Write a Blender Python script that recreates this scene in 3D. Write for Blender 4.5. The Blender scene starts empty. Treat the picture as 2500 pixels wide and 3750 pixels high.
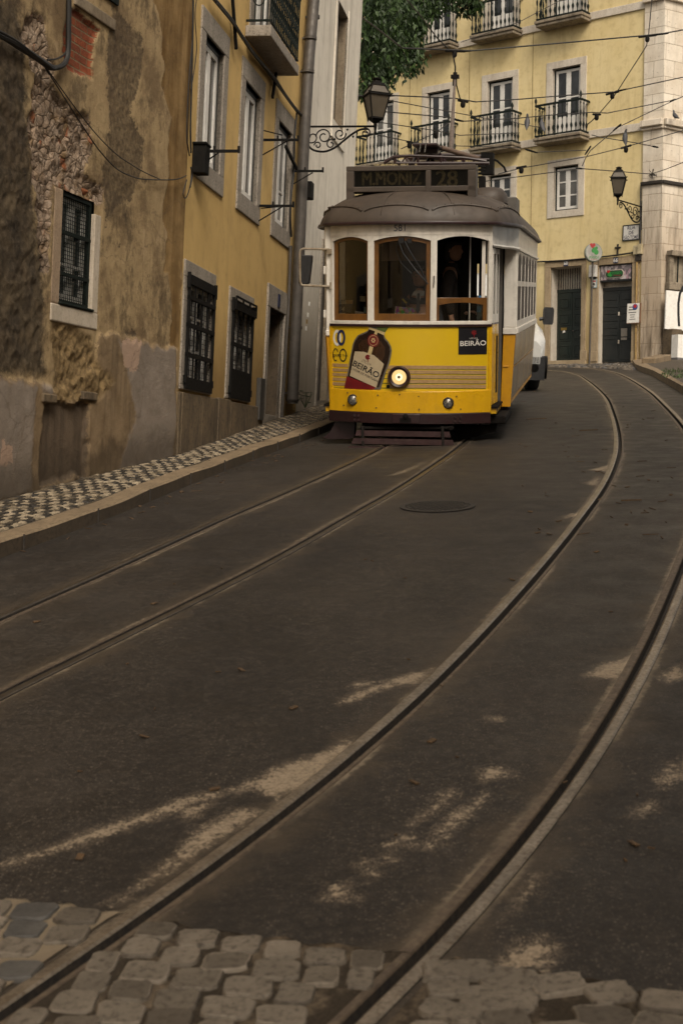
import bpy, bmesh, math, random
import numpy as np
from mathutils import Matrix, Vector
random.seed(7)
SC = bpy.context.scene
COL = SC.collection
# ------------------------------------------------------------------ camera, sky, sun, exposure
F, ROLL = 5208.0, 0.033
PITCH = math.atan((1875-1690.6)/F)
cam = bpy.data.cameras.new("camera"); camo = bpy.data.objects.new("camera", cam); COL.objects.link(camo)
cam.sensor_fit = 'VERTICAL'; cam.sensor_height = 36; cam.lens = 50; cam.clip_end = 500; cam.clip_start = .05
_cp, _sp, _c, _s = math.cos(PITCH), math.sin(PITCH), math.cos(ROLL), math.sin(ROLL)
_Rp = Matrix(((1,0,0),(0,_cp,_sp),(0,-_sp,_cp)))
_r, _u, _b = _Rp @ Vector((_c,0,_s)), _Rp @ Vector((-_s,0,_c)), -(_Rp @ Vector((0,1,0)))
camo.matrix_world = Matrix(((_r.x,_u.x,_b.x,0),(_r.y,_u.y,_b.y,0),(_r.z,_u.z,_b.z,0),(0,0,0,1)))
cam.dof.use_dof = True; cam.dof.focus_distance = 17.2; cam.dof.aperture_fstop = 5.0
SC.camera = camo
SUN_EL, SUN_AZ = math.radians(46), math.radians(166)      # azimuth clockwise from +Y
world = bpy.data.worlds.new("World"); SC.world = world; world.use_nodes = True
wn = world.node_tree.nodes; bg = wn["Background"]; sky = wn.new("ShaderNodeTexSky")
sky.sky_type = 'NISHITA'; sky.sun_disc = False; sky.sun_elevation = SUN_EL; sky.sun_rotation = SUN_AZ
sky.air_density = 1.0; sky.dust_density = 6.0; sky.ozone_density = .6
hs = wn.new("ShaderNodeHueSaturation"); hs.inputs['Saturation'].default_value = .35      # overcast: the blue is veiled
tint = wn.new("ShaderNodeMix"); tint.data_type = 'RGBA'; tint.blend_type = 'MULTIPLY'; tint.inputs[0].default_value = 1; tint.inputs[7].default_value = (1.0,.92,.80,1)
world.node_tree.links.new(sky.outputs[0], hs.inputs['Color']); world.node_tree.links.new(hs.outputs[0], tint.inputs[6])
world.node_tree.links.new(tint.outputs[2], bg.inputs[0]); bg.inputs[1].default_value = .132
sl = bpy.data.lights.new("sun", 'SUN'); sl.energy = 1.2; sl.angle = math.radians(20); sl.color = (1,.93,.82)
so = bpy.data.objects.new("sun", sl); COL.objects.link(so)
_d = Vector((math.sin(SUN_AZ)*math.cos(SUN_EL), math.cos(SUN_AZ)*math.cos(SUN_EL), math.sin(SUN_EL)))
so.rotation_euler = (-_d).to_track_quat('-Z','Y').to_euler()
SC.view_settings.view_transform = 'Standard'; SC.view_settings.look = 'None'
SC.view_settings.exposure = 0.34; SC.view_settings.gamma = 1
try:
    SC.cycles.use_denoising = True; SC.cycles.max_bounces = 8
except Exception: pass
# ------------------------------------------------------------------ survey of the photograph: rays, street heights, facade planes
def ray(px, py):
    x=(px-1250)/F; y=-(py-1875)/F
    X=_c*x-_s*y; Z=_s*x+_c*y
    return np.array([X, _cp+Z*_sp, -_sp+Z*_cp])
_KN=np.array([-20,2.,5,8,11,14,17,20,24,28,33,40,50,70]); _KZ=np.array([-4.5,-1.709,-1.274,-.84,-.421,-.086,.208,.5,.9,1.30,1.80,2.47,3.3,4.0])
_ty=np.linspace(-25,75,2001); _tz=np.interp(_ty,_KN,_KZ); _k=np.hanning(41); _k/=_k.sum(); _tz=np.convolve(np.pad(_tz,20,mode='edge'),_k,'valid')
def gz(x,y): return np.interp(y,_ty,_tz)+.065*np.clip(x,-6,10)
def hit(px,py,h=0):
    d=ray(px,py); t=np.linspace(2,60,6001); dz=d[2]*t-gz(d[0]*t,d[1]*t)-h
    i=np.where((dz[:-1]>0)&(dz[1:]<=0))[0]; i=i[0] if len(i) else int(np.argmin(np.abs(dz[:-1])))
    a=dz[i]/(dz[i]-dz[i+1]+1e-12); return d*(t[i]+min(max(a,0),1)*(t[1]-t[0]))
def at(px,py,Y): r=ray(px,py); return tuple(r*(Y/r[1]))
class Frame:
    """a facade: x along it, y into the building, z up; lean = outward tilt, shear = in-plane tilt"""
    def __init__(s,o,u,shear=0,lean=0):
        s.o=np.array(o,float); u=np.array(u,float); s.u=u/np.hypot(*u); s.n=np.array([s.u[1],-s.u[0]]); s.k=shear; s.l=lean; s.ang=math.atan2(s.u[1],s.u[0])
    def uv(s,px,py,d=0):
        r=ray(px,py); t=(s.o[:2]@s.n+d-s.l*s.o[2])/(r[:2]@s.n-s.l*r[2]); P=r*t; z=P[2]-s.o[2]
        return float((P[:2]-s.o[:2])@s.u-s.k*z), float(z)
    def rect(s,q,d=0):
        a=[s.uv(x,y,d) for x,y in q]; return ((a[0][0]+a[3][0])/2,(a[1][0]+a[2][0])/2,(a[2][1]+a[3][1])/2,(a[0][1]+a[1][1])/2)
    def w(s,x,z,d=0):
        p=s.o[:2]+s.u*(x+s.k*z)+s.n*(d+s.l*z); return (float(p[0]),float(p[1]),float(s.o[2]+z))
    def tf(s): return lambda v:(v[0]+s.k*v[2], v[1]-s.l*v[2], v[2])
# ------------------------------------------------------------------ objects
def tag(o,label=None,cat=None,group=None,kind=None):
    if label: o['label']=label
    if cat: o['category']=cat
    if group: o['group']=group
    if kind: o['kind']=kind
    return o
def empty(name,loc=(0,0,0),rz=0,label=None,cat=None,group=None,parent=None):
    o=bpy.data.objects.new(name,None); COL.objects.link(o); o.location=loc; o.rotation_euler=(0,0,rz); o.empty_display_size=.2
    if parent: o.parent=parent
    return tag(o,label,cat,group)
class G:
    def __init__(s): s.v=[]; s.f=[]; s.m=[]; s.s=[]
    def add(s,vs,fs,mi=0,sm=False):
        b=len(s.v); s.v+= [tuple(map(float,v)) for v in vs]
        for f in fs: s.f.append(tuple(b+i for i in f)); s.m.append(mi); s.s.append(sm)
        return s
    def box(s,x0,x1,y0,y1,z0,z1,mi=0):
        return s.add([(x,y,z) for z in (z0,z1) for y in (y0,y1) for x in (x0,x1)],[(0,2,3,1),(4,5,7,6),(0,1,5,4),(2,6,7,3),(0,4,6,2),(1,3,7,5)],mi)
    def obox(s,c,ax,hs,mi=0):
        c=Vector(c); A=[Vector(a).normalized() for a in ax]; vs=[]
        for k in (-1,1):
            for j in (-1,1):
                for i in (-1,1): vs.append(c+A[0]*hs[0]*i+A[1]*hs[1]*j+A[2]*hs[2]*k)
        return s.add(vs,[(0,2,3,1),(4,5,7,6),(0,1,5,4),(2,6,7,3),(0,4,6,2),(1,3,7,5)],mi)
    def bar(s,a,b,w,h,mi=0,up=(0,0,1)):
        a,b=Vector(a),Vector(b); d=(b-a); L=d.length; d=d/L; u=Vector(up)
        if abs(d.dot(u))>.95: u=Vector((1,0,0))
        x=d.cross(u).normalized(); u=x.cross(d)
        return s.obox((a+b)/2,(d,x,u),(L/2,w/2,h/2),mi)
    def tube(s,pts,r,n=8,mi=0,caps=True,closed=False):
        P=[Vector(p) for p in pts]; N=len(P); vs=[]; fs=[]; R=r if isinstance(r,(list,tuple)) else [r]*N
        prev=None
        for i in range(N):
            a=P[(i-1)%N] if (i>0 or closed) else P[i]; b=P[(i+1)%N] if (i<N-1 or closed) else P[i]
            t=(b-a).normalized()
            if prev is None:
                u=Vector((0,0,1)) if abs(t.z)<.9 else Vector((1,0,0)); x=t.cross(u).normalized()
            else:
                x=(prev-t*prev.dot(t)); x=x.normalized() if x.length>1e-6 else t.orthogonal().normalized()
            prev=x; y=t.cross(x)
            for k in range(n):
                an=2*math.pi*k/n; vs.append(P[i]+(x*math.cos(an)+y*math.sin(an))*R[i])
        for i in range(N if closed else N-1):
            j=(i+1)%N
            for k in range(n): fs.append((i*n+k,i*n+(k+1)%n,j*n+(k+1)%n,j*n+k))
        s.add(vs,fs,mi,True)
        if caps and not closed:
            s.add(vs[:n],[tuple(range(n-1,-1,-1))],mi); s.add(vs[-n:],[tuple(range(n))],mi)
        return s
    def lathe(s,prof,c=(0,0,0),n=16,mi=0,axis='z',sm=True):
        vs=[]; fs=[]
        for r,h in prof:
            for k in range(n):
                a=2*math.pi*k/n; x,y=r*math.cos(a),r*math.sin(a)
                p=(x,y,h) if axis=='z' else ((h,x,y) if axis=='x' else (x,h,y))
                vs.append((p[0]+c[0],p[1]+c[1],p[2]+c[2]))
        m=len(prof)
        for i in range(m-1):
            for k in range(n):
                q=(i*n+k,i*n+(k+1)%n,(i+1)*n+(k+1)%n,(i+1)*n+k); fs.append(q if axis!='y' else q[::-1])
        s.add(vs,fs,mi,sm)
        for i,fl in ((0,True),(m-1,False)):
            if prof[i][0]>1e-5:
                q=tuple(range(n)); fl2=fl!=(axis=='y'); s.add(vs[i*n:(i+1)*n],[q[::-1] if fl2 else q],mi)
        return s
    def prism(s,poly,a,b,mi=0,plane='xz'):
        n=len(poly)
        mk=(lambda p,t:(p[0],t,p[1])) if plane=='xz' else ((lambda p,t:(t,p[0],p[1])) if plane=='yz' else (lambda p,t:(p[0],p[1],t)))
        vs=[mk(p,a) for p in poly]+[mk(p,b) for p in poly]
        fs=[tuple(range(n)),tuple(range(2*n-1,n-1,-1))]+[(i,i+n,(i+1)%n+n,(i+1)%n) for i in range(n)]
        return s.add(vs,fs,mi)
    def loft(s,rings,mi=0,closed=True,sm=True,caps=True):
        n=len(rings[0]); vs=[p for r in rings for p in r]; fs=[]
        for i in range(len(rings)-1):
            for k in range(n if closed else n-1):
                fs.append((i*n+k,i*n+(k+1)%n,(i+1)*n+(k+1)%n,(i+1)*n+k))
        s.add(vs,fs,mi,sm)
        if caps and closed: s.add(rings[0],[tuple(range(n-1,-1,-1))],mi); s.add(rings[-1],[tuple(range(n))],mi)
        return s
    def build(s,name,mats,parent=None,tf=None,bevel=0,fix=True,**kw):
        me=bpy.data.meshes.new(name); V=[tf(v) for v in s.v] if tf else s.v
        me.from_pydata(V,[],s.f)
        if not isinstance(mats,(list,tuple)): mats=[mats]
        for m in mats: me.materials.append(m)
        me.polygons.foreach_set('material_index',s.m); me.polygons.foreach_set('use_smooth',s.s)
        if fix:
            bm=bmesh.new(); bm.from_mesh(me); bmesh.ops.recalc_face_normals(bm,faces=bm.faces); bm.to_mesh(me); bm.free()
        me.update(); 
        if any(s.s): me.set_sharp_from_angle(angle=math.radians(50))
        o=bpy.data.objects.new(name,me); COL.objects.link(o)
        if parent: o.parent=parent
        if bevel:
            b=o.modifiers.new('bevel','BEVEL'); b.width=bevel; b.segments=2; b.limit_method='ANGLE'; b.angle_limit=math.radians(40)
        return tag(o,**kw) if kw else o
_txt={}
def text_shape(s,size=1.0,bold=0.0):
    """flat lettering as (verts, faces) centred on the origin in x,z with the given cap height"""
    key=(s,bold)
    if key not in _txt:
        c=bpy.data.curves.new('t','FONT'); c.body=s; c.align_x='CENTER'; c.fill_mode='FRONT'; c.resolution_u=3; c.offset=bold
        o=bpy.data.objects.new('t',c); COL.objects.link(o)
        dg=bpy.context.evaluated_depsgraph_get(); me=bpy.data.meshes.new_from_object(o.evaluated_get(dg))
        v=[(q.co.x,q.co.y) for q in me.vertices]; f=[tuple(p.vertices) for p in me.polygons]
        bpy.data.objects.remove(o); bpy.data.curves.remove(c); bpy.data.meshes.remove(me); _txt[key]=(v,f)
    v,f=_txt[key]; k=size/.7
    return [(x*k,y*k-size/2) for x,y in v],f
def cr(tau,xs,t):
    """smooth interpolation of control values"""
    tau=np.asarray(tau,float); xs=np.asarray(xs,float); m=np.gradient(xs,tau)
    i=np.clip(np.searchsorted(tau,t)-1,0,len(tau)-2); h=tau[i+1]-tau[i]; u=(t-tau[i])/h
    return (2*u**3-3*u**2+1)*xs[i]+(u**3-2*u**2+u)*h*m[i]+(-2*u**3+3*u**2)*xs[i+1]+(u**3-u**2)*h*m[i+1]
def sdist(px,py,poly):
    """signed distance of points to a polygon (negative inside)"""
    P=np.array(poly,float); n=len(P); d=np.full(px.shape,1e9); ins=np.zeros(px.shape,bool)
    for i in range(n):
        a=P[i]; b=P[(i+1)%n]; e=b-a; L=(e@e)+1e-12; t=np.clip(((px-a[0])*e[0]+(py-a[1])*e[1])/L,0,1)
        d=np.minimum(d,(px-a[0]-t*e[0])**2+(py-a[1]-t*e[1])**2)
        if a[1]!=b[1]:
            c=((a[1]>py)!=(b[1]>py))&(px<(b[0]-a[0])*(py-a[1])/(b[1]-a[1])+a[0]); ins^=c
    d=np.sqrt(d); return np.where(ins,-d,d)
_rs=np.random.RandomState(3); _lat=_rs.rand(256,256)
def vnoise(x,y):
    xi=np.floor(x).astype(int); yi=np.floor(y).astype(int); fx=x-xi; fy=y-yi; fx=fx*fx*(3-2*fx); fy=fy*fy*(3-2*fy)
    g=lambda a,b:_lat[a%256,b%256]
    return (g(xi,yi)*(1-fx)+g(xi+1,yi)*fx)*(1-fy)+(g(xi,yi+1)*(1-fx)+g(xi+1,yi+1)*fx)*fy
def fbm(x,y,o=4):
    r=0;a=.5
    for k in range(o): r=r+a*(vnoise(x+17*k,y+31*k)-.5); x=x*2.03;y=y*2.03;a*=.5
    return r
# ------------------------------------------------------------------ materials
class N:
    def __init__(s,name):
        s.m=bpy.data.materials.new(name); s.m.use_nodes=True; s.t=s.m.node_tree; s.b=s.t.nodes['Principled BSDF']; s.out=s.t.nodes['Material Output']
        s._tc=None
    def n(s,ty): return s.t.nodes.new(ty)
    def L(s,a,b): s.t.links.new(a,b)
    def put(s,inp,v):
        if hasattr(v,'links') or hasattr(v,'is_output'): s.L(v,inp)
        else: inp.default_value=v if not (isinstance(v,tuple) and len(v)==3 and inp.type=='RGBA') else v+(1,)
    def tc(s,k='Object'):
        if not s._tc: s._tc=s.n('ShaderNodeTexCoord')
        return s._tc.outputs[k]
    def geo(s,k='Position'): return s.n('ShaderNodeNewGeometry').outputs[k]
    def map(s,v,scale=(1,1,1),rot=(0,0,0),loc=(0,0,0)):
        q=s.n('ShaderNodeMapping'); s.L(v,q.inputs[0]); q.inputs['Scale'].default_value=scale; q.inputs['Rotation'].default_value=rot; q.inputs['Location'].default_value=loc; return q.outputs[0]
    def noise(s,scale,detail=4,rough=.55,vec=None,dist=0):
        q=s.n('ShaderNodeTexNoise'); s.L(vec if vec is not None else s.tc(),q.inputs['Vector']); q.inputs['Scale'].default_value=scale; q.inputs['Detail'].default_value=detail; q.inputs['Roughness'].default_value=rough; q.inputs['Distortion'].default_value=dist; return q.outputs[0]
    def voro(s,scale,feat='F1',vec=None,out='Distance',rand=1):
        q=s.n('ShaderNodeTexVoronoi'); q.feature=feat; s.L(vec if vec is not None else s.tc(),q.inputs['Vector']); q.inputs['Scale'].default_value=scale; q.inputs['Randomness'].default_value=rand; return q.outputs[out]
    def ramp(s,f,stops,interp='LINEAR'):
        q=s.n('ShaderNodeValToRGB'); s.put(q.inputs[0],f); e=q.color_ramp.elements; q.color_ramp.interpolation=interp
        while len(e)<len(stops): e.new(.5)
        for i,(p,c) in enumerate(stops):
            e[i].position=p; e[i].color=(c,c,c,1) if not isinstance(c,tuple) else c+(1,)
        return q.outputs[0]
    def mix(s,f,a,b,mode='MIX'):
        q=s.n('ShaderNodeMix'); q.data_type='RGBA'; q.blend_type=mode; s.put(q.inputs[0],f); s.put(q.inputs[6],a); s.put(q.inputs[7],b); return q.outputs[2]
    def ma(s,op,a,b=0.0,c=None,clamp=False):
        q=s.n('ShaderNodeMath'); q.operation=op; q.use_clamp=clamp; s.put(q.inputs[0],a); s.put(q.inputs[1],b)
        if c is not None: s.put(q.inputs[2],c)
        return q.outputs[0]
    def n2(s,v,k=.35):
        w=s.n('ShaderNodeTexNoise'); s.L(v,w.inputs[0]); w.inputs['Scale'].default_value=1.7; w.inputs['Detail'].default_value=5; q=s.n('ShaderNodeVectorMath'); q.operation='MULTIPLY_ADD'; s.L(w.outputs[1],q.inputs[0]); q.inputs[1].default_value=(k*3,)*3; s.L(v,q.inputs[2]); return q.outputs[0]
    def island(s): return s.n('ShaderNodeNewGeometry').outputs['Random Per Island']
    def attr(s,name):
        q=s.n('ShaderNodeAttribute'); q.attribute_name=name; return q.outputs['Fac']
    def sep(s,v):
        q=s.n('ShaderNodeSeparateXYZ'); s.L(v,q.inputs[0]); return q.outputs
    def step(s,v,lo,hi):
        q=s.n('ShaderNodeMapRange'); q.interpolation_type='SMOOTHSTEP'; s.put(q.inputs[0],v); q.inputs[1].default_value=lo; q.inputs[2].default_value=hi; return q.outputs[0]
    def bump(s,h,st=.3,dist=.02,prev=None):
        q=s.n('ShaderNodeBump'); s.put(q.inputs['Height'],h); q.inputs['Strength'].default_value=st; q.inputs['Distance'].default_value=dist
        if prev is not None: s.L(prev,q.inputs['Normal'])
        return q.outputs[0]
    def fin(s,col=None,rough=None,metal=None,bump=None,spec=None,emit=None,es=0,alpha=None,trans=None,coat=None):
        i=s.b.inputs
        if col is not None: s.put(i['Base Color'],col)
        if rough is not None: s.put(i['Roughness'],rough)
        if metal is not None: s.put(i['Metallic'],metal)
        if bump is not None: s.L(bump,i['Normal'])
        if spec is not None: s.put(i['Specular IOR Level'],spec)
        if emit is not None: s.put(i['Emission Color'],emit); i['Emission Strength'].default_value=es
        if coat is not None: i['Coat Weight'].default_value=coat; i['Coat Roughness'].default_value=.15
        return s.m
def simple(name,c,c2=None,scale=6,rough=.6,metal=0,bump=0,spec=.5,dirt=0,streak=0,coat=None,bd=.01):
    q=N(name); c2=c2 or tuple(x*.75 for x in c)
    col=q.mix(q.ramp(q.noise(scale,5,.6),[(.35,0),(.65,1)]),c,c2)
    if streak:
        st=q.noise(1,4,.6,q.map(q.tc(),(scale*2.2,scale*2.2,scale*.22))); col=q.mix(q.ma('MULTIPLY',q.ramp(st,[(.45,0),(.75,1)]),streak),col,tuple(x*.35 for x in c))
    if dirt:
        d=q.noise(scale*3.3,6,.7); col=q.mix(q.ma('MULTIPLY',q.ramp(d,[(.5,0),(.72,1)]),dirt),col,(.05,.04,.03))
    r=q.ramp(q.noise(scale*2,3),[(.3,max(rough-.08,.02)),(.7,min(rough+.08,1))])
    return q.fin(col,r,metal,q.bump(q.noise(scale*12,5,.65),bump,bd) if bump else None,spec,coat=coat)
# ------------------------------------------------------------------ materials of the place
def m_asphalt():
    q=N('asphalt'); P=q.geo()
    big=q.noise(.55,5,.6,P); mid=q.noise(3.2,5,.62,P); fine=q.noise(150,3,.7,P)
    col=q.mix(q.ramp(big,[(.36,0),(.66,1)]),(.0195,.0157,.0121),(.0305,.0246,.0192))
    col=q.mix(q.ma('MULTIPLY',q.ramp(mid,[(.42,0),(.7,1)]),.35),col,(.046,.037,.029))
    sp=q.voro(95,'F1',P); sc=q.sep(q.voro(95,'F1',P,'Color'))[0]; col=q.mix(q.ma('MULTIPLY',q.ramp(sp,[(.22,.9),(.45,0)]),q.ramp(sc,[(.40,0),(.8,1)])),col,(.15,.124,.098))
    col=q.mix(q.ramp(q.noise(75,3,.75,P),[(.38,.85),(.54,0)]),col,(.014,.012,.011))
    wide=q.noise(.9,7,.7,q.map(P,(1,.45,1),(0,0,-.35))); col=q.mix(q.ramp(wide,[(.40,.55),(.50,0)]),col,(.014,.0115,.0095)); col=q.mix(q.ramp(wide,[(.52,0),(.64,.5)]),col,(.046,.037,.029))
    ck=q.voro(.55,'DISTANCE_TO_EDGE',q.n2(P,.5)); col=q.mix(q.ma('MULTIPLY',q.ramp(ck,[(.0,1),(.006,0)]),q.ramp(q.noise(.8,3,.6,P),[(.5,0),(.58,.8)])),col,(.010,.008,.007))
    mg=q.noise(24,5,.75,P); col=q.mix(q.ramp(mg,[(.40,.5),(.52,0)]),col,(.011,.009,.0075)); col=q.mix(q.ramp(mg,[(.54,0),(.70,.45)]),col,(.060,.049,.039))
    # brown dust that gathers beside the rails, and wheel streaks along them
    rd=q.attr('rail_distance'); dn=q.ma('ADD',rd,q.ma('MULTIPLY',q.ma('SUBTRACT',q.noise(5,5,.7,P),.5),.55))
    col=q.mix(q.ma('MULTIPLY',q.ma('SUBTRACT',1,q.step(dn,-.04,.17)),.6),col,(.058,.043,.028))
    ed=q.ma('ADD',rd,q.ma('MULTIPLY',q.ma('SUBTRACT',q.noise(24,4,.75,P),.5),.10)); gate=q.ramp(q.noise(1.3,3,.6,P),[(.45,0),(.6,1)])
    col=q.mix(q.ma('MULTIPLY',q.ma('MULTIPLY',q.ma('SUBTRACT',1,q.step(ed,.0,.035)),gate),.6),col,(.25,.20,.14))
    # dried sand and lime patches
    sd=q.ma('ADD',q.attr('sand'),q.ma('MULTIPLY',q.ma('SUBTRACT',q.noise(26,7,.8,P),.5),.27)); sd=q.ma('ADD',sd,q.ma('MULTIPLY',q.ma('SUBTRACT',q.noise(90,3,.7,P),.5),.14))
    msk=q.ma('SUBTRACT',1,q.step(sd,-.03,.002)); msk=q.ma('MULTIPLY',msk,q.ramp(q.noise(60,4,.7,P),[(.34,.25),(.55,1)])); col=q.mix(q.ma('MULTIPLY',msk,.66),col,(.37,.295,.205))
    haze=q.ma('SUBTRACT',1,q.step(q.ma('ADD',q.attr('sand'),q.ma('MULTIPLY',q.ma('SUBTRACT',q.noise(14,5,.75,P),.5),.22)),-.03,.05))
    col=q.mix(q.ma('MULTIPLY',q.ma('MULTIPLY',haze,q.ramp(q.noise(210,2,.6,P),[(.48,0),(.6,1)])),.55),col,(.30,.23,.16))
    h=q.ma('ADD',q.ma('MULTIPLY',fine,.6),q.ma('MULTIPLY',q.noise(38,4,.6,P),.5))
    return q.fin(col,q.ramp(mid,[(.3,.50),(.7,.72)]),0,q.bump(h,.6,.006),.34)
M={}
M['asphalt']=m_asphalt()
def m_rail(nm,kk):
    q=N(nm); P=q.geo()
    a=q.noise(6,5,.65,P); f=q.noise(60,4,.7,P)
    col=q.mix(q.ramp(a,[(.35,0),(.65,1)]),tuple(x*kk for x in (.17,.143,.112)),tuple(x*kk for x in (.32,.272,.215))); col=q.mix(q.ramp(f,[(.45,0),(.7,.8)]),col,(.12,.085,.055))
    return q.fin(col,q.ramp(f,[(.3,.30),(.7,.52)]),.75,q.bump(f,.15,.003),.5)
M['rail']=m_rail('worn_rail_steel',1.2); M['rail_b']=m_rail('dark_reflecting_rail_steel',.42)  # rail_b: same steel, its dark reflections put into the colour
M['rail_side']=simple('rusty_rail_groove',(.035,.026,.018),(.012,.010,.009),30,.8,bump=.3)
M['rail_lip']=simple('rusty_rail_lip',(.13,.098,.068),(.075,.055,.04),25,.6,.3,bump=.3,bd=.004)
def m_stone(name,c1,c2,dark=(.06,.05,.04),sc=3,rough=.8,pit=.5,streak=.3,bd=.008,isl=0):
    q=N(name); T=q.geo()
    a=q.noise(sc,6,.65,T); b=q.noise(sc*9,5,.7,T)
    col=q.mix(q.ramp(a,[(.35,0),(.66,1)]),c1,c2); col=q.mix(q.ma('MULTIPLY',q.ramp(b,[(.5,0),(.66,1)]),pit),col,dark)
    st=q.noise(1,4,.65,q.map(T,(9,9,1.2))); col=q.mix(q.ma('MULTIPLY',q.ramp(st,[(.48,0),(.75,1)]),streak),col,tuple(x*.8 for x in dark))
    if isl: iv=q.island(); col=q.mix(q.ramp(iv,[(0,isl),(.5,0)]),col,dark); col=q.mix(q.ramp(iv,[(.72,0),(1,isl*.6)]),col,tuple(min(1,x*1.5) for x in c2))
    return q.fin(col,rough,0,q.bump(q.ma('ADD',b,q.ma('MULTIPLY',q.noise(sc*30,4,.7,T),.5)),.5,bd),.3)
M['sett']=m_stone('granite_sett',(.112,.094,.074),(.172,.145,.114),(.045,.036,.027),5,.6,.95,.1,.013,.7)
M['sett_dark']=m_stone('dark_basalt_sett',(.05,.048,.046),(.10,.093,.085),(.03,.028,.025),4,.6,.5,.1,.006,.5)
def m_mortar():
    q=N('sandy_mortar'); P=q.geo(); a=q.noise(7,6,.7,P); b=q.noise(130,3,.7,P)
    col=q.mix(q.ramp(a,[(.50,0),(.68,1)]),(.028,.022,.016),(.17,.13,.09)); col=q.mix(q.ramp(b,[(.4,.5),(.6,0)]),col,(.06,.048,.036))
    s3=q.sep(P); lf=q.ma('ADD',q.ma('SUBTRACT',s3[0],q.ma('MULTIPLY',q.ma('SUBTRACT',s3[1],4.1),.55)),.66); lf=q.ma('ADD',lf,q.ma('MULTIPLY',q.ma('SUBTRACT',q.noise(9,5,.7,P),.5),.25)); col=q.mix(q.ma('MULTIPLY',q.ma('SUBTRACT',1,q.step(lf,-.06,.02)),.6),col,(.25,.20,.14))
    return q.fin(col,.95,0,q.bump(b,.6,.006),.1)
M['mortar']=m_mortar()
M['kerb']=m_stone('kerb_limestone',(.25,.185,.115),(.16,.118,.074),(.045,.033,.022),3.5,.75,.5,.2,.006)
M['calc_white']=m_stone('white_limestone_cube',(.37,.305,.215),(.22,.175,.12),(.085,.065,.04),2.6,.7,.75,0,.003,.7)
M['calc_black']=m_stone('black_basalt_cube',(.020,.018,.016),(.038,.033,.028),(.08,.063,.042),7,.5,.3,0,.003,.5)
M['calc_brown']=m_stone('muddy_cube',(.13,.10,.064),(.085,.065,.042),(.05,.04,.028),7,.8,.4,0,.003,.6)
M['dirt']=simple('joint_dirt',(.07,.053,.034),(.038,.029,.019),14,.95,bump=.4)
M['twig']=simple('dry_leaf_litter',(.045,.028,.015),(.09,.05,.02),40,.9)
M['iron']=simple('black_wrought_iron',(.007,.0065,.006),(.012,.011,.010),20,.8,0,spec=.12,bump=.2,bd=.002)
M['greeniron']=simple('dark_green_painted_iron',(.006,.010,.008),(.010,.014,.012),14,.7,spec=.15,bump=.1,bd=.002)
# ------------------------------------------------------------------ the street: tracks surveyed from the photograph
def line(tab,sm=0):
    a=np.array(tab,float)
    for _ in range(sm):            # ease out survey noise
        b=a.copy(); t0,t1,t2=a[:-2,0],a[1:-1,0],a[2:,0]; w=((t1-t0)/(t2-t0))[:,None]; b[1:-1,1:]=.45*a[1:-1,1:]+.55*(a[:-2,1:]*(1-w)+a[2:,1:]*w); k=(a[:,0]<24)&(a[:,0]>-2); a[k]=b[k]
    return lambda t:(cr(a[:,0],a[:,1],t),cr(a[:,0],a[:,2],t))
K_=line([(-6,-7.0,-6),(-1,-5.7,-1),(3.4,-4.2,3.4),(7,-3.1,7.1),(9.8,-2.34,9.77),(11,-1.94,10.95),(13,-1.47,13.0),(16.2,-.8,16.2),(19,-.24,19.0),(21.5,.18,21.5),(24,.5,24),(27,.7,27),(30,.4,30),(33,-1,33),(37,-5,36),(42,-12,39),(48,-22,43)])
BL_=line([(-6,-6.9,-5.8),(-1,-5.2,-1),(3.1,-3.68,3.1),(6,-2.62,6.0),(8,-1.91,8.02),(9.1,-1.51,9.12),(10.15,-1.14,10.15),(12.2,-.54,12.2),(13.7,-.10,13.67),(15.2,.22,15.15),(16.7,.54,16.68),(18.5,.88,18.5),(21,1.3,21),(24,1.5,24),(27,1.4,27),(30.5,.9,30.5),(34,-.8,33.8),(38,-5,37),(43,-12,40),(49,-22,44)],2)
BR_=line([(-6,-6.0,-6),(-1,-4.35,-1.2),(3.2,-2.86,3.05),(5.4,-2.05,5.5),(6.7,-1.58,6.67),(7.6,-1.15,7.62),(8.6,-.74,8.57),(9.9,-.29,9.88),(11,.05,10.94),(12,.35,11.98),(13.1,.64,13.12),(14.3,.92,14.25),(15.3,1.13,15.31),(16.6,1.39,16.6),(18.5,1.74,18.5),(21,2.15,21),(24,2.35,24),(27,2.3,27),(31,1.8,30.9),(34.8,-.2,34.6),(38.6,-4.6,37.8),(43.5,-12,41),(49.5,-22,45)],2)
AL_=line([(-6,-6.0,-5.5),(-3,-4.6,-3),(.7,-2.52,.75),(2.7,-1.43,2.75),(3.8,-.84,3.77),(4.35,-.53,4.34),(4.73,-.32,4.73),(5.26,-.06,5.26),(5.84,.19,5.83),(6.5,.45,6.51),(7.1,.69,7.1),(8.2,1.06,8.2),(9.26,1.41,9.26),(10.5,1.79,10.5),(11.4,2.06,11.41),(12.3,2.31,12.27),(13.6,2.62,13.59),(14.7,2.87,14.74),(16.2,3.16,16.18),(18.6,3.6,18.62),(21.6,4.08,21.64),(24,4.42,24),(26.9,4.79,26.9),(31,5.24,31),(34,5.5,34),(37,5.45,36.7),(39.5,4.7,38.8),(42.5,2.5,40.6),(47,-2,42.6),(57,-12,45.5),(67,-22,48)],3)
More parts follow.
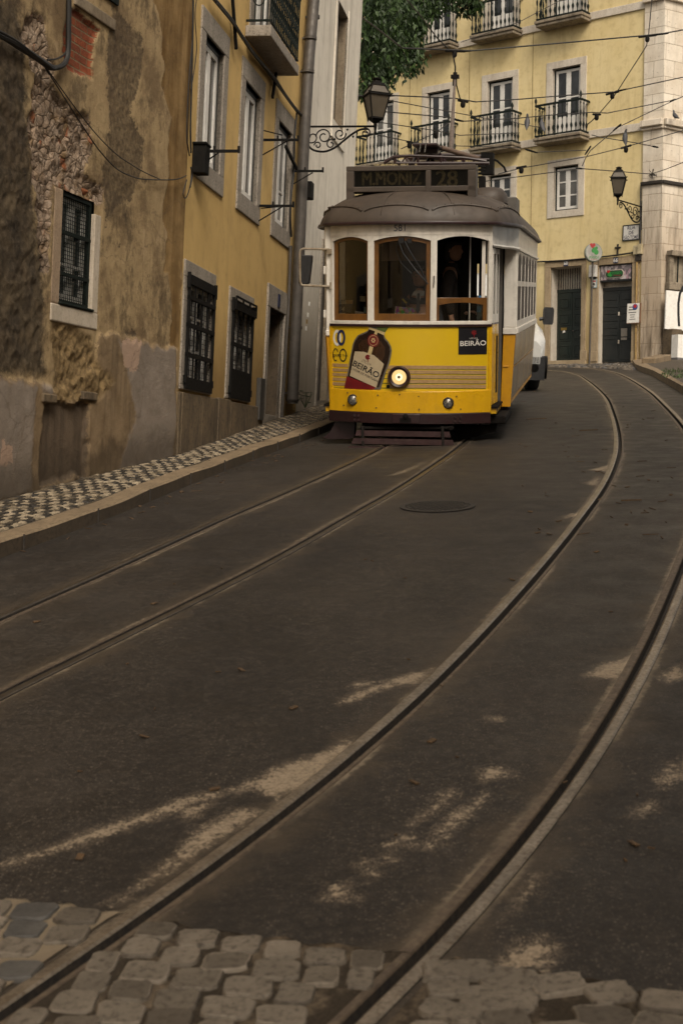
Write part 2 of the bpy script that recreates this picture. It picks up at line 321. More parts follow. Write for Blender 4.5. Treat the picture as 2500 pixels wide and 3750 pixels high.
AR_=line([(-6,-5.0,-5.9),(-2.6,-3.6,-2.6),(.8,-1.6,.8),(2.7,-.48,2.72),(3.72,.10,3.72),(4.1,.33,4.11),(4.44,.50,4.44),(5.05,.80,5.05),(5.57,1.0,5.57),(6.1,1.21,6.11),(6.76,1.45,6.76),(7.3,1.63,7.29),(8,1.87,7.98),(9.1,2.19,9.08),(10.2,2.58,10.2),(11.2,2.88,11.15),(13.3,3.43,13.35),(15.8,3.92,15.9),(17.9,4.26,17.94),(20.2,4.65,20.2),(22.5,5.01,22.46),(25.4,5.43,25.4),(28.7,5.86,28.7),(32.4,6.28,32.4),(35.3,6.5,35.2),(38.2,6.42,37.9),(41,5.6,40.0),(44,3,41.7),(48.5,-2,43.6),(58.5,-12,46.5),(68,-22,49)],3)
R_=line([(-6,2.6,-6),(0,3.2,0),(4,3.6,4),(9,4.3,9),(14,4.95,14),(19,5.6,19),(24,6.2,24),(27,6.55,27),(31,7.0,31),(34,7.3,34),(37,7.75,37.2),(39.6,8.1,39.4),(41.6,7.3,40.9),(44.5,4.2,43.7),(50,-2,49.2),(60,-12,57),(70,-24,60)])
TAU=np.concatenate([np.arange(-6,3.1,.4),np.arange(3.2,8,.045),np.arange(8,20,.1),np.arange(20,38,.25),np.arange(38,48,.3)])
def offs(fn,t,d):
    x,y=fn(t); x2,y2=fn(t+.03); x1,y1=fn(t-.03); dx,dy=x2-x1,y2-y1; l=np.hypot(dx,dy)
    return x+dy/l*d, y-dx/l*d          # d > 0 to the right
HG=.032; RW=dict(out=.049,groove=.036,lip=.024)
road=G(); SAND=[]
def px_poly(org,sc,pts): return [tuple(hit(org[0]+x/sc,org[1]+y/sc)[:2]) for x,y in pts]
A7=((0,2700),1.0453); A8=((1200,2300),1.206)
for org,pts in [(A7,[(20,480),(140,445),(380,350),(560,290),(700,235),(840,210),(980,165),(1060,115),(1250,55),(1340,5),(1345,35),(1180,175),(1050,240),(990,200),(900,205),(750,250),(560,320),(340,400),(130,465),(20,492)]),
  (A7,[(640,490),(780,340),(900,285),(960,270),(1000,290),(830,390),(700,480),(420,640),(540,560)]),(A7,[(690,280),(800,250),(760,310),(710,310)]),
  (A8,[(660,640),(700,618),(760,615),(815,650),(730,662),(690,672)]),(A8,[(530,850),(545,820),(600,790),(650,780),(685,730),(715,730),(650,805),(560,870),(510,930),(460,915)]),
  (A8,[(380,850),(470,790),(520,720),(560,720),(500,790),(430,830),(360,870)]),(A8,[(240,960),(290,940),(340,905),(380,915),(300,965)]),(A8,[(360,955),(480,945),(480,965),(430,975)]),
  (A8,[(110,1045),(170,1030),(200,1065),(150,1060)]),(A8,[(0,1140),(60,1130),(140,1215),(70,1190),(0,1200)]),(A8,[(235,1020),(290,1010),(290,1030),(240,1030)]),(A8,[(180,1075),(215,1080),(205,1100)]),
  (A8,[(60,320),(130,285),(190,262),(350,205),(465,178),(400,245),(300,252),(200,285),(130,318),(60,338)]),(A8,[(90,255),(170,232),(215,235),(130,260)]),(A8,[(700,395),(760,390),(770,405),(720,410)]),
  (A8,[(1130,212),(1200,165),(1330,130),(1345,165),(1290,215),(1250,225),(1170,216)]),(A8,[(1440,690),(1500,620),(1568,555),(1600,640),(1520,690),(1480,722)]),(A8,[(1330,830),(1420,765),(1440,790),(1380,835)]),
  (A8,[(740,1492),(830,1400),(930,1350),(1000,1420),(970,1500),(900,1525)]),(A8,[(880,1170),(930,1080),(960,1090),(900,1180),(800,1290)]),(A8,[(1460,210),(1568,160),(1568,230),(1500,240)])]:
    SAND.append(px_poly(*org,pts))
for q in [[(2130,1875),(2118,1890),(2060,1900),(2075,1885)],[(2240,1700),(2190,1712),(2150,1722),(2215,1725)],[(2190,1745),(2160,1765),(2130,1770),(2185,1780)],[(1560,1690),(1520,1712),(1480,1730),(1430,1742),(1500,1715)]]:
    SAND.append([tuple(hit(x,y)[:2]) for x,y in q])
def strip(fa,da,fb,db,n):
    xa,ya=offs(fa,TAU,da); xb,yb=offs(fb,TAU,db); w=np.linspace(0,1,n+1)
    X=xa[:,None]*(1-w)+xb[:,None]*w; Y=ya[:,None]*(1-w)+yb[:,None]*w
    return X,Y
strips=[strip(K_,0,BL_,-(RW['out']+.018),26),strip(BL_,.018+RW['lip'],BR_,-(.018+RW['lip']),22),strip(BR_,RW['out']+.018,AL_,-(RW['out']+.018),60),strip(AL_,.018+RW['lip'],AR_,-(.018+.042),44),strip(AR_,RW['out']+.018,R_,0,40)]
rails_tau=np.arange(-6,48,.08); RL=[np.stack(offs(f,rails_tau,0),1) for f in (BL_,BR_,AL_,AR_)]
VX=[];att_s=[];att_r=[]
for si,(X,Y) in enumerate(strips):
    Z=gz(X,Y); n=X.shape[1]; b=len(road.v)
    road.v+=list(zip(X.ravel().tolist(),Y.ravel().tolist(),Z.ravel().tolist()))
    for i in range(X.shape[0]-1):
        for j in range(n-1):
            road.f.append((b+i*n+j,b+i*n+j+1,b+(i+1)*n+j+1,b+(i+1)*n+j)); road.m.append(0); road.s.append(True)
    x,y=X.ravel(),Y.ravel(); s=np.full(x.shape,1.0); nr=y<18
    for P in SAND: s[nr]=np.minimum(s[nr],sdist(x[nr],y[nr],P))
    att_s.append(s)
    W=np.hypot(X[:,-1]-X[:,0],Y[:,-1]-Y[:,0])[:,None]; w=np.linspace(0,1,n)[None,:]*W
    L=w if si>0 else w*0+9; Rr=W-w if si<4 else w*0+9
    att_r.append(np.minimum(L,Rr).ravel())
road_o=road.build('road',M['asphalt'],fix=False,kind='structure')
for nm,arr in (('sand',att_s),('rail_distance',att_r)):
    a=road_o.data.attributes.new(nm,'FLOAT','POINT'); a.data.foreach_set('value',np.concatenate(arr).astype(np.float32))
# subsoil below the street and out to the horizon
sub=G(); gx=np.concatenate([[-300,-120,-60],np.arange(-30,31,3),[60,120,300]]); gy=np.concatenate([[-300,-100,-40],np.arange(-20,71,3),[120,300]])
sub.v=[(float(x),float(y),float(gz(x,y))-.25-.02*max(0,abs(float(x))-8)-(8 if y<-20 else 0)) for y in gy for x in gx]; nx=len(gx)
for i in range(len(gy)-1):
    for j in range(nx-1): sub.f.append((i*nx+j,i*nx+j+1,(i+1)*nx+j+1,(i+1)*nx+j)); sub.m.append(0); sub.s.append(True)
sub.build('ground',M['dirt'],kind='structure')
# grooved tram rails, each a laid length of steel
def make_rail(fn,side,name,label,lipw=None):
    # side = +1: running head on the left, groove and check lip to its right
    o,g,l=RW['out'],RW['groove'],lipw or RW['lip']
    prof=[(-o-.018,-.05,1),(-o-.018,.006,0),(-o-.010,.010,0),(-.026,.010,0),(-.018,.004,1),(-.016,-.045,1),(.016,-.045,1),(.018,.000,2),(.022,.006,2),(.018+l-.004,.006,2),(.018+l,.000,2),(.018+l,-.05,2)]
    g_=G(); t=TAU
    rings=[]
    for d,h,mi in prof:
        x,y=offs(fn,t,d*side); rings.append(np.stack([x,y,gz(x,y)+h],1))
    A=np.stack(rings,1); n=len(prof); g_.v=[tuple(p) for p in A.reshape(-1,3).tolist()]
    for i in range(len(t)-1):
        for k in range(n-1):
            q=(i*n+k,i*n+k+1,(i+1)*n+k+1,(i+1)*n+k); g_.f.append(q if side>0 else q[::-1]); g_.m.append(prof[k][2] if k not in (4,5,6) else 1); g_.s.append(False)
    g_.build(name,[M['rail'] if fn in (AL_,AR_) else M['rail_b'],M['rail_side'],M['rail_lip']],fix=False,label=label,cat='rail',group='tram rails sunk in the street')
make_rail(BL_,1,'tram_rail','worn steel tram rail nearest the patterned pavement')
make_rail(BR_,-1,'tram_rail','steel rail running under the tram, the one nearer the manhole cover')
make_rail(AL_,1,'tram_rail','grooved tram rail crossing the cobbled strip at the lower left, with sand along it')
make_rail(AR_,-1,'tram_rail','outer tram rail that leaves at the right edge and curves back in',.042)
# ------------------------------------------------------------------ cobbled strip across the foot of the picture
EDGE=[hit(x,y)[:2] for x,y in [(-200,3270),(0,3300),(200,3322),(380,3345),(600,3390),(880,3432),(1200,3470),(1500,3500),(1700,3530),(2150,3602),(2500,3650),(2700,3680)]]
ex=np.array([e[0] for e in EDGE]); ey=np.array([e[1] for e in EDGE])
edge_y=lambda x:np.interp(x,ex,ey)
def rail_d(x,y):
    return min(float(np.min(np.hypot(RL[2][:,0]-x,RL[2][:,1]-y))),float(np.min(np.hypot(RL[3][:,0]-x,RL[3][:,1]-y))))
bed=G(); st=G(); rnd=random.Random(11)
tt=np.arange(-2,5.2,.05)
for fa,da,fb,db,n in ((BR_,.1,AL_,-.092,40),(AL_,.044,AR_,-.044,14),(AR_,.092,R_,0,30)):
    xa,ya=offs(fa,tt,da); xb,yb=offs(fb,tt,db); w=np.linspace(0,1,n+1); X=xa[:,None]*(1-w)+xb[:,None]*w; Y=ya[:,None]*(1-w)+yb[:,None]*w
    Yc=np.minimum(Y,edge_y(X)+.02*np.sin(X*37)+.01*np.sin(X*91)); Z=gz(X,Yc)+.0065; b=len(bed.v); m=n+1
    keep=(Y<edge_y(X)+.06)&(X>-2.6)&(X<2.6)
    bed.v+=list(zip(X.ravel().tolist(),Yc.ravel().tolist(),Z.ravel().tolist()))
    for i in range(len(tt)-1):
        for j in range(n):
            if keep[i,j] and keep[i,j+1]: bed.f.append((b+i*m+j,b+i*m+j+1,b+(i+1)*m+j+1,b+(i+1)*m+j)); bed.m.append(0); bed.s.append(True)
bed.build('mortar_bed',M['mortar'],fix=False,kind='structure')
def sett(cx,cy,w,d,ang,h,mi):
    n=20; c,s=math.cos(ang),math.sin(ang); rings=[]; jit=[rnd.uniform(.96,1.03) for _ in range(n)]; sk1,sk2,tp1,tp2=[rnd.uniform(-.13,.13) for _ in range(4)]; tx,ty=rnd.uniform(-.05,.05),rnd.uniform(-.05,.05)
    for f,hh in ((1.0,-.01),(1.0,h*.55),(.965,h*.92),(.90,h)):
        r=[]
        for k in range(n):
            a=2*math.pi*k/n; ca,sa=math.cos(a),math.sin(a); e=(abs(ca)**11+abs(sa)**11)**(-1/11)
            x,y=ca*e*w/2*f*jit[k],sa*e*d/2*f*jit[k]; x,y=x*(1+tp1*y/d)+sk1*y*.6,y*(1+tp2*x/w)+sk2*x*.5
            X,Y=cx+x*c-y*s,cy+x*s+y*c; r.append((X,Y,float(gz(X,Y))+.004+hh+(x*tx+y*ty+rnd.uniform(-.0015,.0015) if hh>0 else 0)))
        rings.append(r)
    b=len(st.v); st.loft(rings,mi,True,True,True)
row=0; off=.0
while off<2.2:
    dd=.118 if row else .112; x=-1.9+rnd.uniform(0,.05)
    while x<2.4:
        w=rnd.uniform(.105,.15); cx=x+w/2; cy=float(edge_y(cx))-.012-off-dd/2+rnd.uniform(-.008,.008)
        left=cx<float(np.interp(cy,RL[2][:,1],RL[2][:,0])); right=cx>float(np.interp(cy,RL[3][:,1],RL[3][:,0]))
        rdist=rail_d(cx,cy)-(.05)
        lim=(.06 if left else (.09 if right else .05))
        free=rdist-lim+.05
        if free>.025 and not (left and rnd.random()<.04) and not(right and rnd.random()<.12):
            ww=min(w-.010,2*free+.02); k=.98 if left else 1.0
            if right: sett(cx,cy,ww*rnd.uniform(.9,1.5),dd*rnd.uniform(.75,1.1)-.012,rnd.uniform(-.4,.4)-.1,.012+rnd.uniform(0,.008),0)
            else: sett(cx,cy,ww*k,(dd-.010)*k,rnd.uniform(-.07,.07)-.12,.0105+rnd.uniform(0,.004),1 if (left and rnd.random()<.18) else 0)
        x+=w
    off+=dd; row+=1
st.build('cobblestones',[M['sett'],M['sett_dark']],fix=False,kind='structure')
# ------------------------------------------------------------------ kerb and patterned pavement on the left
wl=Frame((-1.737,14.65,-.02),(.161,1)); ub=np.array([.30,1])/math.hypot(.3,1)
def wall_x(y):
    y=np.asarray(y,float); return np.where(y<14.65,-1.737+.30*(y-14.65),np.where(y<26.5,-1.737+.161*(y-14.65),.17-.6*(y-26.5)))
kt=np.concatenate([np.arange(-6,9,.4),np.arange(9,21,.1),np.arange(21,42,.4)]); kb=G()
prof=[(0,-.05),(-.004,.095),(-.02,.11),(-.19,.114),(-.20,.02)]
L=[]
for d,h in prof:
    x,y=offs(K_,kt,d); L.append(np.stack([x,y,gz(x,y)+h+.006*np.sin(kt*2.1)+.004*np.sin(kt*5.3)],1))
A=np.stack(L,1); kb.v=[tuple(p) for p in A.reshape(-1,3).tolist()]
for i in range(len(kt)-1):
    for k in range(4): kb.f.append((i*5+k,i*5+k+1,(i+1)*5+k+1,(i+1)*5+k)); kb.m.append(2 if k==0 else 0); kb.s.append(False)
jt=[s for s in np.arange(8,30,1.05)]
for s in jt:                      # open joints between the kerb stones
    x0,y0=offs(K_,s,.003); x1,y1=offs(K_,s,-.2); z=float(gz(x0,y0)); kb.bar((float(x0),float(y0),z+.05),(float(x1),float(y1),z+.116),.012,.004,1); kb.bar((float(x0),float(y0),z),(float(x0),float(y0),z+.11),.012,.012,1)
kb.build('kerb',[M['kerb'],M['rail_side'],m_stone('grimy_shaded_kerb_face',(.075,.055,.036),(.045,.034,.023),(.02,.016,.012),3.5,.8,.6,.4,.008)],fix=False,kind='structure')  # vertical face darker: grime, plus its shade put into the colour
pv=G(); w=np.linspace(0,1,9); xa,ya=offs(K_,kt,-.19); keep=kt<31
XB=wall_x(ya)-.3
X=xa[:,None]*(1-w)+XB[:,None]*w; Y=ya[:,None]+0*w; Z=gz(xa,ya)[:,None]+.108+.02*w; X=X[keep];Y=Y[keep];Z=Z[keep]
pv.v=list(zip(X.ravel().tolist(),Y.ravel().tolist(),Z.ravel().tolist()))
for i in range(X.shape[0]-1):
    for j in range(8): pv.f.append((i*9+j,i*9+j+1,(i+1)*9+j+1,(i+1)*9+j)); pv.m.append(0); pv.s.append(True)
pv.build('pavement',M['dirt'],fix=False,kind='structure')
cal=G(); rr=random.Random(5); s=8.6; i=0
KX=np.array([offs(K_,t,-.2) for t in np.arange(8,27,.05)]); KT=np.arange(8,27,.05); seg=np.hypot(np.diff(KX[:,0]),np.diff(KX[:,1])); arc=np.concatenate([[0],np.cumsum(seg)])
j=0
pitch=.060
for i in range(int(arc[-1]/pitch)):
    t=float(np.interp(i*pitch,arc,KT)); x0,y0=offs(K_,t,-.2); xd,yd=offs(K_,t,-1.2); nx,ny=float(xd-x0),float(yd-y0); x0,y0=float(x0),float(y0)
    for j in range(18):
        d=.04+j*pitch; X,Y=x0+nx*d,y0+ny*d
        if X<float(wall_x(Y))+.03: break
        wid=float(x0-wall_x(y0)); f=d/max(wid,.3)
        ph=(i+(2 if (j//1)%2 else 0)+rr.choice([0,0,0,0,1]))%4
        white=ph<2
        if f>.86: mi=2 if rr.random()<.8 else (0 if white else 1)
        elif rr.random()<.04+max(0,f-.78)*1.2+max(0,(t-15)*.015): mi=2
        else: mi=0 if white else 1
        if rr.random()<.015: continue
        a=.5*pitch*rr.uniform(.80,.93); b=.5*pitch*rr.uniform(.80,.93); an=rr.uniform(-.18,.18); c,sn=math.cos(an),math.sin(an); kx_=float(np.interp(Y,KX[:,1],KX[:,0])); z=float(gz(kx_,Y))+.110+.02*min(d/1.1,1); h=rr.uniform(.006,.013)
        tx,ty=-ny,nx; top=[];bot=[]
        for u,v in ((-a,-b),(a,-b),(a,b),(-a,b)):
            u,v=u*c-v*sn,u*sn+v*c; u+=rr.uniform(-.006,.006); v+=rr.uniform(-.006,.006)
            zz=float(gz(kx_,Y+ty*u+ny*v))-float(gz(kx_,Y))
            top.append((X+tx*u*.86+nx*v*.86,Y+ty*u*.86+ny*v*.86,z+zz+h)); bot.append((X+tx*u+nx*v,Y+ty*u+ny*v,z+zz-.004))
        cal.add(bot+top,[(0,1,5,4),(1,2,6,5),(2,3,7,6),(3,0,4,7),(4,5,6,7)],mi)
cal.build('paving_stones',[M['calc_white'],M['calc_black'],M['calc_brown']],kind='structure')
# manhole cover
c0=hit(1601,1856); mh=empty('manhole_cover',(c0[0],c0[1],float(gz(c0[0],c0[1]))),0,'round iron manhole cover set in the asphalt beside the inner track','manhole cover')
def tilt(o,x,y):
    e=.2; sx=(gz(x+e,y)-gz(x-e,y))/(2*e); sy=(gz(x,y+e)-gz(x,y-e))/(2*e)
    nrm=Vector((-float(sx),-float(sy),1)).normalized(); o.rotation_euler=nrm.to_track_quat('Z','Y').to_euler()
tilt(mh,c0[0],c0[1])
g=G(); g.lathe([(.30,.003),(.30,.010),(.262,.010),(.262,.004)],n=40); g.build('frame',simple('asphalt_dusted_iron',(.026,.021,.017),(.02,.0165,.013),20,.8),mh)
g=G(); g.lathe([(.258,.003),(.258,.008),(0,.008)],n=40)
for i in range(-6,7):
    for j in range(-6,7):
        x,y=i*.036,j*.036
        if math.hypot(x,y)<.225: g.box(x-.012,x+.012,y-.012,y+.012,.007,.013)
for k in range(36):
    a=2*math.pi*k/36; g.obox((.243*math.cos(a),.243*math.sin(a),.009),((math.cos(a),math.sin(a),0),(-math.sin(a),math.cos(a),0),(0,0,1)),(.009,.012,.004))
g.build('lid',simple('dusty_iron_lid',(.026,.021,.016),(.016,.013,.010),24,.8),mh)
# twigs and dead leaves blown along the gutter and the far rails
g=G(); rr=random.Random(21)
for k in range(150):
    if k<70: x,y=hit(rr.uniform(1900,2480),rr.uniform(1420,1980))[:2]
    elif k<120: x,y=hit(rr.uniform(250,1150),rr.uniform(1700,2000))[:2]
    else: x,y=hit(rr.uniform(100,2400),rr.uniform(1900,3200))[:2]
    if k>=70 and k<120:
        t=rr.uniform(10,19); x,y=offs(K_,t,rr.uniform(.01,.3)); x,y=float(x),float(y)
    L=rr.uniform(.02,.11) if k<120 else rr.uniform(.012,.03); a=rr.uniform(0,math.pi); z=float(gz(x,y))+.006
    if rr.random()<.6: g.bar((x-L/2*math.cos(a),y-L/2*math.sin(a),z+float(gz(x-L/2*math.cos(a),y-L/2*math.sin(a)))-float(gz(x,y))),(x+L/2*math.cos(a),y+L/2*math.sin(a),z+float(gz(x+L/2*math.cos(a),y+L/2*math.sin(a)))-float(gz(x,y))),.006,.005)
    else: g.obox((x,y,z),((math.cos(a),math.sin(a),.2),(-math.sin(a),math.cos(a),.1),(0,0,1)),(.02,.012,.002))
for (x,y,x2,y2) in ((2120,1580,2187,1577),(2272,1838,2346,1836),(1925,1538,2000,1535)):
    a=hit(x,y); b=hit(x2,y2); g.bar(a+np.array([0,0,.012]),b+np.array([0,0,.012]),.014,.012)
g.build('leaf_litter',M['twig'],kind='stuff',label='dry twigs and leaves scattered over the asphalt')
# ------------------------------------------------------------------ left side of the street: three houses
def _xd(s,px,py,x):
    """where a sight line meets the cross-section of a facade at x: (outward distance, height)"""
    r=ray(px,py); o=np.array(s.w(x,0,0)); u=np.array([s.u[0],s.u[1],0]); t=(o@u)/(r@u); P=r*t; z=P[2]-s.o[2]
    return float((P[:2]-np.array(s.w(x,z,0))[:2])@s.n), float(z)
Frame.xd=_xd
YB=Frame((-1.737,14.65,-.02),(.161,1),0,.0155)
BB=Frame((-1.737-6.5*ub[0],14.65-6.5*ub[1],-.02),(.30,1),0,.0155)
def m_stucco(name,c1,c2,stain=(.10,.07,.03),base=None,amt=.5,streak=.35,bumpd=.004):
    q=N(name); T=q.tc()
    a=q.noise(.9,6,.6,T); b=q.noise(5,6,.65,T); f=q.noise(70,4,.7,T)
    col=q.mix(q.ramp(a,[(.35,0),(.68,1)]),c1,c2); col=q.mix(q.ma('MULTIPLY',q.ramp(b,[(.50,0),(.75,1)]),amt*.5),col,stain)
    st=q.noise(1,5,.65,q.map(T,(4.5,4.5,.5))); col=q.mix(q.ma('MULTIPLY',q.ramp(st,[(.50,0),(.78,1)]),streak),col,stain)
    col=q.mix(q.ramp(f,[(.3,.25),(.45,0)]),col,tuple(x*.6 for x in c1))
    z=q.sep(T)[2]
    if base:
        lo,hi,bc,k=base; x=q.sep(T)[0]; zz=q.ma('SUBTRACT',z,q.ma('MULTIPLY',x,k)); zz=q.ma('ADD',zz,q.ma('MULTIPLY',q.ma('SUBTRACT',b,.5),.9))
        col=q.mix(q.ma('MULTIPLY',q.ma('SUBTRACT',1,q.step(zz,lo,hi)),.75),col,bc)
    return q.fin(col,.88,0,q.bump(q.ma('ADD',q.ma('MULTIPLY',b,.6),q.ma('MULTIPLY',f,.5)),.35,bumpd),.2)
M['yellow']=m_stucco('ochre_yellow_stucco',(.62,.43,.175),(.53,.36,.14),(.22,.14,.06),(.55,1.7,(.17,.105,.04),.1),.6,.26)
M['surround']=m_stone('pitted_grey_limestone',(.27,.235,.195),(.35,.31,.26),(.075,.06,.045),5,.8,.75,.35,.006)
M['plinth']=m_stone('dirty_plinth_stone',(.17,.125,.075),(.10,.075,.05),(.03,.025,.02),2.2,.85,.6,.6,.01)
M['pvc']=simple('white_window_paint',(.72,.70,.66),(.62,.60,.56),5,.4,dirt=.15)
M['blackframe']=simple('black_green_frame_paint',(.010,.013,.012),(.018,.02,.018),10,.4)
def m_glass(name,c,r=.06):
    q=N(name); w=q.noise(2.2,2,.5)
    return q.fin(q.mix(q.ramp(q.noise(.9,3,.6,q.geo()),[(.42,0),(.6,1)]),c,tuple(x*2.2+.012 for x in c)),r,0,q.bump(w,.06,.03),.6)
M['pane']=m_glass('dark_window_glass',(.014,.015,.016))
M['pane_light']=m_glass('curtained_window_glass',(.055,.052,.047),.1)
M['darkroom']=simple('dark_interior',(.008,.008,.008),None,4,.9)
M['zinc']=simple('grey_drainpipe_metal',(.095,.083,.072),(.065,.057,.05),8,.55,.2,dirt=.3,streak=.5)
M['yellowpipe']=simple('ochre_painted_pipe',(.36,.24,.08),(.27,.17,.06),8,.6,dirt=.4,streak=.6)
M['cable']=simple('black_rubber_cable',(.012,.011,.010),(.02,.018,.016),20,.6)
M['doorwood']=simple('dark_brown_door_wood',(.03,.022,.0151),(.018,.014,.01),6,.6,streak=.4)
M['cabinet']=simple('grey_metal_box',(.06,.055,.048),(.04,.037,.033),9,.6,dirt=.3,streak=.5)
M['blueplate']=simple('blue_enamel',(.012,.018,.06),None,5,.3)
M['white']=simple('white_paint',(.78,.76,.72),(.70,.68,.63),6,.5,dirt=.2)
M['black']=simple('black_paint',(.010,.010,.011),None,9,.4)
def wall_holes(g,x0,x1,z0,z1,holes,depth=.25,mi=0,mr=1,step=None):
    xs=sorted({x0,x1}|{h[0] for h in holes}|{h[1] for h in holes}); zs=sorted({z0,z1}|{h[2] for h in holes}|{h[3] for h in holes})
    for a,b in zip(xs[:-1],xs[1:]):
        for c,d in zip(zs[:-1],zs[1:]):
            cx,cz=(a+b)/2,(c+d)/2
            if any(h[0]<cx<h[1] and h[2]<cz<h[3] for h in holes): continue
            g.add([(a,0,c),(b,0,c),(b,0,d),(a,0,d)],[(0,1,2,3)],mi)
    for h in holes:
        D=h[4] if len(h)>4 else depth; mr_=h[5] if len(h)>5 else mr; a,b,c,d=h[:4]
        g.add([(a,0,c),(b,0,c),(b,0,d),(a,0,d),(a,D,c),(b,D,c),(b,D,d),(a,D,d)],[(0,4,5,1),(1,5,6,2),(2,6,7,3),(3,7,4,0)],mr_)
        g.add([(a,D+.0,c),(b,D+.0,c),(b,D+.0,d),(a,D+.0,d)],[(0,1,2,3)],mr)
    return g
def ring(g,x0,x1,z0,z1,w,y0,y1,mi=0,wb=None,wt=None):
    wb=w if wb is None else wb; wt=w if wt is None else wt
    g.box(x0,x1,y0,y1,z1-wt,z1,mi)
    if wb>0: g.box(x0,x1,y0,y1,z0,z0+wb,mi)
    g.box(x0,x0+w,y0,y1,z0+wb,z1-wt,mi); g.box(x1-w,x1,y0,y1,z0+wb,z1-wt,mi)
def casement(b,fr,op,out=None,rec=.16,rows=1,vert_split=2,frame_m='blackframe',sash_m='pvc',pane_m='pane',lower=0,fw=.035,sw=.05,sd=.022,rowh=None,name='window',mull=.012):
    """an opening with its stone surround, painted frame, two sashes and glass; parts of the house b"""
    x0,x1,z0,z1=op; tf=fr.tf()
    g=G(); ring(g,x0,x1,z0,z1,fw,rec-.01,rec+.06); wnd=g.build(name,M[frame_m],b,tf)
    if out:
        g=G(); X0,X1,Z0,Z1=out
        g.box(X0,X1,-sd,.05,z1,Z1); g.box(X0,X1,-sd,.05,Z0,z0); g.box(X0,x0,-sd+.002,.05,z0,z1); g.box(x1,X1,-sd+.002,.05,z0,z1)
        g.build('surround',M['surround_w' if frame_m=='greeniron' else 'surround'],wnd,tf,bevel=.008)
    xm=(x0+x1)/2; a0,a1=z0+fw,z1-fw
    for xa,xb in ((x0+fw,xm-.001),(xm+.001,x1-fw)):
        g=G(); ring(g,xa,xb,a0,a1,sw,rec,rec+.045)
        for k in range(1,rows):
            zz=(a0+(a1-a0)*k/rows) if rowh is None else a0+(a1-a0)*rowh[k-1]; g.box(xa+sw,xb-sw,rec+.005,rec+.04,zz-mull,zz+mull)
        if lower>0: g.box(xa+sw,xb-sw,rec+.008,rec+.04,a0+sw,a0+sw+lower*(a1-a0))
        g.build('sash',M[sash_m],wnd,tf,bevel=.004)
    g=G(); g.box(x0+fw,x1-fw,rec+.022,rec+.03,a0+.02,a1-.02); g.build('pane',M[pane_m],wnd,tf)
    return wnd
tfY=YB.tf()
yb=empty('yellow_house',YB.w(0,0,0),YB.ang,'ochre yellow house with grey stone window surrounds and one iron balcony, left','house')
yb.rotation_euler=(0,0,YB.ang)
WO=[YB.rect(q) for q in ([(738,13),(842,143),(807,717),(711,645)],[(890,207),(970,306),(943,827),(858,760)],[(1012,363),(1081,449),(1053,913),(986,862)])]
WI=[YB.rect(q) for q in ([(745,100),(812,189),(786,628),(720,560)],[(896,293),(951,360),(926,755),(872,696)],[(1016,440),(1062,494),(1041,850),(995,806)])]
zt=sum(o[3] for o in WO)/3; zb=sum(o[2] for o in WO)/3; it=sum(o[3] for o in WI)/3; ib=sum(o[2] for o in WI)/3
WO=[(a,b,zb,zt) for a,b,_,_ in WO]; WI=[(o[0]+.19,o[1]-.19,ib,it) for o in WO]
GO=[YB.rect(q) for q in ([(678,947),(790,1012),(764,1448),(649,1420)],[(840,1044),(929,1096),(906,1472),(819,1460)])]
GI=[(o[0]+.17,o[1]-.13,o[2]+.05,o[3]-.17) for o in GO]
DO=YB.rect([(977,1033),(1050,1079),(1024,1530),(958,1520)]); DI=(DO[0]+.14,DO[1]-.12,-.2,DO[3]-.30)
BX=(YB.uv(905,60)[0],YB.uv(1085,60)[0]); bz=5.05; BW=(2.62,3.55,bz+.05,7.4); EX=6.32
XE=EX
g=G(); wall_holes(g,0,XE,-1.5,11,[w+(.16,) for w in WI]+[w+(.16,) for w in GI]+[DI+(.5,2),BW+(.16,)])
g.build('wall',[M['yellow'],M['surround'],m_stone('dark_door_jamb',(.085,.062,.04),(.12,.09,.06),(.03,.024,.017),3,.85,.6,.5)],yb,tfY)
g=G(); g.box(0,XE,.55,7,-1.5,10.8); g.add([(0,0,11),(XE,0,11),(XE,3.6,12.6),(0,3.6,12.6),(0,7,11),(XE,7,11)],[(0,1,2,3),(3,2,5,4),(0,3,4),(1,5,2),(0,4,5,1)],1); g.build('roof',[M['darkroom'],simple('terracotta_roof_tiles',(.30,.11,.05),(.2,.08,.04),9,.8,bump=.5)],yb,tfY)
g=G()
xs=[0,.10,.92,1.62,2.2,3.02,3.75,DO[0]-.02]; rr=random.Random(4)
for a,b in zip(xs[:-1],xs[1:]): g.box(a+.006,b-.006,-.03-rr.uniform(0,.012),.03,-1.4,.70+rr.uniform(-.02,.01))
g.build('plinth',M['plinth'],yb,tfY,bevel=.01)
for k,(o,i) in enumerate(zip(WO,WI)): casement(yb,YB,i,o,.05,2 if k==2 else 1,rowh=[.36] if k==2 else None,fw=.045,sw=.06)
casement(yb,YB,BW,(BX[0]+.1,BW[1]+.2,bz+.04,7.6),.05,1,fw=.045,sw=.07)
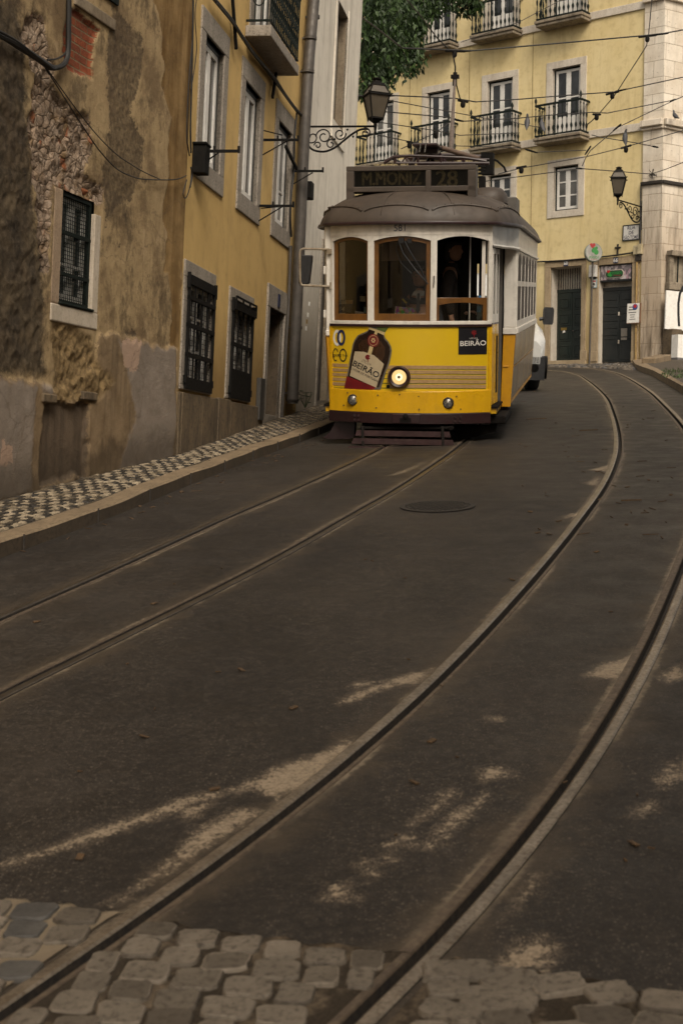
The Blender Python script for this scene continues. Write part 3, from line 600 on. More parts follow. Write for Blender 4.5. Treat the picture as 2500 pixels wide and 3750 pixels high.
for k,(o,i) in enumerate(zip(GO,GI)):
    w=casement(yb,YB,i,o,.03,3,fw=.03,sw=.065,sash_m='pvc')
    g=G(); a,b,c,d=i; a-=.06;b+=.05;c-=.04;d+=.03; y0,y1=-.05,-.028
    ring(g,a,b,c,d,.05,y0,y1,wb=.12 if k==0 else .34,wt=.10)
    for q in range(1,4): xx=a+(b-a)*q/4; g.box(xx-.011,xx+.011,y0+.003,y1-.003,c,d)
    for f in ((.30,.56,.80) if k==0 else (.55,)): zz=c+(d-c)*f; g.box(a,b,y0-.002,y1+.004,zz-.022,zz+.022)
    n=14
    for q in range(n): xx=a+.05+(b-a-.1)*q/(n-1); g.box(xx-.002,xx+.002,y1+.008,y1+.012,c+.1,d-.1)
    n=20
    for q in range(n): zz=c+.1+(d-c-.2)*q/(n-1); g.box(a+.05,b-.05,y1+.008,y1+.012,zz-.002,zz+.002)
    for xx in (a-.02,b): g.box(xx,xx+.018,y0-.006,.0,d-.14,d+.02); g.box(xx,xx+.018,y0-.006,.0,c+.06,c+.14)
    if k==1: g.box(a,b,y0-.03,y0-.012,d-.12,d-.04); g.box(a,b,y0-.03,y0-.012,d+.02,d+.04); [g.box(a+(b-a)*q/3-.012,a+(b-a)*q/3+.012,y0-.03,y0-.012,d-.12,d+.04) for q in range(4)]
    g.build('security_grille',M['iron'],w,tfY)
# street door deep in its stone frame
dr=G(); dr.box(DI[0]+.001,DI[1]-.001,.44,.49,-.2,DI[3]-.001)
for q in range(3): dr.box(DI[0]+.1,DI[1]-.1,.425,.44,.55+q*.5,.55+q*.5+.4)
door=dr.build('door',M['doorwood'],yb,tfY)
g=G(); g.box(DO[0],DO[1],-.03,.05,DI[3],DO[3]); g.box(DO[0],DI[0],-.028,.05,-.3,DI[3]); g.box(DI[1],DO[1],-.028,.05,-.3,DI[3]); g.box(DI[0]+.001,DI[1]-.001,.02,.42,.3,.62)
g.build('surround',M['surround'],door,tfY,bevel=.01)
zz=DI[3]+.05; xx=(DO[0]+DO[1])/2; g=G(); g.box(xx-.05,xx+.07,-.042,-.031,zz,zz+.17); pl=g.build('number_plate',M['blueplate'],door,tfY)
tv,tfc=text_shape('1',.11); g=G(); g.add([(xx+.01+x,-.044,zz+.085+z) for x,z in tv],tfc); g.build('digit',M['white'],pl,tfY) if False else None
g=G(); g.box(DO[0]-.36,DO[0]-.10,-.06,0,.52,1.06); g.build('meter_box',M['cabinet'],yb,tfY,bevel=.008)
# iron balcony
bd=.31; b0,b1=2.2,3.92
bal=empty('balcony',(0,0,0),0,parent=yb)
g=G(); g.box(b0,b1,-bd,-.001,bz-.10,bz+.03); slab=g.build('balcony',M['surround'],yb,tfY,bevel=.012); bpy.data.objects.remove(bal)
g=G(); zt2=bz+1.02
for z in (bz+.09,zt2): 
    g.box(b0+.02,b1-.02,-bd+.01,-bd+.035,z-.012,z+.012); g.box(b0+.02,b0+.045,-bd+.035,-.001,z-.012,z+.012); g.box(b1-.045,b1-.02,-bd+.035,-.001,z-.012,z+.012)
n=17
for q in range(n+1):
    x=b0+.035+(b1-b0-.07)*q/n; g.tube([(x,-bd+.022,bz+.09),(x,-bd+.022,zt2)],.009,6)
    if q<n:
        xm=x+(b1-b0-.07)/n/2
        for zc,r in ((bz+.28,.045),(bz+.52,.05),(bz+.80,.045)):
            g.tube([(xm+r*math.cos(t),-bd+.022+.006*math.sin(3*t),zc+r*1.8*math.sin(t)) for t in np.linspace(0,2*math.pi,13)[:-1]],.007,5,closed=True)
for xe in (b0+.033,b1-.033):
    for zc,r,yc in ((bz+.36,.10,-.16),(bz+.75,.12,-.16)):
        g.tube([(xe,yc+r*t/7*math.cos(t),zc+r*1.4*t/7*math.sin(t)) for t in np.linspace(1,9,24)],.008,5)
    for y in (-.1,-.2): g.tube([(xe,y,bz+.09),(xe,y,zt2)],.007,5)
g.build('railing',M['greeniron'],slab,tfY)
# drainpipes, conduit and the loose cabling along the house
def wpath(fr,pts,d): return [( *fr.uv(x,y,d)[:1],-d,fr.uv(x,y,d)[1]) for x,y in pts]
g=G(); c=[(1064,900),(1056,1130),(1045,1300),(1032,1530)]; g.tube(wpath(YB,c,.05),.024,8); g.build('conduit',M['zinc'],yb,tfY)
C7=lambda x,y:(850+x/3.136,y/3.136)
C3=lambda x,y:(600+x/1.96,y/1.96)
def on_wall(name,label,cat,fr,build,mat,group=None,x=0,z=0,rad=None):
    o=empty(name,fr.w(x,z,0),fr.ang,label,cat,group); return o
def cable(name,label,fr,pts,d,r,group=None,n=6,extra=()):
    P=wpath(fr,pts,d); x0,y0,z0=P[0]; e=G()
    # smooth the path
    def sm(P):
        t=np.arange(len(P)); tt=np.linspace(0,len(P)-1,(len(P)-1)*5+1); return np.stack([cr(t,np.array(P)[:,k],tt) for k in range(3)],1)
    e.tube([tuple(p) for p in sm(P)],r,n)
    for p2,d2,r2 in extra: e.tube([tuple(p) for p in sm(wpath(fr,p2,d2))],r2,n)
    tf=fr.tf(); o=e.build(name,M['cable'],None,tf); o.location=fr.o; o.rotation_euler=(0,0,fr.ang); return tag(o,label,'cable',group)
cable('cable_bundle','thick sagging black cable bundle running down under the iron balcony to the wall lamp',YB,[C3(*p) for p in [(350,-20),(410,50),(490,150),(560,260),(650,390),(790,555),(870,680),(960,800),(1020,860),(1040,895)]],.06,.022,None,7,
  [([C3(*p) for p in [(350,-10),(420,75),(500,175),(600,330),(720,490),(820,620),(900,730),(980,830)]],.05,.012),([C3(*p) for p in [(955,805),(945,900),(938,1010),(935,1130),(930,1260),(915,1400),(908,1560),(915,1700)]],.04,.014),([C3(*p) for p in [(380,20),(520,200),(640,385),(760,525),(850,660),(950,800)]],.075,.01)])
cable('wall_cables','thin black cables dropping down the corner of the yellow house into a black box',YB,[C3(*p) for p in [(212,-10),(208,250),(200,600),(192,900),(196,1100)]],.04,.010,None,6,
  [([C3(*p) for p in [(235,-5),(225,120),(236,350),(210,560),(195,640)]],.05,.005),([C3(*p) for p in [(205,300),(180,600),(165,960),(175,1060),(185,1120)]],.05,.007),([C3(*p) for p in [(200,1200),(190,1330),(160,1420),(140,1390),(165,1290)]],.05,.006),([C3(*p) for p in [(195,1200),(205,1260),(190,1345)]],.06,.008)])
g=G(); x,z=YB.uv(712,585); g.box(x-.09,x+.09,-.14,0,z-.15,z+.15); g.box(x-.11,x+.11,-.15,0,z+.14,z+.165)
o=g.build('junction_box',M['iron'],None,tfY,bevel=.008); o.location=YB.o; o.rotation_euler=(0,0,YB.ang); tag(o,'small black junction box on the corner where the brown wall meets the yellow house','junction box')
g=G(); x,z=YB.uv(1108,694); g.box(x-.06,x+.14,-.14,0,z-.13,z+.11); x2,z2=YB.uv(1093,758); g.box(x2-.04,x2+.06,-.10,0,z2-.09,z2+.09)
o=g.build('junction_box',M['iron'],None,tfY,bevel=.008); o.location=YB.o; o.rotation_euler=(0,0,YB.ang); tag(o,'black junction box below the wall lamp, beside the grey drainpipe','junction box')
# iron clothes-line brackets sticking out of the facade
BRK=[((717,553),(877,555),[((800,560),(722,612))],'iron wall bracket beside the black corner box, nearest the peeling brown wall'),
 ((961,512),(1092,512),[((955,477),(1034,495)),((1050,517),(960,568))],'upper iron wall bracket across the third white window'),
 ((1066,626),(1184,625),[((1145,632),(1066,678))],'iron wall bracket reaching out over the grey drainpipe, under the lamp'),
 ((943,753),(1076,753),[((955,763),(1020,757)),((1032,758),(945,810))],'lowest iron wall bracket, across the foot of the third white window')]
for (rx,ry),(tx,ty),br,lab in BRK:
    x,z=YB.uv(rx,ry); d,z2=YB.xd(tx,ty,x); o=empty('wall_bracket',YB.w(x,z,0),YB.ang,lab,'bracket','iron clothes line brackets')
    g=G(); g.box(-.014,.014,-d,.0,-.016,.012); g.box(-.012,.012,-d-.004,-d+.02,-.02,.05); g.box(-.012,.012,-d*.45,-d*.45+.02,.012,.05); g.build('arm',M['iron'],o)
    g=G()
    for (ax,ay),(bx,by) in br:
        da,za=YB.xd(ax,ay,x); db,zb2=YB.xd(bx,by,x); g.tube([(0,-max(da,.0),za-z),(0,-max(db,0),zb2-z)],.008,6)
    g.build('brace',M['iron'],o)
g=G(); x,z=YB.uv(1002,536); x2,z2=YB.uv(1078,618); g.bar((x,-.16,z),(x2,-.03,z2),.035,.035); o=g.build('iron_stay',M['iron'],None,tfY); o.location=YB.o; o.rotation_euler=(0,0,YB.ang); tag(o,'slanting iron stay across the third white window','stay')
for (a,b),lab in ((((845,-12),(859,180)),'flat iron strap hanging on the yellow wall above the second window'),(((1006,270),(992,357)),'flat iron strap hanging below the balcony slab by the cable bundle')):
    x,z=YB.uv(*a,.03); x2,z2=YB.uv(*b,.03); g=G(); g.bar((x,-.05,z),(x2,-.05,z2),.05,.03,up=(0,1,0)); o=g.build('iron_strap',M['iron'],None,tfY); o.location=YB.o; o.rotation_euler=(0,0,YB.ang); tag(o,lab,'strap','iron straps on the yellow house')
# ------------------------------------------------------------------ the wall lamp (used for both lamps)
def m_lampglass():
    q=N('frosted_lamp_glass'); return q.fin(q.mix(q.noise(6,4,.6),(.05,.040,.028),(.095,.078,.056)),.4,0,None,.5)
M['lampglass']=m_lampglass()
def frustum(h0,h1,z0,z1): return [(-h0,-h0,z0),(h0,-h0,z0),(h0,h0,z0),(-h0,h0,z0),(-h1,-h1,z1),(h1,-h1,z1),(h1,h1,z1),(-h1,h1,z1)]
FR=[(0,3,2,1),(4,5,6,7),(0,1,5,4),(1,2,6,5),(2,3,7,6),(3,0,4,7)]
def wall_lamp(label,loc,rz,reach,k,rot,wallpl=.30,post=.45):
    """origin: where the arm meets the wall; local -y points out of the wall"""
    t=empty('wall_lamp',loc,rz,label,'lamp','cast iron street lanterns on wall arms')
    g=G(); g.tube([(0,0,0),(0,-reach,0)],.017*k,8); g.box(-.03*k,.03*k,-.025,0,-.55*k,.16*k)
    def sp(cy,cz,r,t0,t1,turn=1,n=26): return [(0,cy+turn*r*(1-.72*i/n)*math.cos(t0+(t1-t0)*i/n),cz+r*(1-.72*i/n)*math.sin(t0+(t1-t0)*i/n)) for i in range(n+1)]
    R=reach
    arc=[(0,-.02,-.10*k),(0,-.05*R,-.22*k),(0,-.14*R,-.36*k),(0,-.30*R,-.40*k),(0,-.45*R,-.34*k),(0,-.58*R,-.22*k),(0,-.70*R,-.11*k),(0,-.80*R,-.05*k),(0,-.9*R,-.04*k)]
    tt=np.linspace(0,len(arc)-1,33); a=np.array(arc); g.tube([tuple(p) for p in np.stack([cr(np.arange(len(arc)),a[:,i],tt) for i in range(3)],1)],.017*k,7)
    for cy,cz,r,t0,t1,tu in ((-.87*R,-.11*k,.085*k,1.2,9.5,1),(-.30*R,-.16*k,.13*k,0,8.5,1),(-.52*R,-.12*k,.10*k,3,11,1),(-.14*R,-.17*k,.12*k,2,9.5,-1),(-.40*R,-.28*k,.08*k,1,8,-1),(-.22*R,-.30*k,.06*k,0,7,1)):
        g.tube(sp(cy,cz,r,t0,t1,tu),.011*k,5)
    for cy,cz in ((-.62*R,-.05*k),(-.45*R,-.2*k),(-.7*R,-.16*k)): g.lathe([(0,-.025*k),(.02*k,0),(0,.025*k)],(0,cy,cz),8)
    g.tube([(0,-R,-.07*k),(0,-R,.04*k)],[.02*k,.032*k],8); g.lathe([(.0,-.13*k),(.026*k,-.10*k),(.014*k,-.06*k),(.02*k,-.05*k)],(0,-R,0),8)
    g.build('arm',M['iron'],t)
    R3=Matrix.Rotation(rot,4,'Z')
    def P(g,nm,m): 
        T=lambda v:tuple(Vector((0,-R,.05*k))+(R3@Vector(v)))
        return g.build(nm,m,t,T)
    b0,b1,h=.095*k,.165*k,.36*k; base=.07*k
    g=G(); g.add(frustum(b0*.97,b1*.97,base,base+h),FR); g.add(frustum(b1*.99,b1*.62,base+h+.03*k,base+h+.15*k),FR); P(g,'glass',M['lampglass'])
    g=G(); g.add(frustum(.03*k,b0*1.05,.0,base),FR)
    for sx in (-1,1):
        for sy in (-1,1):
            g.bar((sx*b0,sy*b0,base),(sx*b1,sy*b1,base+h),.020*k,.020*k); g.bar((sx*b1,sy*b1,base+h+.02*k),(sx*b1*.62,sy*b1*.62,base+h+.16*k),.018*k,.018*k); g.bar((sx*b1*1.02,sy*b1*1.02,base+h),(sx*b1*1.22,sy*b1*1.22,base+h+.02*k),.018*k,.018*k)
            g.lathe([(0,-.05*k),(.012*k,-.02*k),(.008*k,.01*k)],(sx*b0,sy*b0,base),6)
    for z,hw in ((base,b0),(base+h,b1*1.03)):
        for s in (-1,1): g.box(-hw,hw,s*hw-.011*k,s*hw+.011*k,z-.012*k,z+.014*k); g.box(s*hw-.011*k,s*hw+.011*k,-hw,hw,z-.0115*k,z+.0135*k)
    P(g,'cage',M['iron'])
    g=G(); g.add(frustum(b1*.70,b1*.60,base+h+.15*k,base+h+.19*k),FR); g.lathe([(.09*k,base+h+.19*k),(.085*k,base+h+.22*k),(.05*k,base+h+.24*k),(.07*k,base+h+.255*k),(.075*k,base+h+.27*k),(.03*k,base+h+.29*k),(0,base+h+.295*k)],n=12)
    P(g,'cap',M['iron']); return t
x,z=YB.uv(1107,464); d,_=YB.xd(1374,463,x)
wall_lamp('large iron lantern on a scrolled arm, on the yellow house left of the tram',YB.w(x,z,0),YB.ang,d,.92*d/1.09,math.radians(28))
# ------------------------------------------------------------------ white house beyond
WF=Frame(YB.w(XE,0,0),(.161,1),0,.0155); tfW=WF.tf()
M['white_stucco']=m_stucco('weathered_white_stucco',(.74,.69,.60),(.64,.59,.505),(.21,.17,.12),(1.6,3.0,(.22,.18,.13),.11),.5,.55)
M['recess']=m_stone('brown_stone_jamb',(.20,.155,.105),(.27,.22,.155),(.08,.06,.04),3,.85,.5,.4)
wb_=empty('white_house',WF.o,WF.ang,'tall narrow weathered white house behind the tram, with a deep stone window recess','house')
hx1=WF.uv(1264,300)[0]; hx0=WF.uv(1222,300)[0]; hz1=WF.uv(1264,46)[1]; hz0=WF.uv(1252,480)[1]; dep=-WF.xd(1226,300,hx1)[0]
dx1=WF.uv(1212,1250)[0]; dx0=WF.uv(1166,1250)[0]; ddep=-WF.xd(1170,1250,dx1)[0]
WEND=WF.uv(1318,200)[0]
print('white',hx0,hx1,hz0,hz1,dep,dx0,dx1,ddep,WEND)
dz1=WF.uv(1186,905)[1]
hd=max(.2,min(.6,dep)); dd=max(.2,min(.7,ddep))
g=G(); wall_holes(g,0,WEND,-1.5,10.5,[(hx0,hx1,hz0,hz1,hd),(dx0,dx1,-.5,dz1,dd)],mi=0,mr=1); g.add([(WEND,0,-1.5),(WEND,6,-1.5),(WEND,6,10.5),(WEND,0,10.5)],[(0,1,2,3)],0); g.add([(0,0,-1.5),(0,6,-1.5),(0,6,10.5),(0,0,10.5)],[(0,1,2,3)],0); g.add([(0,6,-1.5),(WEND,6,-1.5),(WEND,6,10.5),(0,6,10.5)],[(0,1,2,3)],0); g.add([(0,0,10.5),(WEND,0,10.5),(WEND,6,10.5),(0,6,10.5)],[(0,1,2,3)],0)
g.build('wall',[M['white_stucco'],M['recess']],wb_,tfW)
g=G(); g.box(hx0+.02,hx1-.02,hd-.06,hd-.01,hz0,hz1-.01); wn_=g.build('window',M['pane'],wb_,tfW)
g=G(); g.box(hx0-.10,hx0,-.02,.03,hz0-.3,hz1+.12); g.box(hx1,hx1+.07,-.02,.03,hz0-.25,hz1+.12); g.box(hx0-.1,hx1+.07,-.03,.05,hz0-.32,hz0-.22); g.build('surround',M['white_stucco'],wn_,tfW)
g=G(); g.box(dx0+.02,dx1-.02,dd-.06,dd-.01,-.4,dz1-.01); dn_=g.build('door',M['doorwood'],wb_,tfW)
g=G(); g.box(dx0-.12,dx0,-.025,.03,-.3,dz1+.1); g.box(dx1,dx1+.10,-.025,.03,-.3,dz1+.1); g.box(dx0,dx1,-.026,.03,dz1,dz1+.1); g.build('surround',M['surround'],dn_,tfW)
g=G(); g.box(0,WEND,-.12,.05,10.35,10.62); g.box(WEND-.01,WEND+.12,-.12,6,10.35,10.62); g.build('cornice',M['surround'],wb_,tfW)
P=wpath(YB,[(1152,-30),(1132,200),(1118,420),(1104,700),(1092,1000),(1080,1250),(1070,1478)],.11); e=G(); e.tube(P,.082,12)
for x_,y_ in ((1147,62),(1136,140),(1127,262),(1083,1200),(1072,1440)):
    u,v=YB.uv(x_,y_,.11); e.lathe([(.092,-.02),(.092,.02)],(u,-.11,v),12); e.box(u-.02,u+.02,-.10,0,v-.012,v+.012)
u,v=YB.uv(1070,1462,.11); e.lathe([(.088,-.03),(.10,-.0)],(u,-.11,v),12)
o=e.build('drainpipe',M['zinc'],None,tfY); o.location=YB.o; o.rotation_euler=(0,0,YB.ang); tag(o,'thick grey drainpipe with old stickers between the yellow and the white house','drainpipe')
# stickers on the pipe
for (px_,py_,c) in ((1121,1104,M['white']),(1112,1170,M['yellowpipe']),(1109,1195,M['white']),(1116,1145,M['white'])):
    u,v=YB.uv(px_,py_,.195); g=G(); g.lathe([(.0835,-.03),(.0835,.03)],(0,0,0),40); keep=[f for f in g.f if len(f)==4 and all(g.v[i][1]<-.066 for i in f)]
    g.f=keep; g.m=[0]*len(keep); g.s=[True]*len(keep); g.v=[(a+YB.uv(px_-6,py_,.11)[0],b-.11,c_+v) for a,b,c_ in g.v]
    g.build('sticker',c,o,tfY)
P=wpath(YB,[(1137,-30),(1126,250),(1112,560),(1098,900),(1086,1200),(1074,1500)],.03); e=G(); e.tube(P,.02,7); e.tube(wpath(YB,[(1096,920),(1090,980),(1078,1072)],.06),.012,6)
o=e.build('conduit',M['yellowpipe'],None,tfY); o.location=YB.o; o.rotation_euler=(0,0,YB.ang); tag(o,'thin ochre painted pipe on the edge of the yellow house beside the thick drainpipe','pipe')
# houses that close the street beside and behind the photographer (out of the frame, they shade the lower street)
for (nm,o_,u_,L_,h_,mt,lab) in (('corner_house',(R_(13)[0]+2.0,R_(14.5)[1],.1),(-.13,-1),42,11.5,'white_stucco','tall plain house across the street, right of the picture'),('corner_house',BB.w(-1.0,0,0),(-.42,-1),26,10.5,'yellow','ochre house next down the hill from the peeling brown house')):
    fr_=Frame((float(o_[0]),float(o_[1]),float(o_[2])),u_); hb=empty(nm,fr_.o,fr_.ang,lab,'house'); sgn=-1 if nm=='corner_house' and mt=='yellow' else 1
    ws_=[(x,x+1.1,z,z+1.7,.2) for x in np.arange(1.5,L_-2,2.6) for z in (0.2,3.4,6.8)]; g=G(); wall_holes(g,0,L_,-8,h_,ws_)
    if sgn<0: g.v=[(a,-b,c) for a,b,c in g.v]
    g.build('wall',[M[mt],M['surround']],hb)
    g=G(); g.box(0,L_,*sorted((sgn*.3,sgn*7)),-8,h_-.2); g.build('core',M['darkroom'],hb)
    g=G()
    for w_ in ws_: g.box(w_[0],w_[1],*sorted((sgn*.12,sgn*.16)),w_[2],w_[3])
    g.build('window_panes',M['pane'],hb); g=G(); g.box(-.1,L_,*sorted((-sgn*.2,sgn*7)),h_,h_+.3); g.build('roof',M['surround'],hb)
# ------------------------------------------------------------------ the peeling brown house
R2=lambda pts:[BB.uv(x/2.24,y/2.24) for x,y in pts]
R5=lambda pts:[BB.uv(x/1.206,900+y/1.206) for x,y in pts]
MASK={
 'rubble':[R2([(200,120),(350,140),(390,300),(400,430),(470,560),(420,700),(520,800),(640,880),(740,960),(760,1190),(690,1420),(760,1500),(850,1560),(840,1720),(700,1650),(520,1560),(430,1540),(410,1900),(400,2240),(320,2240),(300,1900),(250,1300),(220,1050),(280,600),(160,300)])],
 'rough':[R5([(215,330),(300,350),(400,400),(430,520),(500,600),(400,700),(230,700),(240,560)])],
 'brick':[R2([(560,100),(640,90),(840,250),(770,330),(765,520),(755,630),(640,590),(560,565),(500,420),(520,300)])],
 'ochre':[R2([(1240,-60),(1330,300),(1320,420),(1340,520),(1315,700),(1350,830),(1400,960),(1385,1100),(1370,1250),(1390,1400),(1345,1600),(1330,1800),(1370,1900),(1340,2240),(1700,2240),(1700,-60)]),R5([(740,120),(800,0),(800,470),(750,440),(760,260)])],
 'stain':[R2([(930,60),(1050,180),(1170,300),(1160,620),(1060,900),(1170,1150),(1150,1400),(1075,1660),(940,1700),(870,1900),(840,1600),(830,1400),(900,1050),(870,700),(890,300)]),R2([(1150,1450),(1215,1500),(1160,1510)]),R2([(1000,1780),(1030,1720),(1070,1840),(1030,1860)]),R2([(950,1980),(985,2020),(970,2080)]),R5([(545,375),(580,370),(605,400),(560,405)])],
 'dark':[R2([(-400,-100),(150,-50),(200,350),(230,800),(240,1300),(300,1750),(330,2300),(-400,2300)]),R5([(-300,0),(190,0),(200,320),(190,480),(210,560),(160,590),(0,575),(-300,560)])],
 'base':[R5([(-300,570),(0,575),(160,600),(235,640),(420,540),(430,385),(520,400),(770,455),(770,1300),(-300,1300)])],
 'grey':[R5([(520,428),(762,458),(765,760),(745,1000),(640,1125),(480,1110),(530,930),(590,760),(560,600)]),R5([(-300,585),(60,600),(150,620),(130,900),(130,1090),(-300,1180)]),R5([(170,610),(230,620),(220,660),(170,660)])],
 'pink':[R5([(525,415),(612,425),(600,520),(585,560),(535,540)]),R5([(0,870),(50,880),(40,950),(-20,980)])],
 'niche':[R5([(180,690),(385,690),(375,1040),(320,1010),(230,1050),(165,1060)])]}
GX=np.concatenate([np.arange(-1.0,2.6,.2),np.arange(2.7,6.501,.02)]); GX[-1]=6.5
GZ=np.concatenate([np.arange(-1.6,-.6,.2),np.arange(-.55,4.9,.02),np.arange(5,11.1,.4)])
XX,ZZ=np.meshgrid(GX,GZ)
wq=.05*fbm(XX*3,ZZ*3,3); wr=.05*fbm(XX*3+50,ZZ*3+9,3); SD={}
for k,ps in MASK.items():
    d=np.full(XX.shape,1.0)
    for p in ps: d=np.minimum(d,sdist(XX+wq,ZZ+wr,p))
    SD[k]=d+.10*fbm(XX*9,ZZ*9,4)
sm=lambda v,a,b:(lambda t:t*t*(3-2*t))(np.clip((v-a)/(b-a),0,1))
n1=fbm(XX*11,ZZ*11,5); n2=fbm(XX*28,ZZ*28,3); n3=np.abs(fbm(XX*6+7,ZZ*6,4))
out=.006*n1+.003*n2
rub=1-sm(SD['rubble'],-.05,.015); out+=rub*(-.032+.06*n1+.04*n2); rgh=1-sm(SD['rough'],-.06,.03); out+=rgh*(-.015+.05*n1+.03*n2)
out+=-.012*(1-sm(SD['ochre'],-.015,.01))*0+.008*sm(SD['ochre'],-.01,.01)
out+=.022*(1-sm(SD['base'],-.02,.02))*(1-rub); out+=-.03*(1-sm(SD['brick'],-.03,.01)); out+=-.05*(1-sm(SD['niche'],-.03,.02)); out+=(1-sm(SD['dark'],-.1,.1))*(.028*n1+.02*n2); out+=.005*(1-sm(SD['grey'],-.02,.02))
out+=(1-sm(SD['stain'],-.08,.03))*(-.004+.012*n2)
bw=BB.rect([(185,690),(380,760),(352,1194),(170,1169)]); bi=BB.rect([(232,701),(348,754),(329,1123),(212,1100)])
bi=(bi[0]+.0,bi[1]+.0,bi[2]-.02,bi[3]+.02)
inw=(XX>bi[0]-.13)&(XX<bi[1]+.13)&(ZZ>bi[2]-.16)&(ZZ<bi[3]+.04); out=np.where(inw,np.minimum(out,-.004),out)
brown=empty('peeling_house',BB.o,BB.ang,'old brown house with peeling plaster, bare rubble and brick, at the left edge','house')
g=G(); nx=len(GX)
sh=XX; 
g.v=[(float(a),float(-b),float(c)) for a,b,c in zip(XX.ravel(),out.ravel(),ZZ.ravel())]
for i in range(len(GZ)-1):
    for j in range(nx-1):
        cx,cz=(GX[j]+GX[j+1])/2,(GZ[i]+GZ[i+1])/2
        if bi[0]<cx<bi[1] and bi[2]<cz<bi[3]: continue
        g.f.append((i*nx+j,i*nx+j+1,(i+1)*nx+j+1,(i+1)*nx+j)); g.m.append(0); g.s.append(True)
def m_brown():
    q=N('peeling_plaster'); T=q.tc(); s3=q.sep(T); cmb=q.n('ShaderNodeCombineXYZ'); q.L(s3[0],cmb.inputs[0]); q.L(s3[2],cmb.inputs[1]); UV=cmb.outputs[0]
    f1=q.noise(22,5,.7,T); f2=q.noise(75,4,.7,T); f0=q.noise(4,6,.65,T)
    fine=q.ma('ADD',q.ma('MULTIPLY',q.ma('SUBTRACT',f1,.5),.10),q.ma('MULTIPLY',q.ma('SUBTRACT',f2,.5),.05))
    def msk(name,lo=-.010,hi=.006,k=1): return q.ma('SUBTRACT',1,q.step(q.ma('ADD',q.attr(name),q.ma('MULTIPLY',fine,k)),lo,hi))
    st=q.noise(1,5,.65,q.map(T,(7,7,.8)))
    col=q.mix(q.ramp(f0,[(.35,0),(.65,1)]),(.40,.295,.160),(.30,.215,.115)); col=q.mix(q.ma('MULTIPLY',q.ramp(st,[(.5,0),(.75,1)]),.5),col,(.12,.08,.045)); col=q.mix(q.ramp(f2,[(.55,0),(.7,.6)]),col,(.35,.255,.155)); col=q.mix(q.ramp(f1,[(.28,.7),(.4,0)]),col,(.09,.06,.035))
    gr=q.noise(1.5,9,.72,T); col=q.mix(q.ramp(gr,[(.50,0),(.60,.75)]),col,(.15,.10,.055)); gr2=q.noise(2.7,8,.75,q.map(T,(1,1,.6),(0,0,0),(5,2,1))); col=q.mix(q.ramp(gr2,[(.54,0),(.62,.7)]),col,(.085,.06,.036)); col=q.mix(q.ramp(gr2,[(.36,.6),(.42,0)]),col,(.44,.325,.19))
    och=q.mix(q.ramp(st,[(.35,0),(.62,1)]),(.15,.085,.028),(.30,.195,.085)); och=q.mix(q.ramp(f0,[(.4,0),(.7,.6)]),och,(.085,.05,.02)); col=q.mix(msk('ochre'),col,och)
    col=q.mix(q.ma('MULTIPLY',msk('stain',-.03,.012,1.8),q.ramp(f1,[(.3,.95),(.7,.45)])),col,(.062,.045,.031))
    base=q.mix(q.ramp(f0,[(.38,0),(.6,1)]),(.18,.125,.07),(.25,.178,.105)); base=q.mix(q.ramp(st,[(.5,0),(.72,.8)]),base,(.06,.045,.03)); col=q.mix(msk('base'),col,base)
    col=q.mix(msk('rough',-.05,.04),col,q.mix(q.ramp(f1,[(.38,0),(.62,1)]),(.12,.080,.038),(.28,.195,.095)))
    col=q.mix(q.ma('MULTIPLY',msk('grey',-.03,.03),.85),col,q.mix(q.ramp(f0,[(.35,0),(.65,1)]),(.29,.245,.205),(.19,.158,.13)))
    col=q.mix(q.ma('MULTIPLY',msk('pink'),.8),col,(.42,.29,.21)); col=q.mix(q.ma('MULTIPLY',msk('niche'),.85),col,q.mix(q.ramp(st,[(.4,0),(.65,1)]),(.115,.085,.06),(.07,.052,.038)))
    cell=q.voro(13,'F1',T,'Color'); ce=q.voro(13,'DISTANCE_TO_EDGE',T); cs=q.sep(cell)[0]
    stone=q.ramp(cs,[(0,(.17,.105,.05)),(.3,(.24,.165,.10)),(.5,(.36,.265,.19)),(.74,(.11,.075,.045)),(.86,(.25,.085,.035)),(1,(.20,.135,.085))],'CONSTANT')
    stone=q.mix(q.ramp(f0,[(.40,0),(.50,1)]),stone,q.mix(q.ramp(f1,[(.4,0),(.6,1)]),(.34,.265,.20),(.25,.18,.125))); stone=q.mix(q.ramp(ce,[(.0,.85),(.05,0)]),stone,(.06,.04,.025)); stone=q.mix(q.ramp(f2,[(.35,.6),(.5,0)]),stone,(.10,.065,.04))
    rubm=msk('rubble',-.02,.006); col=q.mix(rubm,col,stone)
    bt=q.n('ShaderNodeTexBrick'); q.L(UV,bt.inputs['Vector']); bt.inputs['Scale'].default_value=1; bt.inputs['Brick Width'].default_value=.225; bt.inputs['Row Height'].default_value=.069; bt.inputs['Mortar Size'].default_value=.008; bt.inputs['Mortar Smooth'].default_value=.3
    bt.inputs['Color1'].default_value=(.26,.072,.032,1); bt.inputs['Color2'].default_value=(.165,.05,.028,1); bt.inputs['Mortar'].default_value=(.19,.13,.075,1)
    bcol=q.mix(q.ramp(f1,[(.5,0),(.7,.6)]),bt.outputs[0],(.09,.045,.03)); brm=msk('brick'); col=q.mix(brm,col,bcol)
    col=q.mix(q.ma('MULTIPLY',msk('dark',-.10,.05,1.8),q.ramp(f0,[(.35,.97),(.7,.72)])),col,q.mix(q.ramp(f1,[(.45,0),(.65,1)]),(.028,.0225,.017),(.075,.059,.043)))
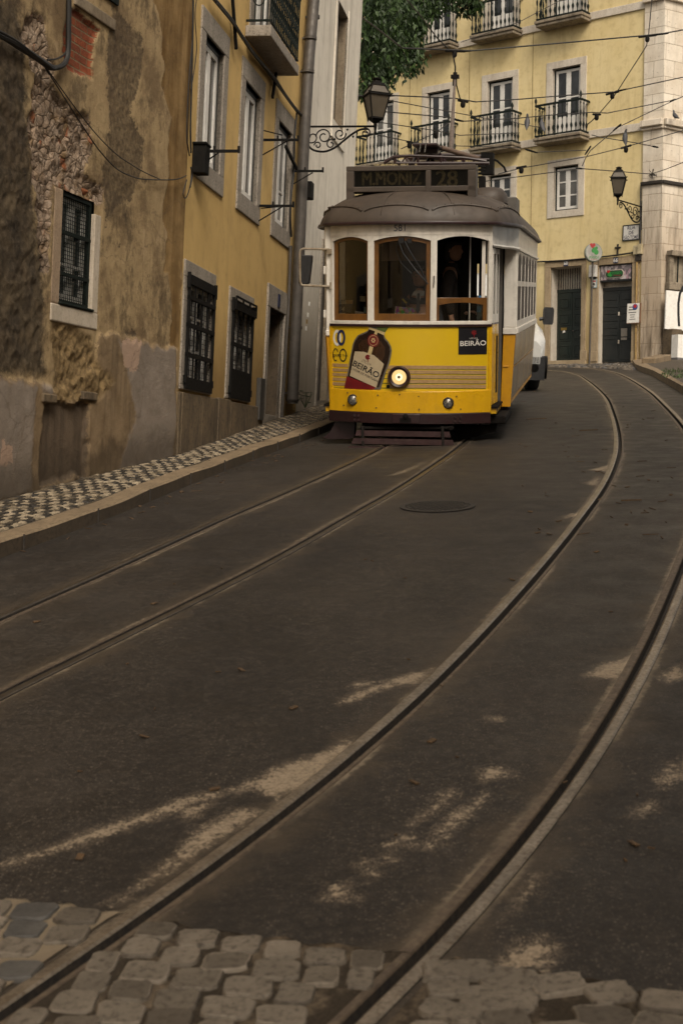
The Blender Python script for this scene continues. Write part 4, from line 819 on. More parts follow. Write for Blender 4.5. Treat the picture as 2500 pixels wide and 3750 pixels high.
    # darker towards the foot of the wall
    foot_h=q.ma('SUBTRACT',s3[2],q.ma('MULTIPLY',s3[0],.115)); foot_h=q.ma('ADD',foot_h,q.ma('MULTIPLY',q.ma('SUBTRACT',f0,.5),.7)); col=q.mix(q.ma('MULTIPLY',q.ma('SUBTRACT',1,q.step(foot_h,-.62,-.30)),.6),col,(.04,.03,.02))
    h=q.ma('ADD',q.ma('MULTIPLY',f1,.7),q.ma('MULTIPLY',f2,.5)); h=q.ma('ADD',h,q.ma('MULTIPLY',q.ma('MULTIPLY',q.ma('MINIMUM',ce,.12),6),rubm)); h=q.ma('SUBTRACT',h,q.ma('MULTIPLY',q.ma('MULTIPLY',bt.outputs['Fac'],.9),brm))
    cr_=q.voro(.8,'DISTANCE_TO_EDGE',q.n2(T),'Distance'); crk=q.ramp(q.ma('ADD',cr_,q.ma('MULTIPLY',q.ma('SUBTRACT',f1,.5),.05)),[(.0,1),(.012,0)]); col=q.mix(q.ma('MULTIPLY',crk,.35),col,(.09,.062,.04))
    return q.fin(col,.9,0,q.bump(h,.75,.014),.18)
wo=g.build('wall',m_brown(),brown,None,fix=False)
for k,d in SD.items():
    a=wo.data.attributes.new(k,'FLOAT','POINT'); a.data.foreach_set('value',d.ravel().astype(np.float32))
for v in wo.data.vertices: v.co.y-=BB.l*v.co.z
tfB=BB.tf()
g=G(); g.box(-1,6.5,.35,6,-1.5,10.9); g.add([(-1,0,11),(6.5,0,11),(6.5,3,12.4),(-1,3,12.4),(-1,6,11),(6.5,6,11)],[(0,1,2,3),(3,2,5,4),(0,3,4),(1,5,2),(0,4,5,1)],0); g.build('roof',M['darkroom'],brown,tfB)
M['surround_tan']=m_stone('crumbling_tan_jamb',(.30,.215,.14),(.37,.275,.19),(.13,.09,.055),5,.85,.5,.3); M['limewash']=m_stone('limewashed_jamb',(.55,.48,.39),(.46,.39,.30),(.18,.14,.10),4,.8,.35,.3)
a,b,c,d=bi
wd=G(); ring(wd,a,b,c,d,.035,.05,.12); wnd=wd.build('window',M['blackframe'],brown,tfB)
g=G(); g.add([(a,0.03,c),(b,.03,c),(b,.03,d),(a,.03,d),(a,.24,c),(b,.24,c),(b,.24,d),(a,.24,d)],[(0,4,5,1),(1,5,6,2),(2,6,7,3),(3,7,4,0),(4,7,6,5)],0); g.build('reveal',M['surround_tan'],wnd,tfB)
for xa,xb in ((a+.035,(a+b)/2-.003),((a+b)/2+.003,b-.035)):
    g=G(); ring(g,xa,xb,c+.04,d-.035,.05,.06,.10); zz=c+(d-c)*.36; g.box(xa+.045,xb-.045,.065,.095,zz-.015,zz+.015); g.build('sash',M['pvc'],wnd,tfB)
g=G(); g.box(a+.03,b-.03,.085,.09,c+.03,d-.03); g.build('pane',M['pane'],wnd,tfB)
g=G(); ring(g,a+.005,b-.005,c+.005,d-.005,.03,.02,.045); zz=c+(d-c)*.27; g.box(a,b,.018,.043,zz-.014,zz+.014); zz=c+(d-c)*.64; g.box(a,b,.018,.043,zz-.014,zz+.014)
n=17
for k in range(n): x=a+.02+(b-a-.04)*k/(n-1); g.box(x-.0022,x+.0022,.028,.034,c+.02,d-.02)
n=28
for k in range(n): z=c+.02+(d-c-.04)*k/(n-1); g.box(a+.02,b-.02,.027,.033,z-.0022,z+.0022)
g.build('wire_mesh',M['greeniron'],wnd,tfB)
g=G(); g.box(a-.15,a-.001,-.012,.05,c-.02,d+.0); g.build('jamb',M['surround_tan'],wnd,tfB,bevel=.012)
g=G(); g.box(b+.001,b+.12,-.016,.05,c-.02,d-.10); g.build('jamb',M['limewash'],wnd,tfB,bevel=.01)
g=G(); g.box(a-.15,b+.12,-.02,.05,c-.17,c-.02); g.box(a-.02,b+.02,-.035,.05,c-.019,c+.005,1); g.build('sill',[M['limewash'],M['greeniron']],wnd,tfB,bevel=.012)
# the edge of another window above, and stone corbels of the blocked opening
x0,z0=BB.uv(268,8); x1,z1=BB.uv(418,95); g=G(); g.box(x0,x1-.02,-.03,.05,z0-.02,z0+.08); uw=g.build('window',M['recess'],brown,tfB,bevel=.01)
ux0,uz0=BB.uv(365,-20); ux1,uz1=BB.uv(420,12); g=G(); g.box(ux0-.2,ux1,-.012,.02,z0+.25,z0+1.3); g.build('pane',M['pane'],uw,tfB); g=G(); ring(g,ux0-.24,ux1+.03,z0+.22,z0+1.34,.04,-.03,-.002); g.build('frame',M['greeniron'],uw,tfB)
for (p,q_) in (((141,1450),(193,1482)),((290,1442),(342,1472))):
    x0,z0=BB.uv(*p); x1,z1=BB.uv(q_[0],p[1]+8); g=G(); g.box(x0,x1,-.05,.03,z0-.05,z0+.025); g.build('corbel',M['plinth'],brown,tfB,bevel=.012)
cable('cable_bundle','thick black cable bundle looped over the bare bricks of the brown house',BB,[(x/2.24,y/2.24) for x,y in [(-40,262),(0,290),(110,345),(230,420),(350,500),(440,555),(510,540),(552,480),(566,380),(568,200),(570,-20)]],.06,.022,None,7,
  [([(x/2.24,y/2.24) for x,y in [(-40,240),(0,258),(130,330),(260,430),(380,520),(440,565),(480,550)]],.075,.012),([(x/2.24,y/2.24) for x,y in [(-20,285),(120,375),(300,490),(400,560),(450,570)]],.05,.012),([(x/2.24,y/2.24) for x,y in [(390,490),(460,485),(520,455),(548,420)]],.05,.008),([(x/2.24,y/2.24) for x,y in [(500,540),(535,500),(552,440),(556,250),(558,-20)]],.04,.014)])
cable('telephone_wires','two thin drooping wires crossing the brown wall to the corner box',BB,[(x/2.24,y/2.24) for x,y in [(375,555),(480,720),(600,910),(730,1110),(830,1250),(960,1385),(1090,1450),(1200,1472),(1400,1475),(1480,1462),(1530,1440)]],.05,.006,None,5,[([(x/2.24,y/2.24) for x,y in [(385,560),(500,720),(640,910),(800,1110),(960,1268),(1080,1350),(1180,1410),(1310,1470)]],.04,.005)])
# ------------------------------------------------------------------ the yellow apartment house across the end of the street
RB=Frame((6.75,41.3,3.1),(.742,-.671),-.03,0); tfR=RB.tf()
M['yellow_r']=m_stucco('pale_yellow_stucco',(.68,.565,.315),(.62,.50,.255),(.36,.265,.13),(.6,2.6,(.27,.19,.09),0),.95,.5)
M['surround_w']=m_stone('white_limestone_surround',(.60,.55,.47),(.52,.46,.38),(.22,.17,.12),3,.75,.35,.35,.006)
M['ledge']=m_stone('weathered_balcony_slab',(.30,.25,.185),(.20,.165,.12),(.05,.04,.03),4,.85,.7,.8,.01)
M['doorstone']=m_stone('tan_door_surround',(.40,.31,.20),(.31,.235,.145),(.14,.10,.06),3,.8,.5,.5,.006)
M['greendoor']=simple('dark_green_door_paint',(.006,.013,.010),(.010,.017,.013),5,.45,streak=.3)
M['blackdoor']=simple('near_black_door_paint',(.010,.013,.013),(.016,.018,.017),5,.5,streak=.3)
C4=lambda x,y:(1300+x/1.307,y/1.307)
D2=lambda x,y:(1950+x/3.6465,880+y/3.6465)
ah=empty('apartment_house',RB.o,RB.ang,'pale yellow apartment house with rows of iron balconies, behind the tram','house')
mid=[(-1.28,.10),(-3.64,-2.28),(-5.98,-4.66),(-8.28,-6.95)]; MZ=(6.50,8.81)
low=[(-1.20,.07),(-3.56,-2.30),(-5.9,-4.64),(-8.2,-6.95)]; LZ=(4.24,5.94)
top=[(-1.28,.10),(-3.64,-2.28),(-5.98,-4.66),(-8.28,-6.95)]; TZ=(9.88,12.2)
W=.21
H=[]
for a,b in mid: H.append((a+W,b-W,MZ[0]-.03,MZ[1]-W))
for a,b in top: H.append((a+W,b-W,TZ[0]-.03,TZ[1]-W))
for a,b in low: H.append((a+W,b-W,LZ[0]+.20,LZ[1]-.21))
r67=RB.rect([D2(218,372),D2(662,340),D2(628,1620),D2(250,1615)]); r66=RB.rect([D2(880,335),D2(1338,305),D2(1305,1570),D2(868,1600)])
print('doors',r67,r66)
d67=(r67[0],r67[1],-.1,r67[3]); d66=(r66[0],r66[1],-.1,r66[3])
XL,XR=-14.0,2.0
g=G(); wall_holes(g,XL,XR,-2,16.5,[h+(.24,) for h in H]+[d67+(.42,),d66+(.30,)],mi=0,mr=1)
g.build('wall',[M['yellow_r'],M['surround_w']],ah,tfR)
g=G(); g.box(XL,XR,.6,8,-2,16.3); g.add([(XL,-.2,16.5),(XR,-.2,16.5),(XR,4,18.6),(XL,4,18.6),(XL,8,16.5),(XR,8,16.5)],[(0,1,2,3),(3,2,5,4),(0,3,4),(1,5,2),(0,4,5,1)],0); g.build('roof',M['darkroom'],ah,tfR)
rr=random.Random(9)
def rwin(h,out,rows,lower=0,rowh=None,pm='pane',bottom=True):
    o=out if bottom else (out[0],out[1],h[2]-.02,out[3])
    return casement(ah,RB,h,o,.10,rows,frame_m='greeniron',sash_m='pvc',pane_m=pm,fw=.05,sw=.075,sd=.03,lower=lower,rowh=rowh,mull=.02)
for k,((a,b),h) in enumerate(zip(mid,H[:4])): rwin(h,(a,b,MZ[0],MZ[1]),2,.30,[.60],['pane','pane','pane','pane_light'][k],False)
for k,((a,b),h) in enumerate(zip(top,H[4:8])): rwin(h,(a,b,TZ[0],TZ[1]),2,.30,[.60],['pane_light','pane','pane','pane'][k],False)
for k,((a,b),h) in enumerate(zip(low,H[8:12])): rwin(h,(a,b,LZ[0],LZ[1]),3,0,None,['pane_light','pane','pane','pane'][k])
# string courses level with the balcony slabs
g=G(); g.box(-14,1.99,-.05,.05,9.80,10.02); g.build('string_course',M['surround_w'],ah,tfR,bevel=.01)
g=G(); g.box(-14,1.99,-.05,.05,6.42,6.64); g.build('string_course',M['surround_w'],ah,tfR,bevel=.01)
g=G(); 
for x in (-1.78,-4.13,-6.5): g.box(x-.012,x+.012,-.006,.02,0,9.8)
g.build('wall_seam',simple('seam_line',(.33,.25,.11)),ah,tfR)  # narrow ochre strips, darker than the stucco, along the wall seams
# balconies: stone slab > cast iron railing
bal_prof=[(.030,0),(.034,.02),(.014,.05),(.014,.10),(.028,.15),(.040,.20),(.030,.25),(.014,.29),(.012,.42),(.022,.46),(.030,.52),(.024,.58),(.013,.62),(.012,.78),(.024,.82),(.012,.86),(.012,.92)]
def rbal(x0,x1,z,D=.50):
    g=G(); g.box(x0,x1,-D,-.001,z-.17,z-.08); g.box(x0-.03,x1+.03,-D-.04,-.001,z-.08,z+.01); s=g.build('balcony',M['ledge'],ah,tfR,bevel=.02)
    g=G(); y=-D+.04; hr=.95
    for zz,t in ((z+.06,.020),(z+hr,.028)):
        g.box(x0,x1,y-.02,y+.02,zz-t,zz+t); g.box(x0,x0+.04,y+.02,-.001,zz-t,zz+t); g.box(x1-.04,x1,y+.02,-.001,zz-t,zz+t)
    n=max(2,round((x1-x0)/.155))
    for k in range(n+1):
        x=x0+.02+(x1-x0-.04)*k/n; g.lathe([(r,z+.05+h*(hr-.05)/.92) for r,h in bal_prof],(x,y,0),7)
    for x in (x0+.02,x1-.02):
        for yy in (y+.16,y+.32): g.lathe([(r,z+.05+h*(hr-.05)/.92) for r,h in bal_prof],(x,yy,0),7)
        g.lathe([(.016,z+hr),(.02,z+hr+.06),(.042,z+hr+.12),(.035,z+hr+.17),(.012,z+hr+.23),(0,z+hr+.25)],(x,y,0),8)
    g.build('railing',M['greeniron'],s,tfR)
for a,b in mid: rbal(a-.08,b+.12,6.52)
for a,b in top: rbal(a-.08,b+.12,9.92)
# doors
def rdoor(d,rec,mat,kind):
    a,b,c,e=d; g=G(); xm=(a+b)/2; zt=c+.1+2.08 if kind==67 else c+.1+2.03
    g.box(a+.001,xm-.006,rec,rec+.05,c+.1,zt); g.box(xm+.006,b-.001,rec,rec+.05,c+.1,zt); g.box(a+.001,b-.001,rec-.01,rec+.05,zt+.002,zt+.10)
    for s in (0,1):
        x0=(a if s==0 else xm)+.07; x1=(xm if s==0 else b)-.07
        if kind==67:
            for q in range(4): z0=c+.30+q*.46; ring(g,x0,x1,z0,z0+.34,.03,rec-.014,rec); g.box(x0+.06,x1-.06,rec-.018,rec,z0+.06,z0+.28)
        else:
            for q in range(6): z0=c+.85+q*.20; g.box(x0-.02,x1+.02,rec-.012,rec,z0+.012,z0+.185)
            ring(g,x0-.02,x1+.02,c+.16,c+.78,.03,rec-.012,rec)
    dr=g.build('door',M[mat],ah,tfR,bevel=.006); return dr,xm,zt
dr,xm,zt=rdoor(d67,.34,'greendoor',67)
g=G(); n=13
for k in range(n): x=d67[0]+.05+(d67[1]-d67[0]-.1)*k/(n-1); g.box(x-.008,x+.008,.33,.345,zt+.10,d67[3])
g.build('transom_bars',M['iron'],dr,tfR)
g=G(); g.box(d67[0]+.16,d67[0]+.36,.315,.328,.98,1.06); g.build('letter_slot',simple('brass',(.35,.24,.07),None,9,.4,.8),dr,tfR)
g=G(); g.add([(d67[0]+.22,.31,.90),(d67[0]+.32,.31,.92),(d67[0]+.30,.31,.98),(d67[0]+.24,.312,.97)],[(0,1,2,3)]); g.add([(xm+.28,.31,.80),(xm+.38,.31,.82),(xm+.33,.312,.87)],[(0,1,2)]); g.build('stuck_leaflet',M['white'],dr,tfR)
g=G(); g.lathe([(0,-.04),(.022,-.03),(.018,0)],(xm+.05,.33,.95),8,0,'y'); g.build('handle',M['zinc'],dr,tfR)
g=G(); a,b,c,e=d67; g.box(a-.20,a,-.035,.05,-.3,e); g.box(b,b+.16,-.035,.05,-.3,e); g.box(a-.20,b+.16,-.036,.05,e,e+.22); g.box(a-.26,b+.2,-.09,.05,-.5,.06); g.box(a-.24,a-.0,-.05,.0,.06,.34); g.box(b,b+.22,-.06,.0,.06,.34)
g.build('surround',M['doorstone'],dr,tfR,bevel=.012)
def plate(par,x,z,s,txt,w=.15,h=.17,m='blueplate'):
    g=G(); g.box(x-w/2,x+w/2,-.052,-.037,z-h/2,z+h/2); p=g.build('number_plate',M[m],par,tfR)
    v,f=text_shape(txt,s,.012); g=G(); g.add([(x+a,-.055,z+b) for a,b in v],f); g.build('lettering',M['white'],p,tfR,fix=False)
# plates hang on the wall: parts of the house
x,z=RB.uv(*D2(441,307),.04); plate(ah,x,z,.10,'68'); x,z=RB.uv(*D2(1105,265),.04); plate(ah,x,z,.11,'66')
dr,xm,zt=rdoor(d66,.22,'blackdoor',66)
g=G(); a,b,c,e=d66; g.box(a-.27,a,-.035,.05,-.3,e); g.box(b,b+.22,-.035,.05,-.3,e); g.box(a-.27,b+.26,-.036,.05,e,e+.20); g.box(a-.28,a,-.055,-.0,.0,.30); g.box(b,b+.24,-.055,0,.0,.26)
g.build('surround',M['doorstone'],dr,tfR,bevel=.012)
g=G(); x0=xm+.08; g.box(x0,x0+.20,.20,.209,.72,.95); g.box(x0,x0+.19,.20,.209,.62,.69); g.build('notice',simple('faded_paper',(.30,.27,.235),(.22,.2,.17),30,.8),dr,tfR)
g=G(); g.box(xm-.02,xm+.02,.19,.215,1.32,1.42); g.box(xm-.015,xm+.02,.19,.215,.52,.62); g.build('lock',M['surround_w'],dr,tfR)
# shop fascia with green capsule sign
def m_fascia():
    q=N('printed_fascia'); T=q.tc(); v=q.voro(16,'F1',q.map(T,(1,1,.45)),'Color'); s=q.sep(v)
    c=q.ramp(s[0],[(0,(.42,.36,.37)),(.25,(.13,.11,.115)),(.5,(.50,.45,.45)),(.7,(.20,.17,.18)),(.87,(.34,.22,.26)),(1,(.5,.47,.46))],'CONSTANT'); return q.fin(c,.35,0,None,.5)
M['fascia']=m_fascia(); M['signgreen']=simple('green_sign',(.02,.055,.026),None,8,.4); M['leafgreen']=simple('leaf_green',(.03,.30,.05),None,8,.4); M['signred']=simple('sign_red',(.50,.02,.025),None,8,.4)
f0=RB.rect([D2(918,352),D2(1328,328),D2(1326,512),D2(922,540)],-.1)
g=G(); g.box(d66[0]+.01,d66[1]-.01,.05,.20,f0[2]-.05,d66[3]-.02,1); g.box(f0[0],f0[1],.035,.05,f0[2],f0[3],0); fa=g.build('shop_sign',[M['fascia'],M['blackdoor']],ah,tfR)
cx,cz=(f0[0]+f0[1])/2-.03,f0[2]+.16
def capsule(cx,cz,w,h,n=10):
    r=h/2; return [(cx+w/2-r+r*math.sin(t),cz-r*math.cos(t)) for t in np.linspace(0,math.pi,n)]+[(cx-w/2+r-r*math.sin(t),cz+r*math.cos(t)) for t in np.linspace(0,math.pi,n)]
g=G(); g.prism(capsule(cx,cz,.60,.23),.012,.034,1); g.prism(capsule(cx,cz,.565,.195),.004,.013,0); cp=g.build('capsule',[M['signgreen'],M['surround_w']],fa,tfR)
def clover(s):
    """heart-shaped leaf over a three-lobed leaf: the emblem on both shop signs, (red polygon, green polygons)"""
    heart=[(s*(.16*math.sin(t)**3*1.25-.08),s*(.012*(13*math.cos(t)-5*math.cos(2*t)-2*math.cos(3*t)-math.cos(4*t))+.30)) for t in np.linspace(0,2*math.pi,20)[:-1]]
    gr=[]
    for cx_,cz_,r in ((.02,.04,.17),(.15,-.10,.16),(.16,.16,.09),(-.06,-.02,.12)): gr.append([(s*(cx_+r*math.cos(t)),s*(cz_+r*math.sin(t))) for t in np.linspace(0,2*math.pi,14)[:-1]])
    return heart,gr
he,gr=clover(.28); g=G(); g.prism([(cx-.17+x,cz+z-.01) for x,z in he],-.002,.004,0); g.build('emblem_heart',M['signred'],cp,tfR) if False else None
g2=G(); g2.prism([(cx-.17+x,cz+z-.01) for x,z in he],.000,.004,0)
for i,p in enumerate(gr): g2.prism([(cx-.17+x,cz+z-.01) for x,z in p],.001-.0006*i,.004,1)
v,f=text_shape('JOGOS',.075,.01); g2.add([(cx+.09+a,.001,cz+.02+b) for a,b in v],f,1); v,f=text_shape('SANTA CASA',.028); g2.add([(cx+.09+a,.001,cz-.05+b) for a,b in v],f,0)
g2.build('lettering',[M['signred'],M['leafgreen']],fa,tfR,fix=False)
# ------------------------------------------------------------------ things fixed to the house front
def on_r(name,label,cat,px,py,group=None,d=0):
    x,z=RB.uv(px,py,d); return empty(name,RB.w(x,z,0),RB.ang,label,cat,group)
o=on_r('utility_box','white utility box fixed between the two green doors','utility box',*D2(822,422)); g=G(); g.box(-.10,.12,-.16,-.03,-.16,.18); g.build('case',M['white'],o,bevel=.01); g=G(); g.box(-.08,.10,-.15,-.04,-.20,-.161); g.build('bracket',M['black'],o)
o=on_r('notice','small framed paper notice under the white utility box','notice',*D2(826,578)); g=G(); g.box(-.09,.09,-.055,-.03,-.12,.12); g.build('panel',M['white'],o); g=G(); ring(g,-.095,.095,-.125,.125,.015,-.06,-.03); g.build('frame',simple('pale_blue_trim',(.35,.5,.55)),o); g=G(); g.box(-.06,.06,-.058,-.055,.04,.075); g.build('heading',M['signred'],o); g=G(); g.lathe([(.03,-.059),(.03,-.055)],(0,0,-.01),8,0,'y'); g.box(-.05,.05,-.058,-.055,-.055,-.035); g.build('lettering',M['black'],o)
# round pole sign
px0,py0=D2(765,170); x,z=RB.uv(px0,py0,.55); so_=empty('shop_pole_sign',RB.w(x,0,.55),RB.ang,'round white light-box sign with red heart and green clover on a thin grey pole','sign')
zc=z; th=.85
R4=Matrix.Rotation(th,4,'Z')
Ts=lambda v:tuple(R4@Vector((v[0]*.74,v[1]*.8,zc+(v[2]-zc)*.74)))
g=G(); g.lathe([(.34,-.11),(.355,-.10),(.355,.10),(.34,.11)],(0,0,zc),36,0,'y'); can=g.build('light_box',simple('brushed_grey_sign_rim',(.30,.33,.31),(.2,.24,.21),12,.35,.5),so_,Ts)
for v in can.data.vertices: v.co.x*=.92
g=G(); g.lathe([(.332,-.118),(0,-.118)],(0,0,zc),36,0,'y'); g.lathe([(.332,-.110),(.332,-.118)],(0,0,zc),36,0,'y'); fc=g.build('face',M['white'],can,lambda v:Ts((v[0]*.92,v[1],v[2])))
he,gr=clover(.62); g=G(); g.prism([(x*.9-.02,zc+.07+z) for x,z in he],-.124,-.119,0)
for i,p in enumerate(gr): g.prism([(x*.9-.0,zc+.07+z) for x,z in p],-.1235-.0007*i,-.119,1)
v,f=text_shape('JOGOS',.085,.004); g.add([(a,-.1225,zc-.19+b) for a,b in v],f,1); v,f=text_shape('SANTA CASA',.03); g.add([(a,-.1225,zc-.265+b) for a,b in v],f,0)
g.build('emblem',[M['signred'],M['leafgreen']],can,Ts,fix=False)
g=G(); g.box(-.005,.01,-.04,.04,zc-.357,zc-.34); g.tube([(.02,0,-.6),(.01,0,1.5),(0,0,zc-.25)],.026,9); g.lathe([(.045,-.02),(.045,.02)],(0.015,0,2.08),9); g.build('pole',M['zinc'],so_)
g=G(); 
for zz in (-.05,-.10,.05): g.lathe([(.357,zz*.9),(.357,zz*.9+.012)],(0,0,zc),36,0,'y')
g.build('trim',M['leafgreen'],can,lambda v:Ts((v[0]*.92,v[1],v[2])))
# street name plaque
q=RB.rect([(2282,827),(2341,822),(2341,875),(2282,882)]); o=on_r('street_name_sign','white street name plaque with a dark border, high on the wall under the small lantern','sign',2311,852)
w_,h_=(q[1]-q[0])/2,(q[3]-q[2])/2
g=G(); g.box(-w_,w_,-.03,-.001,-h_,h_); g.build('panel',M['white'],o); g=G(); ring(g,-w_-.015,w_+.015,-h_-.015,h_+.015,.03,-.034,-.001); g.build('border',M['blackframe'],o)
g=G()
for s,zz in (('RUA',.15),('DE',.0),('SÃO TOMÉ',-.15)):
    v,f=text_shape(s,.10,.008); k=min(.92,(w_*1.75)/(max(a for a,_ in v)-min(a for a,_ in v))); g.add([(a*k,-.0335,zz*.9+b) for a,b in v],f)
g.build('lettering',simple('dark_blue_letters',(.02,.02,.05)),o,fix=False)
o=on_r('iron_cross','small rusty iron cross fixed to the wall above the shop door','cross',*D2(1133,118)); g=G(); g.box(-.022,.022,-.03,0,-.16,.14); g.box(-.09,.09,-.032,0,.02,.06); g.lathe([(0,-.06),(.035,0),(0,.06)],(0,-.02,.04),8); g.build('iron_cross',M['rail_side'],None) if False else g.build('body',M['rail_side'],o)
o=on_r('junction_box','pale cable box under the corner of the yellow house, beside the church stones','junction box',*D2(1425,132)); g=G(); g.box(-.16,.0,-.10,0,-.13,.13); g.box(.0,.14,-.15,0,-.13,.15); g.build('case',simple('cream_plastic',(.46,.39,.25),(.36,.30,.18),6,.5,dirt=.4),o,bevel=.01); g=G(); g.box(-.08,.1,-.10,0,-.30,-.13); g.build('base',M['rail_side'],o)
q=RB.rect([D2(1312,850),D2(1415,850),D2(1410,1108),D2(1308,1108)]); o=on_r('notice_board','white notice board with a round emblem, right of the shop door','notice board',*D2(1380,980)); 
w_,h_=.20,(q[3]-q[2])/2
g=G(); g.box(-w_,w_,-.17,-.15,-h_,h_); g.build('panel',M['white'],o); g=G(); g.box(w_+.001,w_+.025,-.18,-.14,-h_-.01,h_+.01); g.box(-w_,w_,-.176,-.145,-h_-.015,-h_); g.build('frame',simple('wood_frame',(.20,.10,.05)),o)
g=G(); g.lathe([(.085,-.174),(.085,-.17)],(.05,0,h_-.1),14,0,'y'); g.lathe([(.05,-.178),(.05,-.174)],(.05,0,h_-.08),12,1,'y'); g.build('emblem',[simple('emblem_blue',(.05,.09,.28)),M['signred']],o)
g=G()
for s,zz,sz in (('x'*9,.17,.05),('x'*9,.095,.052),('x'*12,.02,.04),('x'*8,-.05,.036),('x'*7,-.11,.036),('x'*10,-.17,.036)):
    wd_=min(.165,sz*len(s)*.28); g.box(-.02-wd_,-.02+wd_*.85,-.1725,-.1705,zz-sz*.22,zz+sz*.22)   # lines of print too small to read
g.build('lettering',M['black'],o,fix=False)
P=[(*RB.uv(*D2(x,y),.06)[:1],-.06,RB.uv(*D2(x,y),.06)[1]) for x,y in [(1440,200),(1436,480),(1428,860)]]
P2=[(*RB.uv(*D2(x,y),.22)[:1],-.22,RB.uv(*D2(x,y),.22)[1]) for x,y in [(1430,860),(1424,1100),(1415,1530)]]
g=G(); g.tube([(1.86,-.07,2.75),(1.86,-.07,1.6),(1.86,-.07,-.1)],.03,8); g.build('downpipe',M['yellowpipe'],ah,tfR)
# cable along the string under the first floor
def cable_r(name,label,pts,d,r,extra=()): return cable(name,label,RB,pts,d,r,None,5,extra)
cable_r('facade_cable','black cable clipped along the yellow front above both green doors',[D2(-400,315),D2(55,288),D2(250,280),D2(450,268),D2(640,250),D2(860,228),D2(1100,200),D2(1370,160)],.06,.024,[([D2(1370,165),D2(1460,110),D2(1480,40),D2(1488,-150)],.05,.014),([D2(835,140),D2(870,135),D2(895,170),D2(880,210),D2(850,235)],.08,.01),([D2(850,235),D2(875,280),D2(868,330)],.05,.008)])
# small lantern near the church
x,z=RB.uv(2352,760); d,_=RB.xd(2275,735,x)
wall_lamp('small iron lantern on a scrolled arm, beside the church stones at the right',RB.w(x,RB.xd(2275,730,x)[1],0),RB.ang,d,1.16,math.radians(30))
# ------------------------------------------------------------------ church of pale limestone blocks
def m_ashlar():
    q=N('limestone_ashlar'); T=q.tc(); s3=q.sep(T); cb=q.n('ShaderNodeCombineXYZ'); q.L(q.ma('ADD',s3[0],q.ma('MULTIPLY',s3[1],1.0)),cb.inputs[0]); q.L(s3[2],cb.inputs[1])
    b=q.n('ShaderNodeTexBrick'); q.L(cb.outputs[0],b.inputs['Vector']); b.inputs['Scale'].default_value=1; b.inputs['Brick Width'].default_value=.78; b.inputs['Row Height'].default_value=.46; b.inputs['Mortar Size'].default_value=.010; b.inputs['Mortar Smooth'].default_value=.5
    b.inputs['Color1'].default_value=(.72,.655,.555,1); b.inputs['Color2'].default_value=(.62,.55,.455,1); b.inputs['Mortar'].default_value=(.36,.30,.23,1)
    n1=q.noise(1.6,6,.65,T); n2=q.noise(14,5,.7,T); st=q.noise(1,5,.65,q.map(T,(5,5,.6)))
    col=q.mix(q.ma('MULTIPLY',q.ramp(n1,[(.42,0),(.7,1)]),.5),b.outputs[0],(.42,.335,.235)); col=q.mix(q.ramp(n2,[(.60,0),(.72,.8)]),col,(.17,.125,.085))
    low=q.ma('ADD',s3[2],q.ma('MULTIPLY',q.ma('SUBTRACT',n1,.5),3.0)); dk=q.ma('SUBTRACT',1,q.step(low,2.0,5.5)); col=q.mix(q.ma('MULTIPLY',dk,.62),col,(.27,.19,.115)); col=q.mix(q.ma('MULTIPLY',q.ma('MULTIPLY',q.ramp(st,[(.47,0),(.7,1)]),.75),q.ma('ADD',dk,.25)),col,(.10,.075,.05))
    return q.fin(col,.85,0,q.bump(q.ma('SUBTRACT',q.ma('MULTIPLY',n2,.4),q.ma('MULTIPLY',b.outputs['Fac'],1.2)),.6,.02),.2)
M['ashlar']=m_ashlar()
cx0=RB.uv(2431,450)[0]; CF=Frame(RB.w(cx0,0,.06),(.87,.49),0,0); print('church corner',cx0)
ch=empty('stone_church',RB.w(2.0,0,0),RB.ang,'pale limestone church front with block courses, at the right edge','church')
pw=cx0-2.0
g=G(); zz=16
g.add([(0,-.06,-2),(pw,-.06,-2),(pw,-.06,zz),(0,-.06,zz)],[(0,1,2,3)]); g.add([(0,-.06,-2),(0,-.06,zz),(0,.6,zz),(0,.6,-2)],[(0,1,2,3)])
# right-hand wall in the pilaster's local frame
import_dir=CF.u; lu=np.array([import_dir@RB.u, import_dir@(-RB.n)])
def cl(x,d,z):   # along the right wall, outward, up -> local of the church empty
    nn=np.array([CF.n@RB.u, CF.n@(-RB.n)]); p=np.array([pw,-.06])+lu*x+nn*d; return (p[0],p[1],z)
g.add([cl(0,0,-2),cl(9,0,-2),cl(9,0,zz),cl(0,0,zz)],[(0,1,2,3)]); g.add([(0,.6,-2),cl(9,0,-2),cl(9,0,zz),(0,.6,zz)],[(0,1,2,3)])
shR=lambda v:(v[0]+RB.k*v[2],v[1],v[2])
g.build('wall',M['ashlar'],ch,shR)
def course(z0,z1,d,name,mat='ashlar'):
    g=G(); g.box(-.03,pw+.02,-.06-d,-.05,z0,z1); vs=[cl(-.02,-.01,z0),cl(9,-.01,z0),cl(9,d,z0),cl(-.02,d,z0),cl(-.02,-.01,z1),cl(9,-.01,z1),cl(9,d,z1),cl(-.02,d,z1)]; g.add(vs,FR); return g.build(name,M[mat],ch,shR,bevel=.02)
zc1=RB.uv(2362,455)[1]; course(zc1-.12,zc1+.06,.16,'cornice'); course(zc1-.2,zc1-.121,.08,'cornice')
zc2=RB.uv(2362,672)[1]; course(zc2-.07,zc2+.03,.07,'drip_course','rail_side')
zc3=RB.uv(2370,8)[1]; course(zc3-.05,zc3+.10,.10,'cornice')
g=G(); zt_=RB.uv(2362,676)[1]; g.tube([(-.02,-.10,zt_+.05),(-.03,-.10,zt_-.6),(-.025,-.10,2.9)],.022,6); g.build('cable',M['cable'],ch,shR)
cr_f=lambda px,py,d=0:CF.uv(px,py,d)
